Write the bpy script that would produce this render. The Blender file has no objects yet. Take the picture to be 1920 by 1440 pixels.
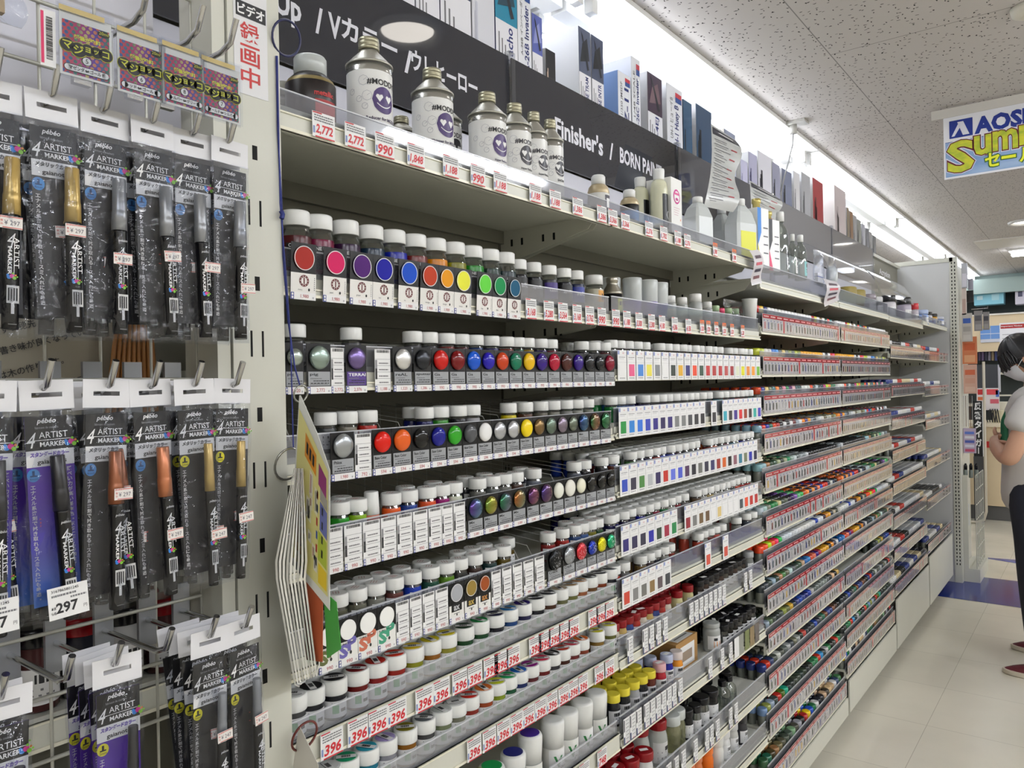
import bpy, math, random
from mathutils import Matrix, Vector
random.seed(7)
SC = bpy.context.scene
COL = SC.collection
# ------------------------------------------------------------------ camera, exposure, world
FPX, YAW, ROLL, CAMH = 1442.0, math.radians(37.6), math.radians(1.1), 1.40
cF = Vector((-math.sin(YAW), math.cos(YAW), 0)); cR0 = Vector((math.cos(YAW), math.sin(YAW), 0)); cU0 = Vector((0, 0, 1))
cR = cR0*math.cos(ROLL) - cU0*math.sin(ROLL); cU = cU0*math.cos(ROLL) + cR0*math.sin(ROLL)
cam = bpy.data.cameras.new('camera'); cam.lens = 36*FPX/1920; cam.sensor_width = 36; cam.clip_start = .02
camo = bpy.data.objects.new('camera', cam); COL.objects.link(camo)
camo.matrix_world = Matrix(((cR.x, cU.x, -cF.x, 0), (cR.y, cU.y, -cF.y, 0), (cR.z, cU.z, -cF.z, CAMH), (0, 0, 0, 1)))
SC.camera = camo
SC.view_settings.view_transform = 'Standard'; SC.view_settings.look = 'None'
SC.view_settings.gamma = 1; SC.view_settings.use_curve_mapping = False
SC.view_settings.exposure = 0.12
SC.cycles.transparent_max_bounces = 32; SC.cycles.max_bounces = 7; SC.cycles.diffuse_bounces = 4
SC.cycles.glossy_bounces = 3; SC.cycles.transmission_bounces = 4; SC.cycles.caustics_reflective = False; SC.cycles.caustics_refractive = False
SC.cycles.sample_clamp_indirect = 4
W = bpy.data.worlds.new('world'); SC.world = W; W.use_nodes = True
W.node_tree.nodes['Background'].inputs[0].default_value = (.8, .85, .9, 1); W.node_tree.nodes['Background'].inputs[1].default_value = .3
TUBE_POWER = 12.0
CEIL = 2.55; XF = -.837; XB = -1.13      # ceiling height, shelf front plane, shelf back plane
BAY = [-.355, .545, 1.445, 2.345, 3.245, 4.145, 5.045, 5.93]

def ray(px, py): return cF + cR*((px-960)/FPX) - cU*((py-720)/FPX)
def onx(px, py, X):
    d = ray(px, py); t = X/d.x; return d.y*t, CAMH + d.z*t
def onz(px, py, Z):
    d = ray(px, py); t = (Z-CAMH)/d.z; return d.x*t, d.y*t
def ycol(px, z, X=-.835):                      # position along the shelf of an upright feature
    py = 700
    for _ in range(4):
        y, zz = onx(px, py, X); d = Vector((X, y, z-CAMH)); py = 720 - FPX*d.dot(cU)/d.dot(cF)
    return y

# ------------------------------------------------------------------ materials
def sid(t): return sum((i+3)*ord(ch) for i, ch in enumerate(t))
def lin(c):
    if isinstance(c, str):
        c = [int(c[i:i+2], 16)/255 for i in (0, 2, 4)]
    return tuple(x/12.92 if x <= .04045 else ((x+.055)/1.055)**2.4 for x in c) + (1,)
MC = {}
def M(c, rough=.5, metal=0, spec=.5, coat=0, emit=0, name=None, alpha=1):
    k = (c, rough, metal, spec, coat, emit, alpha)
    if k in MC: return MC[k]
    m = bpy.data.materials.new(name or 'mat_'+str(c)); m.use_nodes = True
    b = m.node_tree.nodes['Principled BSDF']
    b.inputs['Base Color'].default_value = lin(c); b.inputs['Roughness'].default_value = rough
    b.inputs['Metallic'].default_value = metal; b.inputs['Specular IOR Level'].default_value = spec
    b.inputs['Coat Weight'].default_value = coat; b.inputs['Coat Roughness'].default_value = .08
    b.inputs['Alpha'].default_value = alpha
    if emit:
        b.inputs['Emission Color'].default_value = lin(c); b.inputs['Emission Strength'].default_value = emit
    MC[k] = m; return m
def noise_mat(name, c1, c2, scale, rough=.5, metal=0, bump=0, stretch=(1, 1, 1), spec=.5):
    m = bpy.data.materials.new(name); m.use_nodes = True; nt = m.node_tree; b = nt.nodes['Principled BSDF']
    tc = nt.nodes.new('ShaderNodeTexCoord'); mp = nt.nodes.new('ShaderNodeMapping'); mp.inputs['Scale'].default_value = stretch
    n = nt.nodes.new('ShaderNodeTexNoise'); n.inputs['Scale'].default_value = scale; n.inputs['Detail'].default_value = 4
    r = nt.nodes.new('ShaderNodeMix'); r.data_type = 'RGBA'; r.inputs[6].default_value = lin(c1); r.inputs[7].default_value = lin(c2)
    nt.links.new(tc.outputs['Object'], mp.inputs[0]); nt.links.new(mp.outputs[0], n.inputs['Vector'])
    nt.links.new(n.outputs['Fac'], r.inputs[0]); nt.links.new(r.outputs[2], b.inputs['Base Color'])
    b.inputs['Roughness'].default_value = rough; b.inputs['Metallic'].default_value = metal; b.inputs['Specular IOR Level'].default_value = spec
    if bump:
        bp = nt.nodes.new('ShaderNodeBump'); bp.inputs['Strength'].default_value = bump; bp.inputs['Distance'].default_value = .002
        nt.links.new(n.outputs['Fac'], bp.inputs['Height']); nt.links.new(bp.outputs[0], b.inputs['Normal'])
    return m
def clear(name, tint='f4f6fa', haze=.12, gloss=.1, rough=.08, hazecol='c8c8cc', bump=0, bscale=30):
    """clear plastic: mostly see-through, a little milky, with a sheen that grows at grazing angles"""
    m = bpy.data.materials.new(name); m.use_nodes = True; nt = m.node_tree; N = nt.nodes; L = nt.links
    N.remove(N['Principled BSDF']); out = N['Material Output']
    t = N.new('ShaderNodeBsdfTransparent'); t.inputs[0].default_value = lin(tint)
    d = N.new('ShaderNodeBsdfDiffuse'); d.inputs[0].default_value = lin(hazecol)
    g = N.new('ShaderNodeBsdfGlossy'); g.inputs['Roughness'].default_value = rough; g.inputs[0].default_value = (1, 1, 1, 1)
    a = N.new('ShaderNodeMixShader'); a.inputs[0].default_value = haze; L.new(t.outputs[0], a.inputs[1]); L.new(d.outputs[0], a.inputs[2])
    lw = N.new('ShaderNodeLayerWeight'); lw.inputs[0].default_value = .25
    mm = N.new('ShaderNodeMath'); mm.operation = 'MULTIPLY_ADD'; mm.inputs[1].default_value = .55; mm.inputs[2].default_value = gloss
    L.new(lw.outputs['Fresnel'], mm.inputs[0])
    b = N.new('ShaderNodeMixShader'); L.new(mm.outputs[0], b.inputs[0]); L.new(a.outputs[0], b.inputs[1]); L.new(g.outputs[0], b.inputs[2])
    L.new(b.outputs[0], out.inputs[0])
    if bump:
        tc = N.new('ShaderNodeTexCoord'); n = N.new('ShaderNodeTexNoise'); n.inputs['Scale'].default_value = bscale; n.inputs['Detail'].default_value = 3
        n.inputs['Distortion'].default_value = 1.5
        bp = N.new('ShaderNodeBump'); bp.inputs['Strength'].default_value = bump; bp.inputs['Distance'].default_value = .004
        L.new(tc.outputs['Object'], n.inputs['Vector']); L.new(n.outputs['Fac'], bp.inputs['Height'])
        L.new(bp.outputs[0], g.inputs['Normal']); L.new(bp.outputs[0], lw.inputs['Normal'])
    return m
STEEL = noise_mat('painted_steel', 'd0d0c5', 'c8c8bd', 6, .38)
STEELSHADE = noise_mat('painted_steel_back', '86857a', '7c7b70', 6, .5)  # same ivory steel, with the shade inside the shelves put into its colour
WIRE = M('bdbdb4', .35, .3); CHROME = M('c9c9c9', .16, 1); DARKHOLE = M('0a0a0a', .9)
FENCE = clear('clear_fence', haze=.15, gloss=.05, rough=.05, hazecol='b9b9c2')
FILM = clear('bag_film', haze=.015, gloss=.02, rough=.1, bump=1.0, bscale=30)
CLEAR2 = clear('clear_sleeve', haze=.0, gloss=.02, rough=.05)
CLEAR = clear('clear_plastic', haze=.06, gloss=.07, rough=.05)
GLASS = clear('jar_glass', tint='dfe4e0', haze=.04, gloss=.1, rough=.05, hazecol='8a8c88')
MILKY = clear('milky_plastic', haze=.75, gloss=.05, rough=.3, hazecol='d5dad8')
FROST = clear('frosted_bottle', haze=.55, gloss=.05, rough=.25, hazecol='cfd3cf')
WHITEP = M('e9e9e6', .35); CAPW = M('e4e5e3', .34, name='white_lid'); PAPER = M('e8e8e8', .6); INK = M('1b1b1e', .6); RED = M('c0202c', .5)
GREYINK = M('6e6e72', .6); LITEINK = M('b4b4b8', .6); BLUE = M('24348a', .5); BLACKC = M('08080b', .35, 0, .3); GREYL = M('96999d', .45)
def paint(c): return M(c, .22, 0, .3)

# ------------------------------------------------------------------ mesh builder
TXT = {}
def text_geo(s, bold=.0, shear=0.0, res=2):
    k = (s, bold, shear, res)
    if k not in TXT:
        cu = bpy.data.curves.new('t', 'FONT'); cu.body = s; cu.size = 1; cu.offset = bold; cu.shear = shear; cu.resolution_u = res
        cu.fill_mode = 'FRONT' if hasattr(cu, 'fill_mode') else cu.fill_mode
        o = bpy.data.objects.new('t', cu); me = bpy.data.meshes.new_from_object(o)
        vs = [tuple(v.co) for v in me.vertices]; fs = [tuple(p.vertices) for p in me.polygons]
        bpy.data.objects.remove(o); bpy.data.curves.remove(cu); bpy.data.meshes.remove(me)
        if not vs: vs = [(0, 0, 0)]
        x0 = min(v[0] for v in vs); x1 = max(v[0] for v in vs); y0 = min(v[1] for v in vs); y1 = max(v[1] for v in vs)
        TXT[k] = ([(v[0]-x0, v[1]-y0) for v in vs], fs, max(x1-x0, 1e-3), max(y1-y0, 1e-3))
    return TXT[k]
class MB:
    """collects faces with their materials; u,v,w are along the shelf, up, and out from it"""
    def __init__(s): s.v = []; s.f = []; s.m = []; s.sm = []; s.mats = []
    def mi(s, mat):
        if mat not in s.mats: s.mats.append(mat)
        return s.mats.index(mat)
    def add(s, vs, fs, mat, smooth=False, T=None):
        o = len(s.v)
        s.v += [tuple(T @ Vector(p)) for p in vs] if T else [tuple(p) for p in vs]
        i = s.mi(mat)
        for f in fs: s.f.append(tuple(a+o for a in f)); s.m.append(i); s.sm.append(smooth)
        return s
    def box(s, x0, x1, y0, y1, z0, z1, mat, T=None, bev=0):
        vs = [(x, y, z) for z in (z0, z1) for y in (y0, y1) for x in (x0, x1)]
        return s.add(vs, [(0, 2, 3, 1), (4, 5, 7, 6), (0, 1, 5, 4), (2, 6, 7, 3), (0, 4, 6, 2), (1, 3, 7, 5)], mat, False, T)
    def rect(s, u0, u1, v0, v1, w, mat):
        return s.add([(w, u0, v0), (w, u1, v0), (w, u1, v1), (w, u0, v1)], [(0, 1, 2, 3)], mat)
    def slab(s, u0, u1, v0, v1, w, t, mat): return s.box(w-t, w, u0, u1, v0, v1, mat)
    def disc(s, u, v, w, ru, rv, mat, seg=24, a0=0, a1=None, smooth=False):
        a1 = a0+2*math.pi if a1 is None else a1
        n = seg if abs(a1-a0-2*math.pi) < 1e-6 else seg+1
        vs = [(w, u+ru*math.cos(a0+(a1-a0)*i/seg), v+rv*math.sin(a0+(a1-a0)*i/seg)) for i in range(n)]
        return s.add(vs, [tuple(range(n))], mat, smooth)
    def ring(s, u, v, w, r0, r1, mat, seg=28, ex=1):
        vs = []; fs = []
        for i in range(seg):
            a = 2*math.pi*i/seg; vs += [(w, u+r0*ex*math.cos(a), v+r0*math.sin(a)), (w, u+r1*ex*math.cos(a), v+r1*math.sin(a))]
            j = (i+1) % seg; fs.append((2*i, 2*i+1, 2*j+1, 2*j))
        return s.add(vs, fs, mat)
    def text(s, t, u, v, w, h=None, mat=INK, width=None, bold=.012, shear=0, align='L', rot=0, res=2, flat=None):
        """glyphs with lower-left corner at u,v; h = height of the inked box"""
        vs, fs, tw, th = text_geo(t, bold, shear, res)
        if h is None: sy = sx = width/tw
        else:
            sy = h/th; sx = sy if width is None else width/tw
        W_ = tw*sx
        du = 0 if align == 'L' else (-W_/2 if align == 'C' else -W_)
        out = []
        c, sn = math.cos(rot), math.sin(rot)
        for x, y in vs:
            a, b = x*sx+du, y*sy
            out.append((w, u+a*c-b*sn, v+a*sn+b*c))
        return s.add(out, fs, mat)
    def lathe(s, prof, mat, seg=20, cx=0, cy=0, cap=True, sx=1, sy=1, T=None, smooth=True):
        """prof: (r, z) or (r, z, material for the band above it)"""
        vs = []
        for p in prof:
            for i in range(seg):
                a = 2*math.pi*i/seg; vs.append((cx+p[0]*math.cos(a)*sx, cy+p[0]*math.sin(a)*sy, p[1]))
        o = len(s.v)
        s.v += [tuple(T @ Vector(p)) for p in vs] if T else vs
        cur = mat
        for k in range(len(prof)-1):
            if len(prof[k]) > 2: cur = prof[k][2]
            i = s.mi(cur)
            for q in range(seg):
                r = (q+1) % seg
                s.f.append((o+k*seg+q, o+k*seg+r, o+(k+1)*seg+r, o+(k+1)*seg+q)); s.m.append(i); s.sm.append(smooth)
        if cap:
            s.f.append(tuple(o+q for q in reversed(range(seg)))); s.m.append(s.mi(mat)); s.sm.append(False)
            k = len(prof)-1; s.f.append(tuple(o+k*seg+q for q in range(seg))); s.m.append(s.mi(cur)); s.sm.append(False)
        return s
    def tube(s, path, r, mat, seg=8):
        P = [Vector(p) for p in path]; vs = []; up = None
        for i, p in enumerate(P):
            t = (P[min(i+1, len(P)-1)]-P[max(i-1, 0)]).normalized()
            a = t.cross(Vector((0, 0, 1)) if abs(t.z) < .9 else Vector((1, 0, 0))).normalized()
            if up is not None:
                a = (up - t*up.dot(t)).normalized()
            up = a; b = t.cross(a)
            for k in range(seg):
                q = 2*math.pi*k/seg; vs.append(p+a*(r*math.cos(q))+b*(r*math.sin(q)))
        fs = [(i*seg+k, i*seg+(k+1) % seg, (i+1)*seg+(k+1) % seg, (i+1)*seg+k) for i in range(len(P)-1) for k in range(seg)]
        s.add(vs, fs, mat, True)
        s.add([vs[k] for k in range(seg)], [tuple(reversed(range(seg)))], mat); s.add([vs[-seg+k] for k in range(seg)], [tuple(range(seg))], mat)
        return s
    def mesh(s, name='m'):
        me = bpy.data.meshes.new(name); me.from_pydata(s.v, [], s.f)
        for m in s.mats: me.materials.append(m)
        me.polygons.foreach_set('material_index', s.m); me.polygons.foreach_set('use_smooth', s.sm); me.update()
        return me
    def build(s, name, parent=None, loc=(0, 0, 0), rz=0): return put(name, s.mesh(name), parent, loc, (0, 0, rz))
def put(name, me, parent=None, loc=(0, 0, 0), rot=(0, 0, 0)):
    o = bpy.data.objects.new(name, me); COL.objects.link(o); o.location = loc; o.rotation_euler = rot
    if parent: o.parent = parent
    return o
LABELS = {}
def tag(o, label, cat, group=None, kind=None):
    if label:
        n = len(label.split())
        if label in LABELS or n > 16 or n < 4: print('LABELCHK', n, label)
        LABELS[label] = 1
        o['label'] = label; o['category'] = cat
    if group: o['group'] = group
    if kind: o['kind'] = kind
    return o
def thing(name, label, cat, loc=(0, 0, 0), rz=0, group=None, rot=None):
    o = bpy.data.objects.new(name, None); COL.objects.link(o); o.location = loc; o.rotation_euler = rot or (0, 0, rz)
    o.empty_display_size = .02
    return tag(o, label, cat, group)
def struct(name, mb): return tag(mb.build(name), None, None, None, 'structure')
ORD = ('first second third fourth fifth sixth seventh eighth ninth tenth eleventh twelfth thirteenth fourteenth fifteenth sixteenth seventeenth eighteenth nineteenth '
       'twentieth twenty-first twenty-second twenty-third twenty-fourth twenty-fifth twenty-sixth twenty-seventh twenty-eighth twenty-ninth thirtieth').split()
PAL = {'black': '101014', 'dark grey': '3c3c40', 'grey': '808084', 'light grey': 'b8b8bc', 'white': 'f0f0ee', 'dark red': '701018', 'red': 'c02020', 'orange': 'e06a20',
       'brown': '6a4020', 'tan': 'b08c58', 'yellow': 'e8d830', 'olive': '6c6a28', 'dark green': '103c20', 'green': '2c9040', 'pale green': '90c888', 'teal': '107070',
       'light blue': '60a8d8', 'blue': '2050c0', 'navy': '14143c', 'purple': '502080', 'pink': 'e05890', 'cream': 'e8e0b8', 'salmon': 'e88868', 'bright green': '60d840'}
def cname(c):
    a = [int(c[i:i+2], 16) for i in (0, 2, 4)]
    return min(PAL, key=lambda k: sum((x-int(PAL[k][i:i+2], 16))**2 for x, i in zip(a, (0, 2, 4))))

# ------------------------------------------------------------------ room
def speckle_ceiling():
    m = bpy.data.materials.new('mineral_ceiling'); m.use_nodes = True; nt = m.node_tree; N = nt.nodes; L = nt.links; b = N['Principled BSDF']
    b.inputs['Roughness'].default_value = .9; b.inputs['Specular IOR Level'].default_value = .1
    tc = N.new('ShaderNodeTexCoord')
    nz = N.new('ShaderNodeTexNoise'); nz.inputs['Scale'].default_value = 60; L.new(tc.outputs['Object'], nz.inputs['Vector'])
    ad = N.new('ShaderNodeMix'); ad.data_type = 'VECTOR'; ad.inputs[0].default_value = .012
    L.new(tc.outputs['Object'], ad.inputs[4]); L.new(nz.outputs['Color'], ad.inputs[5])
    masks = []
    for sc, rot, th in (((24, 62, 1), .5, .11), ((52, 26, 1), 1.1, .11)):
        mp = N.new('ShaderNodeMapping'); mp.inputs['Scale'].default_value = sc; mp.inputs['Rotation'].default_value = (0, 0, rot); L.new(ad.outputs[1], mp.inputs[0])
        v = N.new('ShaderNodeTexVoronoi'); v.voronoi_dimensions = '2D'; v.inputs['Scale'].default_value = 1; L.new(mp.outputs[0], v.inputs['Vector'])
        lt = N.new('ShaderNodeMath'); lt.operation = 'LESS_THAN'; lt.inputs[1].default_value = th; L.new(v.outputs['Distance'], lt.inputs[0])
        sp = N.new('ShaderNodeSeparateColor'); L.new(v.outputs['Color'], sp.inputs[0])
        g2 = N.new('ShaderNodeMath'); g2.operation = 'GREATER_THAN'; g2.inputs[1].default_value = .58; L.new(sp.outputs[0], g2.inputs[0])
        mu = N.new('ShaderNodeMath'); mu.operation = 'MULTIPLY'; L.new(lt.outputs[0], mu.inputs[0]); L.new(g2.outputs[0], mu.inputs[1]); masks.append(mu)
    mx = N.new('ShaderNodeMath'); mx.operation = 'MAXIMUM'; L.new(masks[0].outputs[0], mx.inputs[0]); L.new(masks[1].outputs[0], mx.inputs[1])
    # board joints: long joints every .455 m, cross joints staggered every .91 m
    br = N.new('ShaderNodeTexBrick'); br.inputs['Scale'].default_value = 1; br.inputs['Brick Width'].default_value = 1.82; br.inputs['Row Height'].default_value = .91
    br.inputs['Mortar Size'].default_value = .0018; br.inputs['Mortar Smooth'].default_value = 0; br.offset = .5
    mp = N.new('ShaderNodeMapping'); mp.inputs['Rotation'].default_value = (0, 0, math.pi/2); mp.inputs['Location'].default_value = (-.755, 2.876, 0); mp.vector_type = 'TEXTURE'
    L.new(tc.outputs['Object'], mp.inputs[0]); L.new(mp.outputs[0], br.inputs['Vector'])
    mx2 = N.new('ShaderNodeMath'); mx2.operation = 'MAXIMUM'; L.new(mx.outputs[0], mx2.inputs[0])
    hf = N.new('ShaderNodeMath'); hf.operation = 'MULTIPLY'; hf.inputs[1].default_value = .6; L.new(br.outputs['Fac'], hf.inputs[0]); L.new(hf.outputs[0], mx2.inputs[1])
    c = N.new('ShaderNodeMix'); c.data_type = 'RGBA'; c.inputs[6].default_value = lin('ccc7c3'); c.inputs[7].default_value = lin('403c3a')
    L.new(mx2.outputs[0], c.inputs[0]); L.new(c.outputs[2], b.inputs['Base Color'])
    return m
def floor_mat():
    m = bpy.data.materials.new('vinyl_floor'); m.use_nodes = True; nt = m.node_tree; N = nt.nodes; L = nt.links; b = N['Principled BSDF']
    tc = N.new('ShaderNodeTexCoord'); br = N.new('ShaderNodeTexBrick'); br.offset = 0
    br.inputs['Scale'].default_value = 1; br.inputs['Brick Width'].default_value = .455; br.inputs['Row Height'].default_value = .455; br.inputs['Mortar Size'].default_value = .0012
    br.inputs['Color1'].default_value = lin('e6e1d0'); br.inputs['Color2'].default_value = lin('e0dbca'); br.inputs['Mortar'].default_value = lin('bdb8a8')
    mp = N.new('ShaderNodeMapping'); mp.inputs['Location'].default_value = (.585, .2, 0); L.new(tc.outputs['Object'], mp.inputs[0]); L.new(mp.outputs[0], br.inputs['Vector'])
    n = N.new('ShaderNodeTexNoise'); n.inputs['Scale'].default_value = 2.2; n.inputs['Detail'].default_value = 5; L.new(tc.outputs['Object'], n.inputs['Vector'])
    mx = N.new('ShaderNodeMix'); mx.data_type = 'RGBA'; mx.blend_type = 'MULTIPLY'; mx.inputs[0].default_value = .25
    rr = N.new('ShaderNodeMapRange'); rr.inputs[1].default_value = .3; rr.inputs[2].default_value = .7; rr.inputs[3].default_value = .16; rr.inputs[4].default_value = .26
    L.new(br.outputs['Color'], mx.inputs[6]); L.new(n.outputs['Fac'], mx.inputs[7]); L.new(mx.outputs[2], b.inputs['Base Color'])
    L.new(n.outputs['Fac'], rr.inputs[0]); L.new(rr.outputs[0], b.inputs['Roughness'])
    return m
RX0, RX1, RY0, RY1 = -3.4, 3.6, -2.6, 11.0
struct('floor', MB().box(RX0, RX1, RY0, RY1, -.1, 0, floor_mat()))
struct('ceiling', MB().box(RX0, RX1, RY0, RY1, CEIL, CEIL+.1, speckle_ceiling()))
WALL = noise_mat('painted_wall', 'd5cfc2', 'cdc7ba', 3, .7)
struct('wall_left', MB().box(RX0-.1, RX0, RY0, RY1, 0, CEIL, WALL)); struct('wall_right', MB().box(RX1, RX1+.1, RY0, RY1, 0, CEIL, WALL))
struct('wall_near', MB().box(RX0, RX1, RY0-.1, RY0, 0, CEIL, WALL))
struct('wall_far', MB().box(RX0, RX1, RY1, RY1+.1, 0, CEIL, WALL))
# blue vinyl laid into the floor
bl = M('3c4c9c', .2)
mb = MB(); mb.add([(-2.2, 5.55, .0012), (1.6, 5.43, .0012), (1.6, 6.19, .0012), (-2.2, 6.19, .0012)], [(0, 1, 2, 3)], M('24357f', .15))
struct('floor_blue_band', mb)
mb = MB(); mb.add([(-.80, 6.86, .0012), (1.2, 6.2, .0012), (1.2, 7.2, .0012)], [(0, 1, 2)], bl); struct('floor_blue_wedge', mb)

# ceiling luminaires
TUBE = M('f4f8ff', .5, emit=TUBE_POWER, name='lit_tube'); LAMPW = M('e6e6e4', .4)
TUBE2 = M('f6f9ff', .5, emit=TUBE_POWER*4.6, name='lit_tube_aisle')
def luminaire(x, y0, y1, label, gap=.19, half=.16, tube=None):
    t = thing('fluorescent_luminaire', label, 'ceiling light', (x, (y0+y1)/2, CEIL), 0, 'twin tube ceiling lights')
    L2 = (y1-y0)/2
    mb = MB(); mb.box(-half, half, -L2, L2, -.018, -.001, LAMPW); mb.box(-.028, .028, -L2, L2, -.05, -.018, LAMPW)
    mb.build('housing', t)
    for s in (-1, 1):
        xx = s*gap/2
        MB().tube([(xx, -L2+.05, -.062), (xx, L2-.05, -.062)], .015, tube or TUBE, 10).build('tube', t)
        for e in (-1, 1): MB().box(xx-.014, xx+.014, e*(L2-.03)-.015, e*(L2-.03)+.015, -.072, -.018, LAMPW).build('lamp_holder', t)
ys = [-1.9, .25, 2.4, 4.05, 6.1, 8.15]
ys = [-2.35, -.2, 1.9, 3.98, 6.08, 8.2, 10.3]
for i in range(6): luminaire(-1.27, ys[i]+.01, ys[i+1]-.01, 'twin tube ceiling light above the paint shelves, %s from the entrance end' % ORD[i])
for i, yc in enumerate((-1.5, 2.85)): luminaire(.82, yc-.62, yc+.62, 'short twin tube ceiling light over the aisle, %s of two' % ORD[i], tube=TUBE2)  # first lamp is out of view, added for its light
for i in range(5): luminaire(2.5, -2.2+2.6*i, -.1+2.6*i, 'twin tube ceiling light beyond the aisle, %s of its row' % ORD[i], tube=TUBE2)  # row out of view, added to light the aisle and shelf fronts
luminaire(-2.6, 1.0, 3.1, 'twin tube ceiling light behind the paint shelves, near one'); luminaire(-2.6, 4.5, 6.6, 'twin tube ceiling light behind the paint shelves, far one')
# cross-wise bright luminaire seen beyond the banner
t = thing('fluorescent_luminaire', 'ceiling light set crosswise near the service counter', 'ceiling light', (-.12, 8.45, CEIL))
MB().box(-.56, .56, -.08, .08, -.02, -.001, LAMPW).build('housing', t); MB().box(-.54, .54, -.06, .06, -.06, -.02, TUBE).build('diffuser', t)
# recessed downlights
for i, (x, y) in enumerate(((-.43, 1.78), (-.55, 4.80), (-.45, 6.95))):
    t = thing('downlight', 'round recessed downlight over the aisle, %s from the near end' % ORD[i], 'ceiling light', (x, y, CEIL), 0, 'round downlights')
    mb = MB(); mb.lathe([(.115, -.001), (.112, -.016), (.10, -.018), (.085, -.002)], LAMPW, 32, cap=False); mb.build('trim_ring', t)
    MB().lathe([(.085, -.0015), (.02, -.0025)], M('fff8ee', .5, emit=9, name='lit_downlight'), 32).build('lamp', t)
# ceiling fittings
x, y = onz(1487, 232, 2.545)
t = thing('ceiling_cable_mount', 'small grey ceiling plate with a drooping wire above the paint shelves', 'cable mount', (x, y, CEIL))
mb = MB(); mb.box(-.06, .06, -.035, .035, -.012, -.001, M('b0aea8', .5)); mb.lathe([(.016, -.05), (.016, -.012)], M('b0aea8', .5), 12); mb.build('plate', t)
MB().tube([(0, 0, -.045), (-.004, 0, -.10), (-.02, -.01, -.17), (-.035, -.03, -.25), (-.045, -.06, -.33)], .0035, M('8d8d8d', .4), 6).build('wire', t)
x, y = onz(1935, 12, CEIL)
tag(MB().lathe([(.03, -.03), (.055, -.02), (.06, -.001)], M('d8d4c4', .5), 24).build('smoke_detector', loc=(x, y, CEIL)), 'round cream smoke detector on the speckled ceiling', 'smoke detector')
tag(MB().box(-.25, .25, -.25, .25, -.012, -.001, M('dedad2', .6)).build('ceiling_hatch', loc=(-.62, 7.9, CEIL)), 'pale square access panel in the ceiling near the counter', 'hatch')
mb = MB(); mb.box(-.42, .42, -.42, .42, -.03, -.001, M('d8d4cb', .5))
for a in (-1, 1): mb.box(a*.3-.04, a*.3+.04, -.3, .3, -.034, -.03, M('4a4640', .6)); mb.box(-.3, .3, a*.3-.04, a*.3+.04, -.0345, -.03, M('4a4640', .6))
tag(mb.build('ceiling_air_conditioner', loc=(.22, 6.7, CEIL)), 'square cassette air conditioner with dark slots in the ceiling', 'air conditioner')

# ------------------------------------------------------------------ shelving
BAYN = ['bay behind the wire net', 'first bay', 'second bay', 'third bay', 'fourth bay', 'fifth bay', 'sixth bay']
DOWN = ORD
for i in range(7):
    y0, y1 = BAY[i]+.012, BAY[i+1]-.012
    t = thing('shelving_frame', 'ivory steel shelving frame, %s along the aisle' % BAYN[i], 'shelving unit', (0, (y0+y1)/2, 0), 0, 'shelving frames along the aisle')
    h = (y1-y0)/2
    top = 2.148
    MB().box(XB-.022, XB-.006, -h, h, .09, top, STEELSHADE).build('back_panel', t)
    MB().box(XB-.30, XB-.284, -h, h, .09, top, STEELSHADE).build('rear_panel', t)
    MB().box(XB-.02, XF-.05, -h, h, .0, .06, M('6f6a5c', .6)).build('kick_plate', t)
    mb = MB(); mb.box(XB-.005, XF+.002, -h, h, .08, .106, STEEL); mb.build('base_deck', t)
    tp = (.122, .122, .122, .122, .182, .296, .335)[i]
    mb = MB(); mb.box(XF+.003, XF+.009, -h, h, .055, tp, STEEL); mb.build('base_front', t)
    MB().box(XB-.305, XB+.012, -h, h, 2.149, 2.168, STEEL).build('top_deck', t)
for i in range(1, 7):
    y = BAY[i]
    w = .018
    mb = MB(); mb.box(XB-.03, XB-.002, y-.0115, y+.0115, 0, 2.145, STEELSHADE)
    for k in range(78):
        z = .22+k*.025
        for s in (-1, 1): mb.add([(XB-.0018, y+s*.006-.0015, z), (XB-.0018, y+s*.006+.0015, z), (XB-.0018, y+s*.006+.0015, z+.012), (XB-.0018, y+s*.006-.0015, z+.012)], [(0, 1, 2, 3)], DARKHOLE)
    tag(mb.build('slotted_upright'), 'slotted steel upright at the far end of the %s' % BAYN[i-1], 'upright', 'slotted uprights between the bays')
SHELVES = {}
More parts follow.
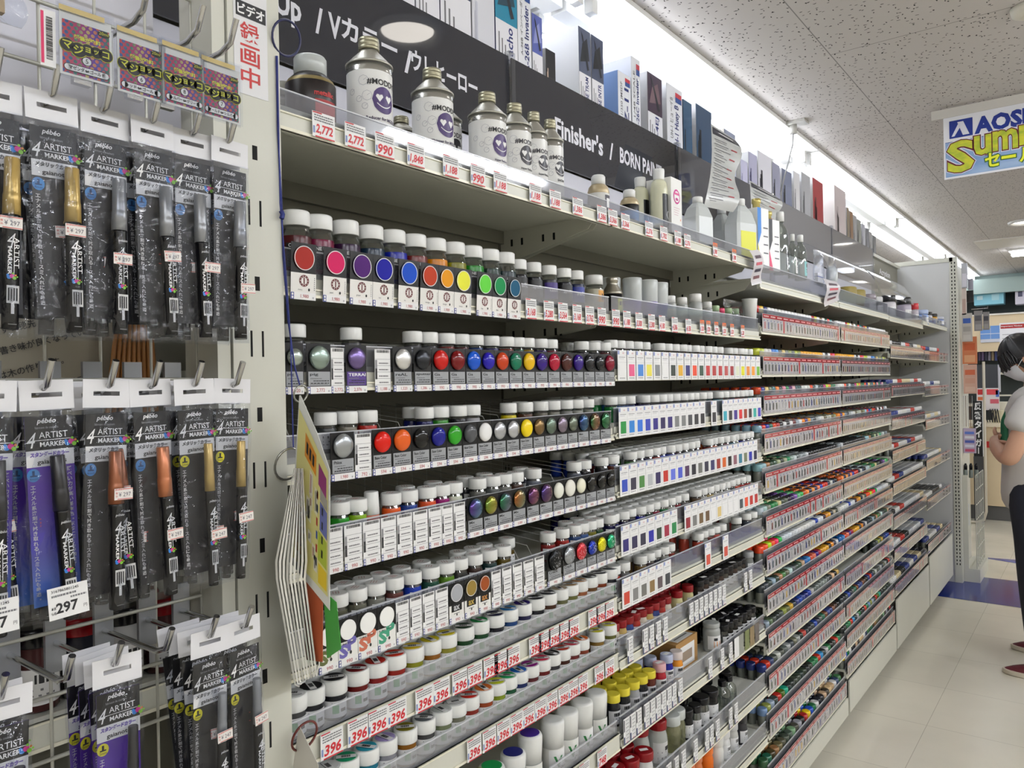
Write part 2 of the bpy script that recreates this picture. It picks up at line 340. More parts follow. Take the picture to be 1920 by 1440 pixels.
def shelf(bay, n, z, lip=.022, fence=.062, strip=None, depth=None, back=XB, tilt=False, guard_top=None, brackets=True, dividers=0, front=None):
    """z is the lower edge of the front lip"""
    XF = front or globals()['XF']
    y0, y1 = BAY[bay]+.004, BAY[bay+1]-.004
    if bay == 1: y0 = .6025
    if bay == 0: y1 = .503
    ym = (y0+y1)/2; h = (y1-y0)/2
    t = thing('steel_shelf', 'ivory steel shelf, clear front guard, %s down in the %s' % (ORD[n-1], BAYN[bay]), 'shelf', (0, ym, z), 0, 'shelves of the %s' % BAYN[bay])
    mb = MB(); mb.box(back, XF-.006, -h, h, .026, .034, STEEL)
    mb.box(XF-.010, XF-.003, -h, h, 0, .026, STEEL); mb.box(back, back+.01, -h, h, -.004, .026, STEELSHADE); mb.build('board', t)
    mb = MB(); mb.box(XF-.003, XF, -h, h, 0, lip, STEEL); mb.box(XF-.003, XF+.0025, -h, h, 0, .004, M('e6e2cf', .3)); mb.box(XF-.003, XF+.0025, -h, h, lip-.002, lip, M('e6e2cf', .3)); mb.build('price_rail', t)
    if fence:
        mb = MB(); mb.box(XF-.006, XF-.004, -h+.002, h-.002, .012, fence, FENCE); mb.box(XF-.0065, XF-.0035, -h+.002, h-.002, fence, fence+.0018, M('e8eaf0', .15, alpha=.6))
        mb.build('clear_guard', t)
    if brackets:
        for s in (-1, 1):
            yy = s*(h-.006)
            mb = MB(); T = None
            mb.add([(back, yy-.001, .026), (XF-.03, yy-.001, .026), (XF-.05, yy-.001, .0), (back, yy-.001, -.055 if n == 1 else -.03),
                    (back, yy+.001, .026), (XF-.03, yy+.001, .026), (XF-.05, yy+.001, .0), (back, yy+.001, -.055 if n == 1 else -.03)],
                   [(0, 1, 2, 3), (7, 6, 5, 4), (0, 4, 5, 1), (1, 5, 6, 2), (2, 6, 7, 3), (3, 7, 4, 0)], STEEL)
            for q in range(4):
                xx = back+.03+q*.03+(q > 1)*.03
                mb.box(xx, xx+.006, yy-.0014, yy+.0014, -.012, .004, DARKHOLE)
            mb.build('bracket', t)
    if dividers:
        me = MB(); me.tube([(back+.02, 0, .035), (back+.02, 0, .09), (XF-.05, 0, .068), (XF-.03, 0, .035)], .0008, M('c8c8c4', .25, .2), 4); me = me.mesh('divider')
        for k in range(1, dividers): put('divider', me, t, (0, -h+2*h*k/dividers, 0))
    SHELVES[(bay, n)] = t
    return t
Z1 = [1.735, 1.52, 1.395, 1.275, 1.148, 1.02, .903, .783, .609, .45, .28]
Z2 = [1.735, 1.52, 1.402, 1.277, 1.150, 1.02, .905, .778, .609, .43, .28]
Z3 = [1.68, 1.54, 1.407, 1.285, 1.166, 1.045, .91, .79, .668, .547, .42, .285, .125]
Z4 = Z3[:11]+[.300, .190]
Z5 = [1.675, 1.492, 1.297, 1.135, .97, .81, .642, .48, .308]
Z6 = [1.70, 1.488, 1.278, 1.081, .842, .61, .352]
for n, z in enumerate(Z1, 1): shelf(1, n, z, .024 if n == 1 else (.012 if n < 7 else .036), .054 if n == 1 else .062, dividers=20 if 3 <= n <= 6 else 0)
for n, z in enumerate(Z2, 1): shelf(2, n, z, .024 if n == 1 else (.012 if n < 7 else .02), .054 if n == 1 else (.066 if n != 2 else .065))
for b in (3, 4):
    for n, z in enumerate(Z3 if b == 3 else Z4, 1): shelf(b, n, z, .02, .078, brackets=n < 4)
for n, z in enumerate(Z5, 1): shelf(5, n, z, .02, .07, brackets=n < 3)
for n, z in enumerate(Z6, 1): shelf(6, n, z, .02, .06, brackets=n < 3)
for n, z in enumerate([1.30, 1.02, .78, .50]): shelf(0, n+1, z, .03, 0, brackets=False, front=-.90)
# end panel closing the run, with its slotted post
mb = MB(); mb.box(-1.43, -.82, 5.945, 5.965, 0, 2.17, M('c9cacb', .45)); mb.box(-1.43, -.80, 5.94, 5.975, 2.17, 2.2, STEEL)
t = thing('end_panel', 'tall pale grey end panel closing the far end of the shelves', 'panel'); mb.build('sheet', t)
mb = MB(); mb.box(-.82, -.775, 5.94, 5.985, 0, 2.2, STEEL)
for k in range(84):
    z = .12+k*.0245
    for s in (-1, 1): mb.box(-.7975+s*.009-.003, -.7975+s*.009+.003, 5.938, 5.94, z, z+.013, DARKHOLE)
mb.build('slotted_post', t)

# ------------------------------------------------------------------ header signs and what stands above them
SIGN = M('34353b', .025, 0, .6, name='sign_acrylic'); SIGNW = M('dcdce4', .4); SG = M('88888c', .04, 0, .6)
def sign(bay, label, texts, mat=SIGN, z0=1.957, z1=2.172):
    y0, y1 = BAY[bay]+.006, BAY[bay+1]-.006
    t = thing('header_sign', label, 'sign', (0, 0, 0))
    MB().box(-1.104, -1.10, y0, y1, z0, z1, mat).build('board', t)
    mb = MB(); mb.box(-1.125, -1.112, y0, y1, z0-.17, z0-.002, M('c8c8d2', .4)); mb.build('backing_board', t)
    for yy in (y0, y1): MB().box(-1.108, -1.094, yy-.006, yy+.006, z0-.17, z1+.01, CLEAR).build('clear_holder', t)
    if texts:
        for s, a, b, v, h in texts: MB().text(s, a, v, -1.0995, h, SIGNW, b-a, .03).build('lettering', t)
sign(1, 'dark header sign lettered Up, V and katakana above the first bay', [('Up', .792, .846, 2.022, .058), ('/', .876, .893, 2.03, .048), ('V', .905, .934, 2.034, .045), ('カラー', .935, 1.076, 2.042, .042), ('/', 1.095, 1.118, 2.028, .048), ('ウレヒーロー', 1.115, 1.322, 2.04, .042)])
sign(2, "dark header sign lettered Finisher's and BORN PAINT above the second bay", [("Finisher's", 1.628, 1.865, 2.03, .052), ('/', 1.90, 1.922, 2.03, .05), ('BORN PAINT', 1.96, 2.225, 2.034, .046)])
sign(3, 'grey header sign lettered Mr. COLOR above the third bay', [('Mr.COLOR', 2.68, 3.1, 2.03, .05)], M('55565c', .03, 0, .6))
sign(4, 'plain grey header sign above the fourth bay', [], SG)
sign(5, 'grey header sign with small script lettering above the fifth bay', [('Acrysion', 4.25+.95, 5.5, 2.03, .05)], SG)
# kit boxes standing on top of the shelves behind the signs
NAVYT = M('1c2a6c', .5)
def kit_box(px0, px1, top, kind, label, depth=.26, side='c4c5c9', base=2.1695, X=-1.135):
    y0 = ycol(px0, 2.3, X); y1 = ycol(px1, 2.3, X); w = y1-y0; h = top-base
    t = thing('kit_box', label, 'box', (X, y0, base), 0, 'model kit boxes above the header signs')
    S = M(side, .4)
    MB().box(-depth, 0, 0, w, 0, h, S).build('carton', t)
    mb = MB(); e = .0006
    if kind[0] == 'art':    # art over, white foot with lettering
        mb.rect(0, w, 0, h, e, M(kind[2], .3)); mb.rect(0, w, 0, h*.42, e*1.5, M('e8e8ee', .4))
        mb.add([(e*2, w*.1, h*.55), (e*2, w*.9, h*.62), (e*2, w*.7, h*.9), (e*2, w*.3, h*.8)], [(0, 1, 2, 3)], M(kind[3], .4))
        mb.add([(e*2.5, w*.2, h*.95), (e*2.5, w*.35, h*.9), (e*2.5, w*.85, h*.5), (e*2.5, w*.7, h*.48)], [(0, 1, 2, 3)], M('20242c', .4))
        if kind[1]: mb.text(kind[1], w*.78, h*.03, e*2, w*.28, NAVYT, h*.36, .02, rot=math.pi/2)
        for q in range(3): mb.rect(w*(.12+.14*q), w*(.17+.14*q), h*.05, h*(.3-.05*q), e*2, GREYINK)
    elif kind[0] == 'spine':
        mb.rect(0, w, 0, h, e, M('e6e8ee', .4)); mb.rect(w*.55, w*.95, h*.86, h*.93, e*2, M('c03040', .4)); mb.rect(w*.55, w*.95, h*.78, h*.86, e*2, M('2a4a8c', .4))
        mb.text(kind[1], w*.82, h*.04, e*2, w*.34, NAVYT, h*.7, .02, rot=math.pi/2)
        mb.text(kind[2], w*.38, h*.2, e*2, w*.2, GREYINK, h*.62, .01, rot=math.pi/2)
    else:
        mb.rect(0, w, 0, h, e, M(kind[1], .4))
        for q in range(int(2+w*12)): mb.rect(w*.1+q*.05*w, w*.16+q*.08*w, h*.1, h*(.4+.1*(q % 3)), e*2, M(kind[2], .4))
    mb.build('printed_face', t)
    return t
K = 'model kit box'
kit_box(700, 775, 2.36, ('art', '', '30407c', 'b0b4d0'), 'kit box with blue painting and pale clouds above the first sign', side='7a80a8')
kit_box(778, 822, 2.41, ('art', '', '8c94c8', '40488c'), 'kit box with lilac picture beside the blue painted kit box')
kit_box(824, 881, 2.42, ('art', '', '24305c', 'c0b8b0'), 'dark blue kit box showing a grey cloud painting', side='20284c')
kit_box(884, 926, 2.40, ('plain', 'd9dae2', 'c4c6d4'), 'blank white carton standing between two painted kit boxes')
kit_box(928, 969, 2.42, ('art', 'Tacho', '2c88a8', '1c4050'), 'kit box with turquoise sea picture, last over the first bay', side='1c2c60')
kit_box(970, 995, 2.41, ('spine', 'A-26B Invader', 'A-26B インベーダー'), 'white kit box spine lettered A-26B Invader')
kit_box(997, 1016, 2.34, ('art', '', '5c68b0', '9098d0'), 'short violet blue kit box beside the A-26B spine', base=2.1695)
kit_box(1022, 1040, 2.27, ('plain', '141418', 'c8b0a0'), 'low black kit box in front of the big white carton', .14)
kit_box(1085, 1107, 2.385, ('art', 'A-6E TRAM', '586078', '20242c'), 'large deep white kit box with a grey aircraft spine', .34)
kit_box(1109, 1131, 2.385, ('art', 'A-6E INTR', '485068', '14181c'), 'kit box with grey jet spine beside the large white carton', .34, 'c0c0c8')
kit_box(1158, 1182, 2.33, ('spine', 'Z-11', '1/350 JMSDF'), 'light blue kit box lettered Z-11 on its spine', .22, '7c9cd0')
kit_box(1184, 1200, 2.40, ('spine', 'A-26C Invader', '1/48 SCALE'), 'white kit box spine lettered A-26C Invader', .3)
kit_box(1214, 1241, 2.385, ('art', 'F-4EJ', '3c2c40', '705860'), 'kit box with dark plum aircraft painting over a white foot', .3)
kit_box(1250, 1279, 2.39, ('spine', 'UH-1 Huey B', 'UH-1 ヒューイB'), 'white kit box spine lettered UH-1 Huey B', .3)
kit_box(1281, 1297, 2.37, ('plain', '2c5070', '14202c'), 'slim teal kit box just past the Huey B box', .3, '3c4c60')
kit_box(1305, 1334, 2.385, ('plain', '2c4664', '121a26'), 'teal blue kit box with dark aircraft behind the curling price sheet', .3, 'd0d0d4')
kit_box(1358, 1379, 2.36, ('plain', '9098b0', '505870'), 'grey blue kit box rising behind the curling price sheet', .2, 'c8c4bc')
kit_box(1388, 1401, 2.28, ('plain', 'c8c8e4', '9090b8'), 'lilac kit box, low one after the curling sheet', .2)
kit_box(1403, 1419, 2.33, ('plain', 'b4b4d0', '606088'), 'pale violet kit box with stacked lettering')
kit_box(1421, 1446, 2.36, ('plain', 'e0e0ea', '30303c'), 'tall white kit box with black print near the hanging wire')
kit_box(1448, 1462, 2.35, ('plain', '9a9cb4', '40424c'), 'slim slate kit box beside the hanging wire')
kit_box(1466, 1484, 2.35, ('plain', '747c98', '282c38'), 'slate grey kit box with dark foot past the hanging wire')
kit_box(1488, 1499, 2.37, ('plain', 'dcdce0', 'a0a0a8'), 'slim white kit box before the silver one', .2)
kit_box(1503, 1519, 2.39, ('plain', 'b0b2b8', '787a80'), 'silver kit box beside the red kit box', .2)
kit_box(1524, 1543, 2.40, ('plain', 'a01820', '600c10'), 'glossy dark red kit box on the shelf top', .2, 'd8d8d8')
kit_box(1565, 1586, 2.44, ('plain', 'd8ccd0', 'c4b8bc'), 'big pale pinkish white carton past the red kit box', .34, 'e4dcdc')
for i, (a, b, c) in enumerate(((1588, 1592, '8c7c64'), (1593, 1599, '8c6844'), (1600, 1606, 'a8a8ac'), (1607, 1614, '8a8c84'), (1616, 1622, 'b8bac8'), (1623, 1629, '70727c'), (1630, 1635, '9c9ca0'), (1636, 1642, '5c5c60'))):
    kit_box(a, b, 2.36-.01*i, ('plain', c, '3c3c40'), 'slim %s box in the far row over the signs, %s of eight' % (cname(c), ORD[i]), .2)

# ------------------------------------------------------------------ cards, price tickets and labels (all at the front of the shelves)
def scribble(mb, u0, u1, v, h, w, mat, seed, n=6):
    r = random.Random(seed); u = u0
    while u < u1:
        d = (u1-u0)/n*r.uniform(.5, 1.3); mb.rect(u, min(u+d*.8, u1), v, v+h, w, mat); u += d
def barcode(mb, u0, u1, v0, v1, w, seed, vert=False):
    r = random.Random(seed); u = u0
    while u < u1:
        d = r.choice((.0004, .0006, .0009)); mb.rect(u, min(u+d, u1), v0, v1, w, INK) if not vert else mb.rect(v0, v1, u, min(u+d, u1), w, INK); u += d+r.choice((.0004, .0007))
MESH = {}
def price_ticket(num, h=.035, w=.036, orange=False):
    k = ('p', num, h, w, orange)
    if k not in MESH:
        mb = MB(); mb.slab(0, w, 0, h, 0, .0004, PAPER); e = .0003
        if orange: mb.rect(0, w, h*.72, h, e, M('e07028', .5))
        mb.rect(w*.02, w*.42, h*.94, h*.985, e*1.5, RED)
        for q in range(3): scribble(mb, w*.08, w*.92, h*(.84-.10*q), h*.045, e*1.5, GREYINK, sid(num) % 97+q, 9)
        mb.rect(w*.03, w*.11, h*.14, h*.42, e, M('7888b8', .5))
        mb.text(num, w*.52, h*.10, e, h*.43, RED, w*.76, .03, .18, 'C'); mb.rect(w*.12, w*.98, 0, h*.05, e, RED)
        MESH[k] = mb.mesh('ticket')
    return MESH[k]
def strip_price(mb, w, num, e):
    mb.rect(0, w*.13, 0, .009, e, BLUE); mb.rect(w*.03, w*.1, .001, .004, e*1.5, PAPER); mb.rect(w*.03, w*.1, .005, .008, e*1.5, PAPER)
    mb.text(num, w*.55, .0018, e, .0052, M('a83038', .5), None, .0, 0, 'C')
    mb.rect(w*.86, w*.92, .002, .0045, e, LITEINK)
def code_label(num, w=.034, h=.062, seed=0):
    k = ('c', num, round(w, 3), h, seed)
    if k not in MESH:
        mb = MB(); mb.slab(0, w, 0, h, 0, .0004, PAPER); e = .0003
        strip_price(mb, w, num, e)
        barcode(mb, w*.12, w*.92, h*.92, h*.985, e, seed)
        for q in range(1, 6): mb.rect(w*.02, w*.98, h*.15*q+.001, h*.15*q+.0014, e, GREYINK)
        for q in range(1, 5): scribble(mb, w*.25, w*.85, h*.15*q+h*.06, h*.028, e, GREYINK, seed+q, 7)
        mb.rect(w*.02, w*.14, h*.3, h*.55, e, INK); mb.rect(w*.02, w*.14, h*.55, h*.75, e, M('8a8a8e', .5))
        mb.rect(w-.0004, w, 0, h, e, LITEINK)
        MESH[k] = mb.mesh('label')
    return MESH[k]
def dome_mesh(kind, c, w, c2=None):
    k = ('d', kind, c, c2, round(w, 3))
    if k in MESH: return MESH[k]
    mb = MB(); r = w*.40
    if kind == 'flat':
        T = Matrix.Rotation(math.pi/2, 4, 'Y'); mb.lathe([(r, 0), (r, .0012)], M(c, .55, 0, .2), 32, T=T)
        if c != 'f0f0ee': mb.ring(0, 0, .0013, r*.93, r, M('d8d8d8', .4), 32)
    else:
        T = Matrix.Rotation(math.pi/2, 4, 'Y') @ Matrix.Translation((0, 0, 0))
        met = .0 if kind == 'dome' else .75
        mat = shift_mat(c, c2) if c2 and kind == 'shift' else M(c, .12 if kind == 'dome' else .25, met, .35, .0)
        mb.lathe([(r*1.02, 0), (r, .0022), (r*.9, .0045), (r*.7, .0062), (r*.4, .0072), (r*.08, .0075)], mat, 32, T=T)
        if kind == 'crack':
            rr = random.Random(sid(c) % 99)
            for q in range(26):
                a, d = rr.uniform(0, 6.28), r*.85*math.sqrt(rr.random()); x, y = d*math.cos(a), d*math.sin(a)
                z = lambda x, y: .0078*(1-.6*((x*x+y*y)/(r*r))**1.6)+.0004
                pts = [(z(x, y), x, y)]
                for _ in range(3): x += rr.uniform(-.0022, .0022); y += rr.uniform(-.0022, .0022); pts.append((z(x, y), x, y))
                mb.tube(pts, .00022, M(c2, .4), 4)
    MESH[k] = mb.mesh('dome'); return MESH[k]
def shift_mat(c1, c2):
    """interference paint: hue turns with the slope of the dome"""
    k = ('shift', c1, c2)
    if k in MC: return MC[k]
    m = bpy.data.materials.new('colour_shift_paint'); m.use_nodes = True; nt = m.node_tree; N = nt.nodes; L = nt.links; b = N['Principled BSDF']
    lw = N.new('ShaderNodeLayerWeight'); lw.inputs[0].default_value = .5; r = N.new('ShaderNodeMix'); r.data_type = 'RGBA'
    r.inputs[6].default_value = lin(c1); r.inputs[7].default_value = lin(c2); L.new(lw.outputs['Facing'], r.inputs[0]); L.new(r.outputs[2], b.inputs['Base Color'])
    b.inputs['Roughness'].default_value = .2; b.inputs['Metallic'].default_value = .7; b.inputs['Coat Weight'].default_value = .6; MC[k] = m; return m
def sample_card(kind, y0, y1, z, num, c, c2, label, h=.066, title='', lab='96999d', group='painted sample cards', X=-.8325, tilt=0):
    """black card with a painted dome, a printed lower part and a price strip"""
    w = y1-y0-.0006; k = ('s', kind, round(w, 3), num, title, lab, h)
    if k not in MESH:
        mb = MB(); mb.slab(0, w, 0, h, 0, .0006, BLACKC); e = .0003
        mb.slab(0, w, 0, .0095, .0004, .0006, PAPER); mb2 = mb; strip_price(mb, w, num, .0007)
        v0, v1 = .0105, h*.44
        L_ = M(lab, .45)
        if kind == 'drop':
            mb.rect(0, w, .0095, h*.47, e, M('e4e2de', .5)); cx, cyy, rr = w*.52, h*.335, h*.105
            mb.ring(cx, cyy, e*2, rr*.62, rr, M('5c1820', .5), 24); mb.text('1', cx, cyy-rr*.55, e*2.2, rr*1.1, M('5c1820', .5), None, .04, 0, 'C')
            for q in range(10):
                a = q*.628; mb.rect(cx+rr*.8*math.cos(a)-.0006, cx+rr*.8*math.cos(a)+.0006, cyy+rr*.8*math.sin(a)-.0006, cyy+rr*.8*math.sin(a)+.0006, e*2.5, M('d8cfc8', .5))
            mb.text(title, w*.28, .0115, e*2, .0025, GREYINK); mb.disc(w*.72, .0135, e*2, .0016, .002, INK, 10)
            for q in range(7): mb.rect(w*.92, w*.95, .013+q*.0026, .0143+q*.0026, e*2, GREYINK)
            cz = h*.735; dk = 'flat'
        elif kind == 'sp':
            mb.rect(0, w, .0095, h*.50, e, M('e4e4e0', .5)); mb.text('SCALE PAINT', w*.05, h*.44, e*2, .0026, INK, w*.8)
            mb.text('S', w*.04, .010, e*2, h*.30, L_, w*.45, .05); mb.text('P', w*.46, .018, e*2, h*.30, L_, w*.48, .05); mb.disc(w*.62, .0155, e*3, .002, .0025, INK, 10)
            cz = h*.745; dk = 'flat'
        elif kind == 'ax':
            mb.rect(0, w, .0095, h*.45, e, M('e4e4e0', .5)); mb.rect(w*.15, w*.85, h*.28, h*.49, e*1.5, BLACKC); mb.text('ax', w*.5, h*.305, e*2, h*.12, L_, None, .03, 0, 'C')
            scribble(mb, w*.3, w*.7, h*.22, h*.02, e*2, GREYINK, 3, 5); mb.disc(w*.5, .0125, e*2, .0015, .002, INK, 10)
            cz = h*.74; dk = 'flat'
        else:
            mb.rect(w*.06, w*.96, v0, v1, e, L_)
            if title:
                tw = {'Crack': .6, 'TERRAI': .82, 'sputter': .85, 'reAL': .62, 'Base Color': .6}.get(title, .34)
                mb.text(title, w*.12, v1-.0062, e*2, .0042 if title != 'Crack' else .0055, PAPER if lab == '4a2c80' else INK, w*tw, .02)
            for q in range(3): scribble(mb, w*(.14+.12*(q % 2)), w*(.6+.3*(q > 0)), v1-.0098-.0032*q, .0012, e*2, INK if q else GREYINK, q+len(title), 6)
            scribble(mb, w*.12, w*.85, v0+.0014, .0008, e*2, GREYINK, 7, 8)
            cz = h*.72; dk = kind
        MESH[k] = (mb.mesh('card'), cz, dk)
    me, cz, dk = MESH[k]
    o = put('sample_card', me, None, (X, y0, z), (0, -tilt, 0)); tag(o, label, 'sample card', group)
    put('colour_sample', dome_mesh(dk, c, w, c2), o, (.0005, w/2, cz))
    return o
def yr(a, b, z): return ycol(a, z, -.8325), ycol(b, z, -.8325)
def row_of(px, z, fn):
    for i, p in enumerate(px): fn(i, *yr(p[0], p[1], z), p[2:])
# second shelf: one-drop cards
drop = [(543, 591, '9a2820', 'cherry'), (604, 648, 'c81c5c', 'peach'), (654, 697, '481468', 'grape'), (697, 737, '0c0c90', 'lapis'), (745, 783, '0c48b8', 'sky'), (786, 820, 'b03818', 'orange'),
        (820, 850, 'e09410', 'mango'), (850, 882, 'e4e440', 'lemon'), (892, 921, '60cc40', 'lime'), (921, 948, '0c8448', 'mint'), (950, 975, '0c5070', 'marine')]
for i, (a, b, c, t_) in enumerate(drop):
    y0, y1 = yr(a, b, 1.56)
    sample_card('drop', y0, y1, 1.516, '1,980', c, None, 'black and white card with flat %s disc, %s on the second shelf' % (cname(c), ORD[i]), .074, t_, tilt=-.06)
for k, (a, num) in enumerate(((984, '3,168'), (1018, '5,280'), (1045, '3,564'), (1072, '3,168'), (1096, '3,762'), (1119, '990'), (1146, '990'), (1167, '1,188'), (1190, '3,300'), (1214, '3,300'), (1234, '4,180'), (1258, '4,306'), (1284, '4,158'))):
    y0 = ycol(a, 1.53); tag(put('price_ticket', price_ticket(num, .037, .033), None, (-.8325, y0, 1.519)), 'red number price ticket on the second shelf, %s after the teal disc card' % ORD[k], 'price tag', 'price tickets on the second shelf')
for k, a in enumerate((1311, 1323, 1338, 1353, 1368, 1388)):
    y0 = ycol(a, 1.53); tag(put('price_ticket', price_ticket('1,320', .034, .026, True), None, (-.8325, y0, 1.524)), 'small orange topped price ticket on the second shelf, %s of six' % ORD[k], 'price tag', 'orange topped price tickets')
# top shelf price tickets
for k, (a, num) in enumerate(((587, '2,772'), (648, '2,772'), (705, '990'), (765, '1,848'), (832, '1,188'), (884, '990'), (927, '1,188'), (994, '1,188'), (1032, '1,188'), (1075, '1,386'), (1121, '1,386'), (1142, '3,366'), (1166, '3,366'), (1211, '2,376'), (1239, '1,782'), (1266, '1,188'), (1284, '2,376'))):
    y0 = ycol(a, 1.75, -.83); tag(put('price_ticket', price_ticket(num, .034, .038), None, (-.8315, y0, 1.7365)), 'red number price ticket on the top shelf rail, %s from the post' % ORD[k], 'price tag', 'price tickets on the top shelf')
for k, a in enumerate((1338, 1374)):
    y0 = ycol(a, 1.75, -.83); tag(put('price_ticket', price_ticket('1,980', .036, .03, True), None, (-.8315, y0, 1.7365)), 'orange topped price ticket on the top shelf rail, %s of two' % ORD[k], 'price tag', 'orange topped tickets on the top shelf')
def cards(rows, z, shelfname, h=.066, tilt=0):
    for i, r in enumerate(rows):
        y0, y1 = yr(r[0], r[1], z+.03)
        if r[2] == 'code':
            tag(put('code_label', code_label(r[3], min(y1-y0-.001, .036), .062, i % 4), None, (-.8325, y0, z)), 'white barcode shelf label priced %s, place %s on the %s' % (r[3], ORD[i], shelfname), 'shelf label', 'barcode labels on the %s' % shelfname)
        else:
            kind, num, c, c2, title, lab = r[2:8]
            lk = {'dome': 'glossy dome', 'metal': 'metallic dome', 'shift': 'colour-shifting dome', 'crack': 'crackled dome', 'sp': 'flat disc', 'ax': 'flat disc'}[kind]
            sample_card(kind, y0, y1, z, num, c, c2, 'black sample card with %s %s, place %s on the %s' % (cname(c), lk, ORD[i], shelfname), h, title, lab, 'sample cards on the %s' % shelfname, tilt=tilt)
G_ = '96999d'
D = lambda a, b, c, t='Ga', n='990', k='dome', c2=None, lab=G_: (a, b, k, n, c, c2, t, lab)
cards([D(534, 570, '9aa39c', 'pig', '2,920', 'metal'), D(575, 621, '8c9c94', 'pig', '2,772', 'metal'), (621, 646, 'code', '2,772'), D(648, 688, '706090', 'TERRAI', '2,376', 'metal', None, '4a2c80'),
       (703, 733, 'code', '1,188'), D(737, 773, 'd8d8d8', 'reAL', '1,320', 'metal'), D(776, 809, '34363a', 'sputter', '1,386', 'metal'), D(810, 842, 'b81410'), D(842, 873, '6c0c10'), D(873, 902, '0c50c0'),
       D(902, 928, '1c109c'), D(928, 954, 'b83c18'), D(954, 979, '08684c'), D(979, 1003, 'dcb010'), D(1003, 1027, '2c1070'), D(1027, 1050, 'a01030'), D(1050, 1073, '401814'), D(1073, 1094, '280c70'),
       D(1094, 1115, '14161c'), D(1115, 1133, '181a1e'), D(1133, 1152, '780828')], 1.392, 'third shelf', .067)
cards([D(620, 665, 'a0a4a8', 'Phlox', '1,980', 'metal'), (666, 697, 'code', '792')] + [D(a, b, c, 'Base Color', '594', k) for a, b, c, k in
      ((698, 735, 'd0180c', 'dome'), (735, 772, 'd85c1c', 'dome'), (772, 806, '08080a', 'dome'), (806, 837, '10147c', 'dome'), (837, 867, '2c9820', 'dome'), (867, 895, '4a4c50', 'dome'), (895, 923, 'ececec', 'dome'),
       (923, 949, 'b8bac0', 'metal'), (949, 974, 'c0c2c8', 'metal'), (974, 999, 'ecd010', 'dome'))] + [D(a, b, c, 'Pearls', '660', 'metal') for a, b, c in
      ((999, 1021, '7c6440'), (1021, 1043, '6c7c70'), (1043, 1064, '847888'), (1064, 1083, '70786c'))] + [D(1083, 1104, '0c2058', 'Milano', '660', 'shift', '106080'), D(1104, 1125, '105028', 'Milano', '660', 'shift', '903018'), D(1125, 1145, '0c5428', 'Milano', '660', 'shift', '206040')], 1.272, 'fourth shelf')
cards([(a, b, 'code', '990') for a, b in ((611, 644), (646, 680), (681, 714), (715, 744), (745, 774), (775, 803), (804, 829), (829, 850), (851, 873))] +
      [D(a, b, c, 'Mx', '3,080', 'shift', c2) for a, b, c, c2 in ((876, 906, '482078', '107880'), (906, 933, '607c20', 'b09020'), (933, 960, '106038', '502070'), (960, 986, '8c5018', '207050'), (987, 1011, '481c58', '7c3020'), (1011, 1036, '2c1860', '602020'))] +
      [D(a, b, c, 'Mx', '990') for a, b, c in ((1036, 1057, 'e8e8dc'), (1057, 1079, 'e8e6dc'), (1079, 1098, 'e8e6d0'), (1098, 1118, '0a0a0c'), (1118, 1136, '0a0a0c'), (1136, 1153, '0a0a0c'))], 1.147, 'fifth shelf')
cards([D(597, 634, 'f0f0ee', '', '990', 'sp', None, '586030'), D(634, 671, 'f0f0ee', '', '990', 'sp', None, '6860a8'), D(671, 708, 'f0f0ee', '', '990', 'sp', None, 'c06850'), D(708, 742, 'f0f0ee', '', '990', 'sp', None, '409878')] +
      [(a, b, 'code', '990') for a, b in ((743, 768), (769, 792), (793, 816), (817, 841))] +
      [D(842, 870, 'a4a6ac', '', '990', 'ax', None, 'b8b8bc'), D(871, 896, '907838', '', '990', 'ax', None, 'b09848'), D(897, 920, '94481c', '', '990', 'ax', None, 'b07838')] +
      [(a, b, 'code', '990') for a, b in ((922, 940), (942, 960), (962, 980), (982, 1001), (1003, 1021))] +
      [D(1026, 1053, '202224', 'Crack', '990', 'crack', 'c8c8c8'), D(1055, 1078, '9a9ea4', 'Crack', '990', 'crack', 'b8bcc0'), D(1078, 1100, 'c83c44', 'Crack', '990', 'crack', 'f0d8d8'), D(1100, 1118, '2438a0', 'Crack', '990', 'crack', 'd8dcf0'),
       D(1118, 1136, 'e4dc28', 'Crack', '990', 'crack', 'e8e060'), D(1136, 1153, '30a070', 'Crack', '990', 'crack', 'e0f0e4')], 1.018, 'sixth shelf', .064)
# 396 price tickets on the two acrylic jar shelves
for n, z, us in ((7, .9035, [601, 652, 690, 727, 779, 812, 848, 876, 907, 927, 950, 992, 1010, 1029, 1048, 1066, 1103, 1118, 1134]), (8, .7835, [876, 905, 932, 957, 980, 1003, 1025, 1047, 1066, 1084, 1115, 1135])):
    for k, a in enumerate(us):
        y0 = ycol(a, z+.01, -.832); num = '396'
        tag(put('price_ticket', price_ticket('396', .035, .038 if n == 7 else .036), None, (-.8315, y0, z)), 'white ticket with red 396, place %s on the %s shelf rail' % (ORD[k], ORD[n-1]), 'price tag', 'price tickets reading 396')
for k, a in enumerate((1008, 1086, 1120)):
    tag(put('price_ticket', price_ticket('748', .035, .038), None, (-.8315, ycol(a, .62, -.832), .6095)), 'white ticket with red 748, %s of three under the tall white bottles' % ORD[k], 'price tag', 'price tickets reading 748')
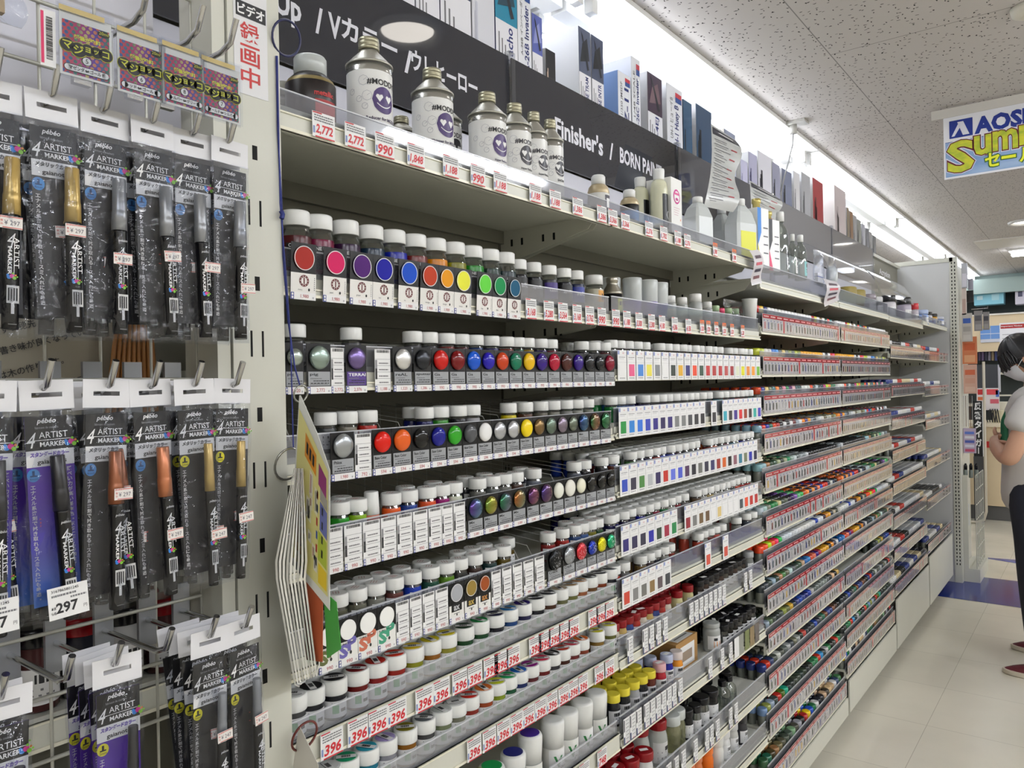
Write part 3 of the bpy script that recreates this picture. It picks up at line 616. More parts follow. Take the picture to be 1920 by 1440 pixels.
# second bay: small printed swatch cards
def swatch_mesh(c, v):
    k = ('w', c, v)
    if k not in MESH:
        w, h = .0385, .066; mb = MB(); mb.slab(0, w, 0, h, 0, .0005, PAPER); e = .0003
        mb.rect(0, w*.2, h*.86, h*.985, e, M('8c98c8', .5)); mb.text('418', w*.62, h*.88, e, h*.055, M('c86068', .5), None, 0, 0, 'C')
        mb.rect(0, w, h*.83, h*.834, e, LITEINK); scribble(mb, w*.15, w*.85, h*.76, h*.02, e, GREYINK, v, 7); scribble(mb, w*.15, w*.7, h*.71, h*.015, e, LITEINK, v+1, 7)
        mb.rect(0, w, h*.60, h*.603, e, GREYINK)
        if c: mb.rect(w*.2, w*.84, h*.14, h*.54, e, M(c, .4))
        else: mb.rect(w*.1, w*.11, h*.18, h*.52, e, INK)
        scribble(mb, w*.2, w*.8, h*.07, h*.02, e, GREYINK, v+2, 7); mb.rect(w-.0005, w, 0, h, e, LITEINK)
        MESH[k] = mb.mesh('swatch')
    return MESH[k]
SW = {3: [None, 'e05888', '3c80d0', 'e8dc50', '808488', None, '20302a', 'dca820', '20206c', 'e04420', '1c4030', 'b82c2c', 'a83030', 'b03034', 'b04848', '982c34', 'dce0c8', 'dcd820', 'e08830', 'e89828', '70b030'],
      4: ['18883c', '2c80d0', '2870d8', '3444b0', '28207c', '241c50', '28206c', '7c7e80', '7c7e80', '44464c', '303038', '24242c', '', '2c2c34', '', '30a0b4', '242428', '3c2c88', 'c82830', '8c3420', '34242c', '30a8a0', '4840b0'],
      5: ['2444b0', '302c40', '447c3c', 'b8bcc0', '241c50', 'b82820', '6070d8', '4858c8', '4c2c58', '20202c', '6c6e6c', '24243c', '2c2c60', '8c2420', 'd06020', '18181c', '885868', '307c98', '707860', '1424a4', '14143c', ''],
      6: ['241c6c', '201c48', '24243c', '18209c', '20382c', '981c3c', '187c44', '', '902430', '787878', '685030', '685038', None, 'd8c080', None, None, None, '40484c', 'e05030', 'b82c28', 'b02828', ''],
      7: ['c03c28', '7c7c7c', '646460', '84683c', '54464c', '30343c', '', '', '', '', '', 'c84c38', '', '', 'c85040', '', '', '', '', '', '', '']}
for n, cs in SW.items():
    p = .872/len(cs); v = 0
    for i, c in enumerate(cs):
        if c == '': continue
        v += 1
        y0 = BAY[2]+.012+p*i
        o = put('swatch_card', swatch_mesh(c, i % 3), None, (-.8325, y0, Z2[n-1]+.001)); o.scale = (1, min(1, p/.039), 1)
        tag(o, 'white swatch card with %s patch, %s along the %s shelf, second bay' % (cname(c) if c else 'blank white', ORD[v-1], ORD[n-1]), 'sample card', 'swatch cards on the %s shelf' % ORD[n-1])
# second bay, lower shelves: small bar-coded labels
def small_code(v):
    k = ('sc', v)
    if k not in MESH:
        mb = MB(); w, h = .026, .056; mb.slab(0, w, 0, h, 0, .0004, PAPER); e = .0003
        for q in range(6): mb.rect(w*.3, w*.95, h*(.14+.14*q), h*(.14+.14*q)+.0004, e, GREYINK); scribble(mb, w*.35, w*.9, h*(.19+.14*q), h*.03, e, GREYINK, q+v, 6)
        mb.rect(w*.04, w*.2, h*.5, h*.95, e, M('3c3e48', .5)); mb.rect(0, w*.22, 0, h*.3, e, M('3c4468', .5)); mb.rect(w*.2, w*1.0, 0, h*.05, e, M('585c70', .5)); mb.text('407', w*.6, h*.03, e*1.4, h*.07, M('c86068', .5), None, 0, 0, 'C')
        MESH[k] = mb.mesh('code')
    return MESH[k]
for n, us in ((8, [1.475, 1.545, 1.575, 1.61, 1.645, 1.79, 1.82, 1.85, 1.88, 1.91, 1.94, 1.97, 2.0, 2.16, 2.20]), (9, [1.452, 1.48, 1.508, 1.545, 1.573, 1.601, 1.629, 1.657, 1.685, 1.72, 1.90, 1.98, 2.04]), (10, [1.60, 1.65, 1.69, 1.73, 1.80, 1.87, 1.90, 1.94, 2.03, 2.07])):
    for k, y in enumerate(us):
        tag(put('code_label', small_code(k % 3), None, (-.8325, y, Z2[n-1]+.006)), 'narrow barcode label, %s along the %s shelf of the second bay' % (ORD[k], ORD[n-1]), 'shelf label', 'narrow barcode labels of the second bay')
for k, (y, c) in enumerate(((2.08, 'e4e4e4'), (2.115, '8a8c84'), (2.16, '6c7444'), (2.20, '84704c'), (2.24, '5c5450'))):
    tag(MB().slab(0, .034, 0, .056, 0, .0006, M(c, .4)).build('swatch_chip', loc=(-.8325, y, Z2[8]+.008)), 'plain %s colour chip clipped to the ninth shelf guard' % cname(c), 'sample card', 'plain colour chips')
# printed label strips along the third to sixth bays
STRIPF = M('c8c0bc', .05, 0, 1, .98); STRIPM = M('b8b2b2', .12, 0, .5, .4); STRIPR = (M('a0202c', .12, 0, .5, .4), M('a45058', .05, 0, 1, .98))  # far bays: floor glare put into the paler strip colours
for m_ in (STRIPF, STRIPM) + STRIPR: m_.node_tree.nodes['Principled BSDF'].inputs['Coat IOR'].default_value = 1.75; m_.node_tree.nodes['Principled BSDF'].inputs['Coat Roughness'].default_value = .04
def strip_mesh(L, seed, faded):
    r = random.Random(seed); mb = MB(); h = .056; mb.slab(0, L, 0, h, 0, .0006, STRIPF if faded else STRIPM); e = .0003
    mb.rect(.004, L*.98, h*.76, h*.98, e, STRIPR[faded]); u = .012
    while u < L*.95: scribble(mb, u, u+.045, h*.83, h*.08, e*2, M('c89898', .3), seed+int(u*99), 4); u += .062
    u = .008; cs = ['1c1e24', '24282c', '8c2428', '24306c', '3c4034', '5c5e60', 'b09040', '5c241c', '30404c', '1c3424', '2c2c30', '202226', 'a0a0a0']
    PW = M('c8c6c6', .05, 0, 1, .98) if faded else M('c8c6ca', .1, 0, .6, .5)
    while u < L-.03:
        if r.random() < .96:
            mb.rect(u, u+.026, h*.04, h*.68, e, PW); mb.rect(u+.004, u+.012, h*.6, h*.66, e*2, NAVYT)
            mb.rect(u+.007, u+.020, h*.16, h*.56, e*2, M(r.choice(cs), .05 if faded else .3, 0, 1, .98 if faded else .3)); mb.rect(u+.005, u+.022, h*.07, h*.10, e*2, GREYINK)
        else: mb.rect(u, u+.014, h*.04, h*.76, e, M('a02834', .3))
        u += .031
    return mb.mesh('strip')
for b, zs in ((3, Z3), (4, Z4), (5, Z5), (6, Z6)):
    for n, z in enumerate(zs, 1):
        if n == 1: continue
        L = BAY[b+1]-BAY[b]-.02
        put('printed_label_strip', strip_mesh(L, b*20+n, b > 3), SHELVES[(b, n)], (XF+.0035, -L/2, .008 if b < 5 else .005))

# ------------------------------------------------------------------ jars and bottles
LIDS = {}
def lid_mesh(r, h, kind='white', c=None, band=True):
    k = ('lid', r, h, kind, c)
    if k in MESH: return MESH[k]
    mb = MB(); m = CAPW if kind == 'white' else M(c, .22, 0, .5, .3)
    mb.lathe([(r*.97, 0), (r, .001), (r, h*.86), (r*.965, h*.95), (r*.9, h), (r*.86, h-.0004)], m, 28)
    if kind == 'white' and c == 'scrib':     # pencilled price on the lid
        for q in range(3): mb.box(-.006+.004*q, -.0052+.004*q, -.006, .006, h, h+.0002, M('b07878', .5), Matrix.Rotation(.5, 4, 'Z'))
    MESH[k] = mb.mesh('lid'); return MESH[k]
def body_mesh(kind, c):
    k = ('body', kind, c)
    if k in MESH: return MESH[k]
    P = paint(c); mb = MB()
    if kind == 'jar': mb.lathe([(.0125, 0), (.0142, .0015, P), (.0146, .004, P), (.0146, .030, P), (.0140, .034, GLASS), (.0118, .0385, GLASS), (.0115, .042, GLASS)], P, 22)
    elif kind == 'big': mb.lathe([(.0190, 0), (.0212, .003, P), (.0215, .006, P), (.0215, .046, P), (.0212, .050, GLASS), (.0195, .058, GLASS), (.0165, .063, GLASS), (.0160, .068, GLASS)], P, 26)
    elif kind == 'acry': mb.lathe([(.0158, 0), (.0166, .002, P), (.0168, .030, P), (.0160, .034, P), (.0160, .036, P)], P, 24)
    MESH[k] = mb.mesh('body'); return MESH[k]
def wrap(r, z0, z1, a0, a1, mat, deco=None, seg=14):
    """paper label around a jar; a = angle from +X"""
    mb = MB(); n = seg; vs = []
    for i in range(n+1):
        a = a0+(a1-a0)*i/n; vs += [(r*math.cos(a), r*math.sin(a), z0), (r*math.cos(a), r*math.sin(a), z1)]
    mb.add(vs, [(2*i, 2*i+2, 2*i+3, 2*i+1) for i in range(n)], mat, True)
    if deco:
        for (b0, b1, y0, y1, m) in deco:
            vs = []; rr = r+.0002
            for i in range(4):
                a = a0+(a1-a0)*(b0+(b1-b0)*i/3); vs += [(rr*math.cos(a), rr*math.sin(a), z0+(z1-z0)*y0), (rr*math.cos(a), rr*math.sin(a), z0+(z1-z0)*y1)]
            mb.add(vs, [(2*i, 2*i+2, 2*i+3, 2*i+1) for i in range(3)], m, True)
    return mb
def wrap_text(mb, s, r, z, a, h, mat, T=None, bold=.03):
    vs, fs, tw, th = text_geo(s, bold, 0, 2); k = h/th; W_ = tw*k
    out = []
    for x, y in vs:
        q = a+(x*k-W_/2)/r; out.append((r*math.cos(q), r*math.sin(q), z+y*k))
    mb.add(out, fs, mat, False, T); return mb
JARS = [0]
def jar(X, y, zs, c, label, lid='white', lidc=None, kind='jar', dz=0, lab=True, group='white-lidded paint jars', name='paint_jar', rz=None):
    t = thing(name, label, 'jar' if kind != 'acry' else 'jar', (X, y, zs), rz if rz is not None else random.uniform(-.5, .5), group)
    put('glass_body', body_mesh(kind, c), t)
    if kind == 'jar':
        put('lid', lid_mesh(.0158, .018, lid, lidc), t, (0, 0, .0385))
        if lab:
            k = ('jl',)
            if k not in MESH: MESH[k] = wrap(.0149, .006, .027, -1.2, 1.2, PAPER, [(.2, .8, .7, .85, INK), (.2, .9, .45, .52, GREYINK), (.2, .7, .25, .32, GREYINK)]).mesh('lab')
            put('paper_label', MESH[k], t)
    elif kind == 'big': put('lid', lid_mesh(.0195, .021), t, (0, 0, .0645))
    return t
ZT = .0342   # board top above the lip's lower edge
# second shelf: big bottles
bigs = [(537, 571, '481014'), (571, 623, '640830'), (624, 671, '2c1030'), (673, 716, '0c2438'), (717, 757, '0c1c90'), (758, 795, '601810'), (796, 833, 'c87c08'), (834, 867, '787808'), (867, 901, '147818'), (902, 930, '0c2c20'), (932, 959, '0c2428')]
JW = M('c8b8b0', .5)
for i, (a, b, c) in enumerate(bigs):
    y = ycol((a+b)/2, 1.62, -.868)
    t = jar(-.868, y, 1.52+ZT, c, 'big square-shouldered bottle of %s paint, white lid, %s along the second shelf' % (cname(c), ORD[i]), kind='big', group='big white-lidded bottles on the second shelf', name='paint_bottle', rz=-.35)
    mb = wrap(.0218, .008, .040, -.9, .9, BLACKC)
    wrap_text(mb, 'ONE DROP', .0221, .034, 0, .005, M('c8c8c8', .5)); mb.build('paper_label', t)
for i, (px, s, lc, bc) in enumerate(((972, 'reAL', '141418', '101014'), (1000, 'sputter', '141418', '18181c'), (1029, 'TERRAI', '3c2878', '38383c'), (1057, 'sputter', '141418', '1c1c20'), (1080, 'reAL', '20308c', '202848'))):
    y = ycol(px, 1.6, -.872)
    t = thing('paint_bottle', 'clear-necked bottle lettered %s behind the guard, %s past the teal disc card' % (s, ORD[i]), 'jar', (-.872, y, 1.52+ZT), -.35, 'lettered white-lidded bottles on the second shelf')
    mb = MB(); mb.lathe([(.0150, 0), (.0172, .002, paint(bc)), (.0175, .045, paint(bc)), (.0172, .050, GLASS), (.0135, .058, GLASS), (.0128, .062, GLASS)], paint(bc), 24); mb.build('glass_body', t)
    put('lid', lid_mesh(.0160, .019), t, (0, 0, .060))
    mb = wrap(.0179, .012, .044, -1.1, 1.1, M(lc, .4)); wrap_text(mb, s, .0182, .026, .1, .008 if s != 'TERRAI' else .006, PAPER); mb.build('paper_label', t)
def bottle(X, y, z, prof, mats, label, cat='bottle', name='bottle', parts=(), rz=0, group=None):
    t = thing(name, label, cat, (X, y, z), rz, group)
    MB().lathe(prof, mats, 26).build('body', t)
    for nm, mb in parts: mb.build(nm, t)
    return t
zs = 1.52+ZT
y = ycol(1114, 1.6, -.88)
bottle(-.88, y, zs, [(.019, 0, M('b0ac98', .3)), (.0205, .003, M('b4b09c', .3)), (.0205, .048, GLASS), (.017, .056, GLASS), (.016, .06, GLASS)], GLASS, 'cream jar with white lid and orange M label on the second shelf', 'jar', 'paint_jar',
       [('lid', MB().lathe([(.0195, .058), (.0195, .076), (.018, .079)], CAPW, 26)), ('paper_label', wrap_text(wrap(.0209, .02, .045, -.2, 1.2, M('d89838', .4)), 'Mr', .0212, .024, .75, .014, INK))], -.35)
y = ycol(1148, 1.6, -.885)
TIN = M('a8a498', .3, .9)
bottle(-.885, y, zs, [(.022, 0, BLACKC), (.0225, .045, TIN), (.0235, .046, TIN), (.0225, .05, TIN), (.013, .066, TIN), (.012, .072, TIN), (.0135, .073, TIN), (.0135, .082, TIN), (.012, .084, TIN)], TIN,
       'small cone-top tin, black label with yellow blot, on the second shelf', 'tin', 'cone_top_tin', [('blot', wrap(.0229, .004, .034, -.1, .9, M('c8d020', .4), [(.2, .45, .5, .8, INK), (.6, .85, .5, .8, INK)]))], -.35)
for k, (px, X, c) in enumerate(((1146, -.94, 'd0d0dc'), (1186, -.905, '8878b8'), (1216, -.895, '8878b8'), (1236, -.90, '4a3088'))):
    y = ycol(px, 1.6, X)
    mb = MB(); mb.lathe([(.018, 0, M(c, .35)), (.0225, .042, MILKY), (.0228, .075, MILKY), (.0235, .095, CAPW), (.0215, .097, CAPW)], M(c, .35), 26)
    tag(mb.build('measuring_cup', loc=(X, y, zs), rz=0), 'stack of white and purple measuring cups, %s of four on the second shelf' % ORD[k], 'cup', 'stacked measuring cups')
    if k > 0: pass
for k, (px, lid, c, s, X) in enumerate(((1257, 'e8e8e6', 'c4b8a0', 1, -.88), (1279, 'e8e8e6', 'b8b49c', 1, -.875), (1304, 'e8e8e6', 'c8ccb8', 1.25, -.875), (1326, 'e8e8e6', 'c8cccc', 1, -.875), (1341, 'a0b890', 'c8ccc4', .9, -.875), (1352, 'd04068', 'c8c0bc', .8, -.87), (1365, 'a0b890', 'ccccc8', .9, -.88), (1378, 'a0b890', 'ccccc8', .95, -.885))):
    y = ycol(px, 1.58, X)
    bottle(X, y, zs, [(.0145*s, 0, M(c, .3)), (.015*s, .03*s, FROST), (.015*s, .042*s, FROST), (.012*s, .048*s, FROST)], FROST, 'small pale bottle with %s lid, %s of the little bottles on the second shelf' % (cname(lid), ORD[k]), 'bottle', 'small_bottle',
           [('lid', MB().lathe([(.0135*s, .046*s), (.0135*s, .062*s), (.012*s, .064*s)], M(lid, .35), 20))], 0, 'little pale bottles on the second shelf')
y = ycol(1406, 1.58, -.868)
tag(MB().lathe([(.017, 0), (.0235, .092), (.0245, .094), (.0235, .095), (.022, .093), (.016, .003)], CAPW, 26).build('paper_cup', loc=(-.868, y, zs)), 'tall white tapered cup at the far end of the second shelf', 'cup')

# rows behind the sample cards of the first bay: (pixel column, rows back, paint)
def fill(bay, n, z, items, h=.05, X0=-.862, name='row'):
    cnt = {}
    for px, back, c in items:
        X = X0-.036*back; y = ycol(px, z+ZT+h, X); cnt[back] = cnt.get(back, 0)+1
        dark = cname(c)
        row = ('front row', 'second row', 'third row', 'fourth row')[back]
        jar(X, y, z+ZT, c, 'white-lidded jar of %s paint, %s in the %s, %s shelf' % (dark, ORD[cnt[back]-1], row, ORD[n-1]), lidc='scrib' if n in (5, 6) else None, group='paint jars on the %s shelf' % ORD[n-1])
fill(1, 3, Z1[2], [(551, 0, '303030'), (658, 0, '48484c'), (773, 0, '404044'), (803, 0, '2c2c30'), (836, 0, '601410'), (863, 0, '400c0c'), (890, 0, '0c2c60'), (920, 0, '10104c'), (948, 0, '601c10'), (968, 0, '0c4434'), (987, 0, '705c10'),
     (1012, 0, '1c0c48'), (1031, 0, '580c20'), (1090, 0, '14141c'), (1112, 0, '141418'), (1132, 0, '40080c'), (790, 1, '303034'), (820, 1, '24242c'), (892, 1, '281c48'), (912, 1, '203050'), (953, 1, '40180c'), (1075, 1, '48080c'), (1100, 1, '40080c')])
fill(1, 4, Z1[3], [(610, 0, '303434'), (650, 0, '706c60'), (688, 0, 'a82820'), (795, 0, '10144c'), (824, 0, '2c7c20'), (858, 0, '14141c'), (884, 0, '98989c'), (953, 0, 'c8b818'), (984, 0, '50301c'), (1013, 0, '5c584c'), (1036, 0, '6c6c60'), (1060, 0, '70706c'),
     (1080, 0, '84847c'), (1100, 0, '686c60'), (772, 1, '10144c'), (828, 1, '2c7c20'), (975, 1, '50501c'), (1028, 1, '3c3c38'), (1046, 1, '505048'), (1092, 1, '505048')])
fill(1, 5, Z1[4], [(635, 0, '208c20'), (668, 0, '80a820'), (733, 0, 'd85820'), (765, 0, '203c84'), (800, 0, 'd05028'), (826, 0, '840c60'), (850, 0, 'c8ccb8'), (895, 0, '60605c'), (922, 0, '585c5c'), (944, 0, '6c6c68'), (966, 0, '443028'), (1000, 0, '606470'), (1076, 0, '505460'), (1095, 0, '202024'),
     (1127, 0, '1c1c20'), (1148, 0, '4c2418'), (640, 1, '40683c'), (760, 1, '787c78'), (812, 1, '8c8c88'), (872, 1, '2c2c30'), (908, 1, '48484c'), (976, 1, '40404c'), (1116, 1, '501418'), (1138, 1, '401014')])
y = ycol(697, 1.2, -.862)
t = bottle(-.862, y, Z1[4]+ZT, [(.0115, 0, paint('e07860')), (.0125, .003, paint('e07860')), (.0125, .024, paint('e88870')), (.0105, .030, paint('e88870'))], paint('e07860'), 'slim bottle of salmon paint with a tall white lid, fifth shelf', 'bottle', 'slim_bottle',
           [('lid', MB().lathe([(.0110, .029), (.0118, .030), (.0105, .062), (.0095, .063)], CAPW, 22))])
fill(1, 6, Z1[5], [(632, 0, '4c4c3c'), (668, 0, '5c5c50'), (703, 0, '74746c'), (738, 0, '5c3430'), (772, 0, '1c38a0'), (806, 0, '204838'), (835, 0, '547c20'), (860, 0, '2c2c2c'), (888, 0, '3c2c28'), (916, 0, '203838'), (942, 0, '4c4014'), (1027, 0, '782020'), (1053, 0, '902420'), (1076, 0, '28406c'), (1090, 0, '2c4878'), (1105, 0, '6c6820'), (1118, 0, '204024'), (1142, 0, '14143c'),
     (613, 1, '3c3c38'), (645, 1, '48484c'), (680, 1, '48484c'), (712, 1, '404040'), (752, 1, '4c4c48'), (790, 1, '3c3c40'), (858, 1, '2c1c18'), (885, 1, '3c3c38'), (908, 1, '3c3838'), (950, 1, '504018'), (1060, 1, '3c3c44'), (1082, 1, '3c3c44'), (1104, 1, '40403c')], h=.05)
# acrylic jars with coloured lid discs
def acry(n, items, X0=-.866):
    z = Z1[n-1]+ZT
    for i, (px, c, body) in enumerate(items):
        for back in (0, 1):
            X = X0-.042*back
            y = ycol(px, z+.05, X0)+.001
            k = ('acl', c, i % 3)
            if k not in MESH:
                mb = MB(); a = (.5, -.2, 1.1)[i % 3]; T = Matrix.Translation((0, 0, .0216)) @ Matrix.Rotation(a, 4, 'Z') @ Matrix.Rotation(-math.pi/2, 4, 'Y')
                mb.lathe([(.0150, .0208), (.0150, .0214)], M(c, .35), 26)
                T2 = Matrix.Rotation(a, 4, 'Z'); mb.box(-.0142, .0142, -.0045, .0045, .0213, .02165, PAPER, T2)
                for q in range(12): mb.box(-.007+.0011*q, -.0065+.0011*q+(.0003 if q % 3 else 0), -.003, .003, .0216, .0218, INK, T2)
                mb.box(-.013, .013, -.0062, -.0056, .0213, .02165, INK, T2)
                MESH[k] = mb.mesh('disc')
            t = thing('acrylic_jar', 'white-lidded jar with %s lid disc, %s along the %s shelf, %s row' % (cname(c), ORD[i], ORD[n-1], ('front', 'second')[back]), 'jar', (X, y, z), random.uniform(-.3, .3), 'low acrylic jars with printed lid discs')
            put('glass_body', body_mesh('acry', body), t); put('lid', lid_mesh(.0187, .021), t, (0, 0, .0345)); put('lid_disc', MESH[k], t, (0, 0, .0345))
            if back == 0:
                k = ('acw',)
                if k not in MESH: MESH[k] = wrap(.0171, .004, .027, -1.5, 1.5, PAPER, [(.32, .5, .25, .75, M('3c9c58', .5)), (.55, .72, .3, .5, INK), (.3, .8, .85, .9, GREYINK)]).mesh('lab')
                put('paper_label', MESH[k], t, (0, 0, 0), (0, 0, -.3-t.rotation_euler.z))
acry(7, [(548, 'c8c8c8', '404040'), (582, '16161a', '202024'), (625, '1a1a20', '1c1c20'), (667, '7c1418', '601010'), (703, 'b02018', '781818'), (738, 'd03018', '882018'), (772, 'e8c820', '808020'), (805, 'e0d020', '805018'), (835, 'e0d020', '888430'),
         (868, '1c3c24', '183c20'), (897, '189048', '143c20'), (926, '14143c', '1c1c24'), (952, '2080c8', '183868'), (978, '2c1870', '202040'), (1003, '1c1c20', '1c1c20'), (1026, '202428', '442818'), (1048, 'b8a890', '585838'), (1067, 'a88458', '606030'), (1085, 'c8905c', '885030'), (1104, '1c1c20', '604020'), (1122, '24242c', '702c10'), (1142, '30343c', '202028')])
acry(8, [(577, '70c0b0', '408080'), (614, 'e0e0e0', '606060'), (648, '189868', '207040'), (686, '28a0b8', '206c80'), (721, 'a898d0', '808088'), (759, '7c7418', '784c10'), (794, '5c6064', '3c3c3c'), (826, 'c8ccc8', '646c50'), (853, 'd0d0d0', '686858'), (878, 'd02c20', '782018'), (905, 'e87830', '883818'), (929, 'd0dc20', '788820'),
         (950, '20a860', '1c4c30'), (971, '1868c8', '1c2858'), (992, '901884', '501c20'), (1014, 'd82850', '601818'), (1033, '1c1c20', '2c2c30'), (1052, 'b83018', '402018'), (1070, 'c82040', '602020'), (1088, 'e07020', '702c18'), (1117, 'd8d020', '785c28'), (1140, 'd8d028', '505020')])
# tall tapered spray-tip bottles, ninth shelf
GRN = M('2c7c40', .4)
for i, (px, c) in enumerate(((905, 'a0a020'), (928, '109048'), (968, '181c70'), (1003, '3c1c88'), (1045, None), (1072, None), (1100, None), (1127, None))):
    X = -.872; z = Z1[8]+ZT; y = ycol(px-10, z+.11, X) if i > 2 else ycol(px-6, z+.075, X)
    tall = .86 if i > 2 else .72
    t = thing('tapered_bottle', 'white tapered bottle, %s, %s along the ninth shelf' % ('plain white top' if c is None else cname(c)+' top disc', ORD[i]), 'bottle', (X, y, z), -.4, 'tall white tapered bottles')
    MB().lathe([(.0215, 0), (.0225, .002), (.0225, .04), (.0215, .052*tall)], FROST if i % 2 else M('d8d6d0', .35), 26).build('body', t)
    MB().lathe([(.0215, .052*tall), (.0238, .094*tall), (.0238, .105*tall), (.0225, .110*tall), (.018, .112*tall)], CAPW, 28).build('cap', t)
    if c: MB().lathe([(.0185, .1105*tall), (.0185, .1128*tall)], M(c, .35), 26).build('top_disc', t)
    mb = wrap(.0229, .006, .044, -.9, 1.0, PAPER if i % 2 == 0 else M('e4e4e0', .5)); wrap_text(mb, 'V', .0233, .010, -.05, .022, GRN); wrap_text(mb, 'SPRAY', .0233, .006, .55, .006, INK); mb.build('paper_label', t)

# second bay: jars behind the swatch cards
jw = 0
deep = MB()
for n in (3, 4, 5, 6, 7):
    cs = SW[n]; p = .872/22; z = Z2[n-1]+ZT
    low = {3: (), 4: (), 5: (), 6: (), 7: (2, 9, 10, 16, 17)}[n]
    for i in range(22):
        if i in low: continue
        c = cs[i % len(cs)] or ('d8d8d0' if n < 7 else ('a0a09c', '7c2c24', '48505c')[i % 3])
        y = BAY[2]+.032+p*i
        dark = ''.join('%02x' % int(int(c[k:k+2], 16)*.8) for k in (0, 2, 4))
        rows = 5
        start = 0 if (i*7+n*3) % 11 else 1
        for b in range(start, rows):
            X = -.864-.037*b+random.uniform(-.003, .003); yy = y+random.uniform(-.0015, .0015)
            if b == start:
                jar(X, yy, z, dark, 'white-lidded jar of %s paint, %s along the %s shelf, second bay' % (cname(dark), ORD[i], ORD[n-1]), lab=False, group='white-lidded jars of the second bay')
            else:
                T = Matrix.Translation((X, yy, z)); P = paint(dark)
                deep.lathe([(.0140, 0), (.0146, .004), (.0146, .030), (.0118, .0385)], P, 8, T=T, cap=False)
                deep.lathe([(.0158, .0385), (.0158, .054), (.0142, .0565)], CAPW, 10, T=T)
tag(deep.build('paint_jar_mass'), 'the many white-lidded jars queued behind the front row in the second bay', 'jars', None, 'stuff')
# second bay, lower shelves
def simple(name, X, y, z, r, h, body, lidr, lidh, lidm, label, cat='bottle', group=None, lab=None, sticker=None, shoulder=.75, rz=0, labm=None, seg=24):
    t = thing(name, label, cat, (X, y, z), rz, group)
    MB().lathe([(r*.93, 0), (r, .002), (r, h*shoulder), (r*.93, h*(shoulder+.1)), (lidr*.85, h*.97), (lidr*.85, h+.002)], body, seg).build('body', t)
    MB().lathe([(lidr, 0), (lidr*1.02, .001), (lidr*1.02, lidh*.85), (lidr*.94, lidh)], lidm, seg).build('lid', t, (0, 0, h))
    if lab: wrap(r+.0004, h*.12, h*.68, -1.2, 1.2, labm or PAPER, lab).build('paper_label', t)
    if sticker: MB().box(-.005, .005, -.010, .010, lidh, lidh+.0004, PAPER).build('price_sticker', t, (0, 0, h), random.uniform(-.6, .9))
    return t
DEC = [(.3, .7, .6, .85, INK), (.25, .8, .4, .46, GREYINK), (.25, .7, .25, .3, GREYINK)]
RL = paint('7c0c14'); BK = paint('101014'); YL = paint('d8c83c')
z = Z2[7]+ZT; k = 0
for b in range(4):
    for i in range(13):
        y = 1.475+.032*i; X = -.868-.036*b
        if i > 7 and b == 0 and i % 2: continue
        k += 1
        simple('paint_jar_red_lid', X, y, z, .0150, .040, paint(('c8c0b0', '9c3028', '2c3c74', 'b89c60')[(i*3+b) % 4]) if i < 9 else paint('c8c090'), .0150, .017, RL, 'dark red lidded jar, %s along, %s row, eighth shelf' % (ORD[i], ('front', 'second', 'third', 'fourth')[b]), 'jar', 'dark red lidded jars on the eighth shelf', DEC if b == 0 else None, sticker=(i in (3, 4, 11) and b == 0))
for b in range(4):
    for i in range(10):
        y = 1.925+.034*i; X = -.868-.036*b
        simple('paint_jar_black_lid', X, y, z, .0152, .040, paint(('28201c', '3c2c24', '48443c')[(i+b) % 3]), .0155, .016, BK, 'black lidded jar, %s along, %s row, eighth shelf' % (ORD[i], ('front', 'second', 'third', 'fourth')[b]), 'jar', 'black lidded jars on the eighth shelf', DEC if b == 0 else None, sticker=(i % 3 == 1 and b < 2))
simple('paint_jar', -.868, 2.285, z, .017, .048, M('6c6e6c', .4), .0175, .018, M('9c9ea0', .4), 'grey lidded grey jar at the far end of the eighth shelf', 'jar', None, DEC)
z = Z2[8]+ZT
ky = [(1.475, 0), (1.485, 1), (1.52, 0), (1.53, 1), (1.525, 2), (1.565, 0), (1.575, 1), (1.57, 2), (1.605, 0), (1.61, 1), (1.61, 2), (1.645, 0), (1.65, 1)]
for i, (y, b) in enumerate(ky):
    simple('primer_bottle', -.872-.04*b, y, z, .0165, .052, (paint('14161c'), M('9a9ca0', .4), paint('14161c'), paint('4c1408'))[i % 4 if i > 1 else 0], .0165, .017, YL, 'yellow lidded bottle, %s of the cluster on the ninth shelf' % ORD[i], 'bottle', 'yellow lidded bottles on the ninth shelf', DEC, rz=-.4, labm=M('c8c8cc', .4))
for i, (y, X, c, lid) in enumerate(((1.70, -.872, 'a01c2c', 'd8a8b0'), (1.725, -.91, '18187c', 'a8b0c8'), (1.765, -.885, '1c2088', 'b8c0d8'), (1.80, -.875, 'e09030', 'd8ccc8'), (1.745, -.95, 'c8a8a0', 'd0b8b4'), (1.69, -.93, '181c6c', 'b0b8d0'), (1.655, -.955, '181c6c', 'b0b8c8'))):
    simple('paint_jar', X, y, z, .0165, .050, paint(c), .016, .02, M(lid, .35), '%s jar with pale lid, %s beside the yellow lidded cluster' % (cname(c), ORD[i]), 'jar', 'jars beside the yellow lidded bottles', DEC, sticker=i % 2 == 0, rz=-.4)
KRAFT = noise_mat('kraft_card', 'a8804c', '9c7644', 40, .7)
t = thing('parts_box', 'brown card box with white product label among the bottles, ninth shelf', 'box', (-.885, 1.885, z), 0)
MB().box(-.17, 0, -.065, .065, 0, .075, KRAFT).build('carton', t)
mb = MB(); mb.box(-.075, -.005, -.045, .05, .075, .0755, PAPER)
for q in range(5): mb.box(-.07+.012*q, -.066+.012*q, -.035, .04, .0755, .0758, GREYINK)
mb.slab(-.04, .045, .006, .06, .0006, .0005, PAPER); mb.rect(-.03, .03, .02, .045, .0008, M('9c8a78', .5)); mb.build('product_label', t)
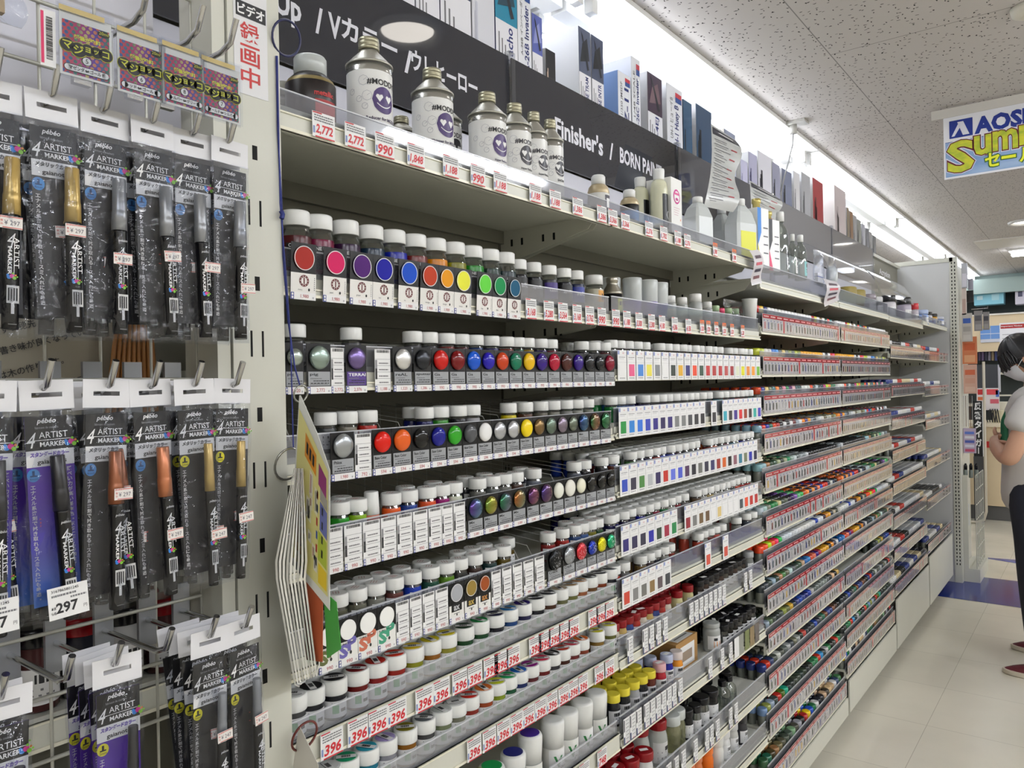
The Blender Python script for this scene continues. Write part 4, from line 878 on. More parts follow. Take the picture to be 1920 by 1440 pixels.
simple('thinner_bottle', -.885, 2.045, z, .024, .066, FROST, .023, .012, FROST, 'frosted round bottle with orange label on the ninth shelf', 'bottle', None, [(.3, .8, .15, .6, M('e89840', .4)), (.3, .5, .65, .85, INK)], shoulder=.85, rz=-.4)
simple('paint_jar', -.96, 1.975, z, .02, .050, GLASS, .0195, .018, GLASS, 'clear jar with clear lid behind the frosted bottle', 'jar', None)
for b in range(4):
    for i in range(7):
        simple('paint_jar_black_lid', -.872-.038*b, 2.095+.036*i-.01*b, z, .0155, .044, paint('181410') if (i+b) % 3 else GLASS, .0162, .018, BK, 'black lidded jar, %s along, %s row, ninth shelf' % (ORD[i], ('front', 'second', 'third', 'fourth')[b]), 'jar', 'black lidded jars on the ninth shelf', DEC if b == 0 else None, sticker=(i in (1, 3) and b < 3))
z = Z2[9]+ZT
k = 0
for b in range(4):
    for i in range(3):
        k += 1; simple('thinner_bottle_red_lid', -.878-.05*b+.008*i, 1.49+.052*i, z, .021, .060, M('c8c8c8', .4) if i else paint('1c2c48'), .0225, .020, RL, 'wide dark red lidded bottle, %s of the group on the tenth shelf' % ORD[k-1], 'bottle', 'wide red lidded bottles on the tenth shelf', DEC, sticker=True, rz=-.4)
for i, (y, X) in enumerate(((1.645, -.90), (1.70, -.88))):
    simple('thinner_bottle', X, y, z, .0235, .088, FROST, .0225, .022, RL, 'tall frosted bottle with dark red lid, %s of two on the tenth shelf' % ORD[i], 'bottle', 'tall frosted red lidded bottles', [(.2, .8, .2, .3, GREYINK), (.2, .8, .5, .56, GREYINK), (.55, .8, .6, .8, INK)], sticker=True, rz=-.4, labm=M('c4c4c4', .5))
for i, (y, X) in enumerate(((1.755, -.94), (1.785, -.885), (1.825, -.89), (1.80, -.95))):
    simple('clear_lid_bottle', X, y, z, .0225, .066, clear('syrup%d' % i, tint='e4e4c0', haze=.3, hazecol='b4b48c', gloss=.06), .0225, .024, MILKY, 'pale yellow bottle with milky lid, %s of four on the tenth shelf' % ORD[i], 'bottle', 'milky lidded bottles on the tenth shelf', None, rz=-.4)
for i, (y, X, r) in enumerate(((1.865, -.88, .017), (1.86, -.925, .024), (1.905, -.875, .017), (1.925, -.93, .024), (1.965, -.885, .023), (1.99, -.94, .024), (2.025, -.885, .024), (2.06, -.95, .023), (2.10, -.93, .02), (2.145, -.95, .02), (2.17, -.90, .018))):
    simple('black_lid_bottle', X, y, z, r*.95, .058, (GLASS if i % 3 else BK), r, .019, BK, 'round black lidded bottle, %s of the cluster on the tenth shelf' % ORD[i], 'bottle', 'black lidded bottles on the tenth shelf', [(.1, .9, .2, .3, INK), (.1, .9, .8, .86, INK)], rz=-.4)
for i, y in enumerate((2.09, 2.135)):
    simple('clear_flask', -.875, y, z, .0225, .066, GLASS, .012, .016, BK, 'clear rounded flask with small black cap, %s of two' % ORD[i], 'bottle', 'clear flasks on the tenth shelf', [(.3, .8, .2, .5, GREYINK)], shoulder=.7, labm=GLASS)
z = Z2[10]+ZT
for i, (y, c, lid, X) in enumerate(((1.78, 'e8b8b0', 'e8c8a0', -.875), (1.83, 'e8b8b0', 'e8c8a0', -.89), (1.87, 'c86048', 'd8703c', -.885), (1.93, 'c8784c', 'd88050', -.89), (1.99, 'e07020', 'e07020', -.885), (2.05, 'dcdcd8', 'd8d8d4', -.88), (2.11, 'd8d8d8', 'e0e0e0', -.885), (2.17, 'b8b8b4', 'c8c8c8', -.885), (2.23, '303034', '242428', -.88))):
    simple('coloured_bottle', X, y, z, .021, .062, paint(c), .0205, .028, M(lid, .3), '%s bottle with %s lid, place %s on the eleventh shelf' % (cname(c), cname(lid), ORD[i]), 'bottle', 'coloured bottles on the eleventh shelf', DEC if i > 5 else None)

# third to sixth bays: close-packed bottles with coloured lids, each column one colour
LC = {'mix': ['202420', '14161c', '2c3830', '101430', '5c3418', 'b83820', '1c3c70', 'd8d8d4', '28482c', '646c48', '4c4c50', 'd89030', '7c1c20', '38404c', '14141a', '94a0a8']}
ROWC = {2: ['b82820', 'e0b838', '1c3070', 'd8d8d8', 'e8e8e4', 'e0e0dc', 'dcdcd8', 'd8d8d8', 'e0e0e0', 'dcdcdc', 'd8d8d8', 'e4e4e4', 'd8d8d4', 'e0e0e0', 'd8d8d8', 'e0e0e0', 'e8e8e8', 'a01828', 'd8d040', 'd8d8d0', '6c5838', 'e8e4dc', '14503c', 'e04030', '1c6870', '202428'],
        3: ['c0c838', 'b4c040', 'd0d0cc', 'c8c8c8', '2868b8', '2c80c8', '3c484c', 'c8b068', '707468', '8c9450', '606860', 'a8b030', '788038', 'd89818', 'e0a020', 'dca020', 'e0a41c', 'd89c20', 'e8a818', 'e8b020', 'e0a020', 'd0d0cc', '24242c', 'd8d8d8', 'c82828', 'e04868'],
        4: ['c84018', '1c2c88', 'd0b870', '5c6850', '24646c', 'e07828', '24242c', 'e090a8', '187840', '5c2060', 'd8a8b0', '24484c', '2c4c50', 'c8ccc8', 'd8dcd8', 'c8ccc8', 'e04c28', '2c3c40', 'b8c4c8', '24343c', '14283c', 'b82c70', 'a8c820', 'd87828', '1c5c30', '307050'],
        5: ['90b4c8', 'c82c20', '1c2c98', '145c48', 'd84420', '9c1c18', '14141a', 'e8e8e8', '101014', 'e8e8e8', '601418', '98a4b0', 'e0e0e0', 'e88820', '1c1c70', 'e89828', '6c7c88', '484c50', 'a4aaa8', 'c4c8c8', 'd0d0c8', '5c5844', 'a4a898', 'b8b8a8', '645c38', '7c8460'],
        6: ['84b0b8', '98b8c0', '98683c', '24402c', '34503c', '9ca880', '1c2c20', 'a4ac8c', '188858', '8ca098', 'c4d0d0', '646c6c', '8c9498', '889094', 'b8bcc0'] + ['16181c']*11,
        7: ['b4c0c8', 'a8c4c0', '747c6c', '288048', '38844c', 'd0c890', '404c40', '50584c', '2c2434', '341c54', '78509c', '60b078', '28a048', 'b85020', 'e88030', '20203c', 'e09048', '1c1c4c', 'e07850', '283c9c', 'c82c1c', 'b8281c', '1c1c3c', 'c0c4c0', '303c50', '18181c'],
        8: ['e84820', 'e8501c', 'b8e020', 'e85020', 'e81c58', '18a848', 'c0c8d0', 'ccd4dc', 'd0d8e0', 'c8ccd0', 'd8dce0', 'e0e0e0', 'dcdcd8', 'd8d8d4', 'e0e0dc', 'd8dcd8', 'd8d8d8', '14389c', 'd8dce4', 'd8dce0', '30182c', 'c8842c', 'e0a028', '242c3c', 'a8a08c', '484c40'],
        9: ['283034', '384048', '3c4844', '98b0c0', '2c4034', 'b08060', '487c44', '606450', 'c0dcd8', '50585c', '3c4c44', '34503c', 'c8a888', '1860a8', '2878b8', 'c04428', 'd87058', '3c1c74', '9c1c38', 'c89020', 'd89c18', 'd8a028', '303030', 'e08c28', '2c2c40', 'c8c8c8'],
        10: ['24282c', '90a0b0', '54684c', '3c4440', '2c3434', '4c5450', '98a44c', '64683c', 'c8a030', '283444', '303c78', '1c48a8', '24387c', '1c2470', '1838a0', 'b0b0ac', '5c6460', '707874', '6c7470', '88908c', '7c8480', '5c6060', '24282c', 'e0b890', '1c1c1c', 'c8a458'],
        11: ['1c2c70', 'c83018', '20305c', '4c544c', 'c8ccc4', '484c44', '5c6460', 'a8acac', '3c444c', '70705c', 'a0a4a0', '28302c', 'b8443c', '30383c', '2c3038', '343c40', '2848a0', '303448', '545c54', '24644c', '74482c', '283c7c', '2c3c78', '68402c', '402c24', '1c1c1c'],
        12: ['6c88b0', '8c9448', '90a0b4', '3c4844', 'b82c20', '48681c', '18a080', '202c2c', '2c3430', '40483c', '344034', '2c3c38', '303c2c', '282c2c', '2c342c', '287048', '2c7c4c', 'c03020', '2c88c0', '303838', 'b8b8b8', '287040', '202020', '383c38', 'c83c2c', '207448'],
        13: ['2c5838', '1c6048', '44381c', '906840', '6c6444', '505040', '3c483c', '405044', '78a078', '484840', 'a0a0a8', '181818', 'b02020', 'e8c818', '2050c0', '14683c', 'd8d8d8', '181c28', '24242c', 'c8a888', '3c342c', 'd0b488', 'c0a480', 'd8d8d8', '24385c', '3c7444']}
bott = {}
def small_bottle_mesh(c):
    k = ('sb', c)
    if k not in MESH:
        mb = MB(); P = M(c, .25, 0, .5, .2)
        mb.lathe([(.0135, 0), (.0142, .002), (.0142, .028), (.012, .034)], M('6c7068', .2, 0, .5, .3), 12, cap=False)
        mb.lathe([(.0150, .034), (.0158, .036), (.0158, .050), (.0146, .0545), (.0120, .0560)], P, 14)
        MESH[k] = mb.mesh('b')
    return MESH[k]
mass = {}
front = 0
cand = []
for b, zs, cols in ((3, Z3, 26), (4, Z4, 26), (5, Z5, 24), (6, Z6, 20)):
    for n, z in enumerate(zs, 1):
        if n == 1: continue
        zz = z+ZT; cs = ROWC.get(n if b < 5 else n+2, LC['mix'])
        for i in range(cols if b != 6 else 14):
            if b == 4 and n == 10 and i < 17: continue
            y = BAY[b]+.022+(.9-.03)/26*i*(26/cols)
            c = cs[(i+(b-3)*13) % len(cs)] if b < 5 else random.Random(b*100+n*10+i//3).choice(['d8d8d8', '202024', 'd8d8d4', 'b83028', 'c8ccd0', '2c3c80', 'd8c8a0', 'e0e0e0'])
            cand.append(((y), b, n, i, zz, c, z))
vis = [c for c in cand]
vis.sort(key=lambda q: (q[0]**2+(q[4]-1.0)**2*.3))
for rank, (y, b, n, i, zz, c, z) in enumerate(vis):
    tall = 1.0 if b < 5 else 1.15
    for back in range(6 if b < 5 else 4):
        X = -.862-.0335*back
        if rank < 300 and back == 0:
            o = put('hobby_bottle', small_bottle_mesh(c), None, (X, y, zz), (0, 0, random.random()*6))
            tag(o, 'small bottle with %s lid, front place %s on the %s shelf, %s' % (cname(c), ORD[i], ORD[n-1], BAYN[b]), 'bottle', 'small coloured bottles of the third bay' if b == 3 else 'small coloured bottles of the fourth bay')
        else:
            mass.setdefault(0, MB()); mbm = mass[0]
            T = Matrix.Translation((X, y, zz))
            mbm.lathe([(.0146*tall, .034), (.0156*tall, .036), (.0156*tall, .050), (.0140*tall, .056)], M(c, .25, 0, .5, .2), 8, T=T)
            if back == 0: mbm.lathe([(.0140, 0), (.0140, .030), (.012, .034)], M('6c7068', .2, 0, .5, .3), 8, T=T, cap=False)
            else: mbm.lathe([(.0140, .0), (.0120, .034)], M('6c7068', .2, 0, .5, .3), 4, T=T, cap=False)
tag(mass[0].build('hobby_bottle_mass'), 'the many small coloured-lid bottles packed deep in the far bays', 'bottles', None, 'stuff')

# ------------------------------------------------------------------ goods on the top shelf
zt = 1.735+ZT
def cone_can(px, X, top, label, dark=False, word='Reducer for', low=False, rz=None):
    y = px
    if rz is None: rz = -.45
    h = top-zt
    t = thing('cone_top_can', label, 'can', (X, y, zt), rz, 'cone-top reducer cans on the top shelf')
    SIL = M('c8c8c4', .22, .9); WH = M('e4e4e2', .3)
    r = .0355 if not low else .03
    if px > 1.15 and not low: r = .0325 if px < 1.25 else .0272
    MB().lathe([(r, 0, SIL), (r*1.03, .002, SIL), (r*1.03, .005, WH), (r, .006, WH), (r, h*.66, SIL), (r, h*.735, SIL)], WH, 36).build('body', t)
    MB().lathe([(r*1.04, h*.735), (r*1.04, h*.752), (r*.99, h*.758), (r*.8, h*.80), (r*.42, h*.88), (r*.40, h*.895)], M('b4b2a8', .35, .7), 36).build('cone_top', t)
    MB().lathe([(r*.46, h*.895), (r*.46, h*.925), (r*.42, h*.93), (r*.46, h*.937), (r*.46, h*.965), (r*.42, h*.97), (r*.45, h*.976), (r*.44, h), (r*.38, h)], M('a8a48c', .35, .7), 30).build('screw_cap', t)
    # printed label: a violet smiling face with heart eyes, lettering above and below
    mb = MB(); cz = h*.40; rr = r+.0004; R_ = .0205*r/.0355
    def pol(pts, mat, off=0):
        mb.add([((rr+off)*math.cos(a0), (rr+off)*math.sin(a0), z_) for a0, z_ in [(.38+u/rr, cz+v) for u, v in pts]], [tuple(range(len(pts)))], mat)
    def fan(cu, cv, ru, rv, mat, off, n=26, strips=8):
        for s_ in range(strips):
            u0 = -1+2*s_/strips; u1 = -1+2*(s_+1)/strips; q0 = math.sqrt(max(0, 1-u0*u0)); q1 = math.sqrt(max(0, 1-u1*u1))
            pol([(cu+ru*u0, cv-rv*q0), (cu+ru*u1, cv-rv*q1), (cu+ru*u1, cv+rv*q1), (cu+ru*u0, cv+rv*q0)], mat, off)
    V = M('14101c', .4) if dark else M('3c2460', .4)
    fan(0, 0, R_, R_, V, 0, strips=12)
    for s in (-1, 1):
        e = s*.0085
        pol([(e-.0062, .0045), (e, -.0035), (e+.0062, .0045), (e+.0045, .008), (e+.001, .0075), (e, .0055), (e-.001, .0075), (e-.0045, .008)], PAPER, .0003)
    for q in range(8):
        a, b = -.95+.2375*q, -.95+.2375*(q+1); f = lambda a: (.0135*a, -.012+.0062*a*a)
        p, q2 = f(a), f(b); pol([(p[0], p[1]), (q2[0], q2[1]), (q2[0], q2[1]+.0016), (p[0], p[1]+.0016)], PAPER, .0003)
    wrap_text(mb, '#MODDY', rr+.0003, cz+R_+.001, .34, .0100, INK if not dark else V, bold=.02)
    wrap_text(mb, word, rr+.0003, cz-R_-.011, .38, .0052, M('3c3450', .5) if not dark else INK)
    g = M('9c9ca8', .5)
    for q, (a, z_) in enumerate(((-.55, .07), (-.75, -.0), (-.4, .012), (-.5, -.028), (1.15, .05), (-1.1, .03))):   # little line doodles
        for k in range(8):
            a1, a2 = k*.785, (k+1)*.785; s_ = .008 if q % 2 == 0 else .005
            P1 = (a-.38+.0)*rr; pol([(P1+s_*math.cos(a1), z_*.4+s_*math.sin(a1)), (P1+s_*math.cos(a2), z_*.4+s_*math.sin(a2)), (P1+(s_-.0005)*math.cos(a2), z_*.4+(s_-.0005)*math.sin(a2)), (P1+(s_-.0005)*math.cos(a1), z_*.4+(s_-.0005)*math.sin(a1))], g, .0001)
        pol([(P1, z_*.4), (P1+.0045, z_*.4+.003), (P1+.0045, z_*.4+.0035), (P1, z_*.4+.0006)], g, .0001)
    mb.build('printed_label', t)
    return t
for i, (yy, X, top, dark, w) in enumerate(((.824, -.905, 1.943, 0, 'Reducer for MODDY'), (.967, -.905, 1.940, 0, 'Thinner for MODDY'), (1.080, -.985, 1.942, 1, 'CREATE'), (1.115, -.905, 1.942, 0, 'Hyper Reducer'), (1.199, -.905, 1.945, 1, 'Hyper Reducer'), (1.263, -.905, 1.946, 1, 'Super Reducer'), (1.321, -.905, 1.946, 1, 'SHOW'))):
    cone_can(yy, X, top, 'silver cone-top can with %s heart-eyed face, %s on the top shelf' % ('black' if dark else 'violet', ORD[i]), bool(dark), w)
cone_can(.985, -1.0, 1.885, 'small cone-top can half hidden between the first two big cans', low=True)
y = ycol(583, 1.82, -.93); DK = M('1c1414', .35)
bottle(-.93, y, zt, [(.036, 0, DK), (.037, .055, DK), (.037, .078, M('98885c', .4, .5)), (.034, .084, DK), (.024, .094, DK)], DK, 'wide black tin with red print and clear cap on the top shelf', 'tin', 'spray_tin',
       [('cap', MB().lathe([(.024, .092), (.024, .118), (.022, .121)], MILKY, 28)), ('print', wrap_text(wrap(.0373, .01, .05, -.1, .9, M('a02828', .5)), 'metallic', .0377, .055, .3, .008, M('b83030', .5)))], -.4)
y = ycol(534, 1.80, -1.0)
bottle(-1.0, y, zt, [(.02, 0), (.021, .002), (.021, .07), (.016, .08)], M('8c8c88', .3, .6), 'small grey tin beside the post on the top shelf', 'tin', 'small_tin', [('lid', MB().lathe([(.017, .08), (.017, .1), (.015, .102)], M('a8a8a0', .4), 20))])
y = ycol(1122, 1.83, -.90); CR = M('b8a888', .35, .3)
bottle(-.90, y, zt, [(.024, 0, WHITEP), (.0245, .055, CR), (.0255, .057, CR), (.022, .07, CR), (.017, .076, CR)], WHITEP, 'small white spray can with milky cap, mid top shelf', 'spray can', 'spray_can', [('cap', MB().lathe([(.016, .076), (.016, .094), (.013, .098)], CAPW, 24)), ('print', wrap(.0249, .015, .05, .0, .9, M('34303c', .5), [(.2, .8, .2, .8, PAPER)]))], -.4)
y = ycol(1180, 1.83, -.89)
bottle(-.89, y, zt, [(.022, 0, M('3888c8', .4)), (.0225, .035, BLACKC), (.0225, .05, CR), (.0235, .052, CR), (.02, .062, CR), (.014, .068, CR)], BLACKC, 'low blue and black tin with milky cap on the top shelf', 'spray can', 'spray_can', [('cap', MB().lathe([(.0145, .068), (.0145, .084), (.012, .087)], CAPW, 24))], -.4)
PALE = M('cfcfb4', .3)
for i, (px, X, top) in enumerate(((1201, -.95, 1.93), (1236, -.90, 1.944))):
    y = ycol(px, 1.85, X); h = top-zt
    mbl = wrap(.0225, .02, h*.62, -.3, 1.3, BLACKC); mbl2 = MB(); mbl.lathe
    for s_, m_ in ((.011, PAPER), (.009, BLACKC)):
        for q in range(10):
            u0, u1 = -1+.2*q, -1+.2*(q+1); r_ = .0227+(.011-s_)*.15
            p0, p1 = math.sqrt(max(0, 1-u0*u0)), math.sqrt(max(0, 1-u1*u1)); A = lambda u: .75+u*s_/.0225
            mbl.add([(r_*math.cos(A(u0)), r_*math.sin(A(u0)), .055-s_*p0), (r_*math.cos(A(u1)), r_*math.sin(A(u1)), .055-s_*p1), (r_*math.cos(A(u1)), r_*math.sin(A(u1)), .055+s_*p1), (r_*math.cos(A(u0)), r_*math.sin(A(u0)), .055+s_*p0)], [(0, 1, 2, 3)], m_)
    bottle(X, y, zt, [(.020, 0), (.022, .003), (.022, h*.70), (.019, h*.80), (.012, h*.85)], PALE, 'pale yellow flip-cap bottle with black label, %s of two on the top shelf' % ORD[i], 'bottle', 'flip_cap_bottle',
           [('cap', MB().lathe([(.0135, h*.84), (.0140, h*.86), (.0150, h*.97), (.014, h)], CAPW, 24)), ('printed_label', mbl)], -.4, 'black labelled flip-cap bottles')
# clear-cased tester carton
y0 = ycol(1250, 1.85, -.885); y1 = ycol(1287, 1.85, -.872)
t = thing('product_box', 'white box with round pink emblem standing by the flip-cap bottles', 'box', (-.872, y0, zt))
MB().box(-.07, 0, 0, .062, 0, .155, WHITEP).build('carton', t)
mb = MB(); mb.disc(.031, .108, .0006, .019, .019, M('c02c88', .4), 26); mb.disc(.031, .108, .0009, .0145, .0145, PAPER, 24); mb.rect(.018, .044, .112, .118, .0012, M('d86098', .4)); mb.disc(.031, .101, .0012, .008, .004, M('c02c88', .4), 14)
for q in range(4): mb.rect(.014, .048-.003*q, .078-.006*q, .079-.006*q, .0006, M('c890a8', .4))
mb.disc(.052, .05, .0006, .002, .003, M('e07830', .4), 10); mb.build('printed_face', t)
# jugs, cans, clear bottles of the third bay
def jug(px, X, top, label, body, w=.045, lab=None):
    y = ycol(px, top-.03, X); h = top-zt
    t = thing('jug', label, 'jug', (X, y, zt), -.3, 'translucent jugs on the top shelf')
    mb = MB(); d = .03
    prof = [(0, 1), (.62, 1), (.80, .72), (.9, .36), (.9, .30)]
    vs = []; fs = []
    for k, (zz, s) in enumerate(prof):
        for (a, b) in ((-1, -.8), (-.8, -1), (.8, -1), (1, -.8), (1, .8), (.8, 1), (-.8, 1), (-1, .8)): vs.append((a*d*s, b*w*s, zz*h))
        if k: fs += [((k-1)*8+i, (k-1)*8+(i+1) % 8, k*8+(i+1) % 8, k*8+i) for i in range(8)]
    fs.append(tuple(reversed(range(8)))); fs.append(tuple(range(len(vs)-8, len(vs)))); mb.add(vs, fs, body, False)
    mb.build('body', t)
    MB().lathe([(.015, h*.9), (.015, h), (.013, h+.002)], CAPW, 20).build('lid', t)
    if lab: MB().box(d+.0004, d+.001, -w*.75, w*.75, .02, h*.5, lab).build('label', t)
    return t
jug(1308, -.92, 1.925, 'short translucent jug beside the white box', MILKY, .036)
jug(1353, -1.03, 1.99, 'narrow translucent jug in the middle of the three', MILKY, .03)
jug(1388, -.93, 1.985, 'large translucent jug with yellow label on the top shelf', MILKY, .05, M('d8d840', .5))
for i, (px, top, c1, c2) in enumerate(((1419, 2.0, '2878c8', 'e0d830'), (1440, 1.975, '14141a', 'd02c60'))):
    y = ycol(px, 1.88, -.91)
    mb = MB(); h = top-zt; mb.box(-.024, .024, -.034, .034, 0, h*.85, WHITEP)
    mb.add([(.0245, -.034, h*.85), (.0245, -.034, h*.3), (.0245, -.012, h*.5), (.0245, -.012, h*.85)], [(0, 1, 2, 3)], M(c1, .4)); mb.add([(.0245, -.034, .0), (.0245, -.01, .0), (.0245, -.034, h*.35)], [(0, 1, 2)], M(c2, .4))
    for q in range(4): mb.rect(.0, .028, h*(.2+.12*q), h*(.22+.12*q), .0246, GREYINK)
    t = thing('thinner_can', 'rectangular white thinner can with %s corner print on the top shelf' % cname(c1), 'can', (-.91, y, zt), -.2)
    mb.build('body', t); MB().lathe([(.012, h*.85), (.012, h*.93), (.015, h*.94), (.015, h)], M('c8b870', .35, .5), 18).build('screw_cap', t)
for i, (px, top, r) in enumerate(((1464, 1.99, .026), (1486, 1.93, .017), (1501, 1.94, .022))):
    y = ycol(px, 1.85, -.90); h = top-zt
    bottle(-.90, y, zt, [(r*.95, 0), (r, .003), (r, h*.6), (r*.8, h*.72), (r*.4, h*.80), (r*.4, h*.86)], GLASS, 'clear plastic bottle with white cap, %s of three on the top shelf' % ORD[i], 'bottle', 'clear_bottle',
           [('cap', MB().lathe([(r*.5, h*.84), (r*.5, h*.98), (r*.45, h)], CAPW, 18)), ('label', wrap(r+.0004, .015, h*.4, -.6, .8, (CLEAR, PAPER, M('88c0c0', .5))[i], DEC))], 0, 'clear bottles with white caps')
def pillow(name, X, y, z, w, h, d, label, mat=None, inner=None, cat='bag', rot=0):
    mb = MB(); nu, nv = 10, 12; rr = random.Random(sid(label) % 1000); vs = []; fs = []
    for s in (1, -1):
        o = len(vs)
        for j in range(nv+1):
            for i in range(nu+1):
                a, b = i/nu, j/nv
                bul = d*(math.sin(math.pi*a)*math.sin(math.pi*min(b, .85)/.85 if b < .85 else 0))**.6 if 0 < a < 1 and 0 < b < .85 else 0
                vs.append((s*(bul+rr.uniform(0, .15)*d*(0 < a < 1)), (a-.5)*w*(1+.1*math.sin(9*b)), b*h))
        for j in range(nv):
            for i in range(nu):
                q = (o+j*(nu+1)+i, o+j*(nu+1)+i+1, o+(j+1)*(nu+1)+i+1, o+(j+1)*(nu+1)+i); fs.append(q if s > 0 else q[::-1])
    mb.add(vs, fs, mat or FILM, True)
    t = thing(name, label, cat, (X, y, z), rot); mb.build('film', t)
    if inner: inner.build('contents', t)
    return t
inn = MB(); inn.box(-.006, .006, -.035, .035, .01, .05, M('d8d8dc', .4)); inn.box(-.007, .007, -.035, .035, .034, .037, M('3c58a8', .5))
pillow('plastic_bag', -.90, ycol(1535, 1.84, -.9), zt, .12, .14, .016, 'limp clear plastic bag with blue line leaning on the top shelf', None, inn)
inn = MB(); inn.lathe([(.015, .012), (.022, .03), (.022, .07), (.012, .085)], MILKY, 16)
pillow('plastic_bag', -.875, ycol(1562, 1.84, -.87), zt, .075, .13, .02, 'puffy clear plastic bag at the end of the third bay', None, inn)
pillow('plastic_bag', -.885, ycol(1378, 1.56, -.885), 1.52+ZT, .16, .085, .022, 'crumpled clear bag on the second shelf before the tapered cup', None, None)
zt = 1.68+ZT
for i, (px, X) in enumerate(((1590, -.90), (1607, -.90))):
    y = ycol(px, 1.76, X)
    tag(MB().lathe([(.04, 0), (.052, .06), (.05, .085), (.046, .088)], M('8c7c38', .5), 20, sx=.7).build('tan_pouch', loc=(X, y, zt)), 'olive brown moulded tub, %s of two after the third bay bags' % ORD[i], 'tub')
for i, (px, top, r, c, lid) in enumerate(((1628, 1.80, .035, 'a8a0a8', '888088'), (1643, 1.80, .03, '302c30', 'c8c8c8'), (1666, 1.83, .036, 'c8c4c8', '141418'), (1695, 1.85, .038, 'b0a8b8', '141418'), (1716, 1.84, .02, 'c8c0c8', 'c02c34'), (1727, 1.80, .04, '90a8d8', 'a8b8d8'), (1738, 1.80, .03, 'c0c0c8', '101010'), (1748, 1.80, .03, 'c09030', '101010'), (1757, 1.79, .04, '8898c8', 'c0c4d0'))):
    zt = (1.68 if px < 1666 else 1.675 if px < 1734 else 1.70)+ZT; Xa = -.90 if i < 5 else -.875; y = ycol(px, 1.76, Xa); h = top-zt
    simple('aerosol' if i > 1 else 'spray_tub', Xa, y, zt, r, h*.72, M(c, .35), r*.98, h*.28, M(lid, .3), 'paint tub or can with %s top, %s along the far top shelf' % (cname(lid), ORD[i]), 'can', 'cans on the far top shelf', DEC, shoulder=.85)
# curling price sheets hanging above the third bay, and tags on the rail
def curl_sheet(pts_top, pts_bot, X0, amp, label, name='price_sheet'):
    (ya, za), (yb, zb) = pts_top; (yc, zc), (yd, zd) = pts_bot
    t = thing(name, label, 'sign', (X0, (ya+yb)/2, za)); mb = MB(); n = 24
    def P(a, b, w=0):
        y = (ya+(yb-ya)*a)*(1-b)+(yc+(yd-yc)*a)*b; z = (za+(zb-za)*a)*(1-b)+(zc+(zd-zc)*a)*b
        return (amp*math.sin(b*2.6)*(.6+.4*a)+w+.015*math.sin(b*9)*a, y-(ya+yb)/2, z-za)
    mb.add([P(i, j/n) for j in range(n+1) for i in (0, .5, 1)], [(3*j+i, 3*j+i+1, 3*j+i+4, 3*j+i+3) for j in range(n) for i in (0, 1)], M('b4b6b4', .25, 0, .6), True)
    def patch(a0, a1, b0, b1, m):
        k = max(1, int((b1-b0)*24)); mb.add([P(a, b0+(b1-b0)*j/k, .0012) for j in range(k+1) for a in (a0, a1)], [(2*j, 2*j+1, 2*j+3, 2*j+2) for j in range(k)], m, False)
    patch(.04, .96, .03, .12, M('303038', .4)); patch(.2, .8, .06, .09, PAPER)
    rr = random.Random(3)
    for q in range(13):
        b = .17+.06*q; patch(.08, rr.uniform(.4, .75), b, b+.009, GREYINK); patch(.12, rr.uniform(.3, .6), b+.025, b+.031, GREYINK)
        if q % 2: patch(.62, .82, b-.003, b+.013, M('983038', .4))
    mb.build('printed_sheet', t); return t
A = lambda px, py, X: onx(px, py, X)
curl_sheet((A(1333, 232, -.95), A(1378, 262, -.95)), (A(1314, 388, -.95), A(1362, 400, -.95)), -.95, .03, 'curling glossy price sheet hanging above the big jug')
curl_sheet((A(1405, 338, -.95), A(1458, 370, -.95)), (A(1405, 430, -.95), A(1456, 445, -.95)), -.95, .01, 'second hanging price sheet, above the rectangular thinner cans')
for i, (a, b, lab) in enumerate(((((1405, 470), (1422, 468)), ((1418, 535), (1437, 530)), 'curled white tag hanging off the rail at the second bay end'), (((1543, 522), (1568, 528)), ((1553, 575), (1580, 562)), 'shiny wrapped tag hanging off the third bay rail'))):
    ya, za = A(*a[0], -.82); yb, zb = A(*a[1], -.82); yc, zc = A(*b[0], -.815); yd, zd = A(*b[1], -.815)
    mb = MB(); n = 8
    def PP(u, v): return (.008*math.sin(v*5), (ya+(yb-ya)*u)*(1-v)+(yc+(yd-yc)*u)*v+.006*math.sin(v*6), (za+(zb-za)*u)*(1-v)+(zc+(zd-zc)*u)*v)
    mb.add([PP(u, j/n) for j in range(n+1) for u in (0, 1)], [(2*j, 2*j+1, 2*j+3, 2*j+2) for j in range(n)], M('d4d0d4', .2), True)
    for q in range(4): mb.add([(p[0]+.0012, p[1], p[2]) for p in (PP(.2, .15+.2*q), PP(.8, .15+.2*q), PP(.8, .24+.2*q), PP(.2, .24+.2*q))], [(0, 1, 2, 3)], M(('50404c', 'c05060', '3c3848', '704850')[q], .4))
    tag(mb.build('hanging_tag', loc=(-.82, 0, 0)), lab, 'tag')
# curved clear hoods standing on the fourth and fifth bay top shelf
for i, (y0, y1) in enumerate(((3.28, 4.12), (4.18, 5.0))):
    mb = MB(); n = 10
    vs = [(-1.07+.20*math.sin(q/n*1.35), y, 1.985-.17*(q/n)**2) for q in range(n+1) for y in (y0, y1)]
    mb.add(vs, [(2*q, 2*q+1, 2*q+3, 2*q+2) for q in range(n)], CLEAR, True)
    tag(mb.build('clear_hood'), 'curved clear plastic hood over the %s bay top shelf' % ('fourth', 'fifth')[i], 'display hood')

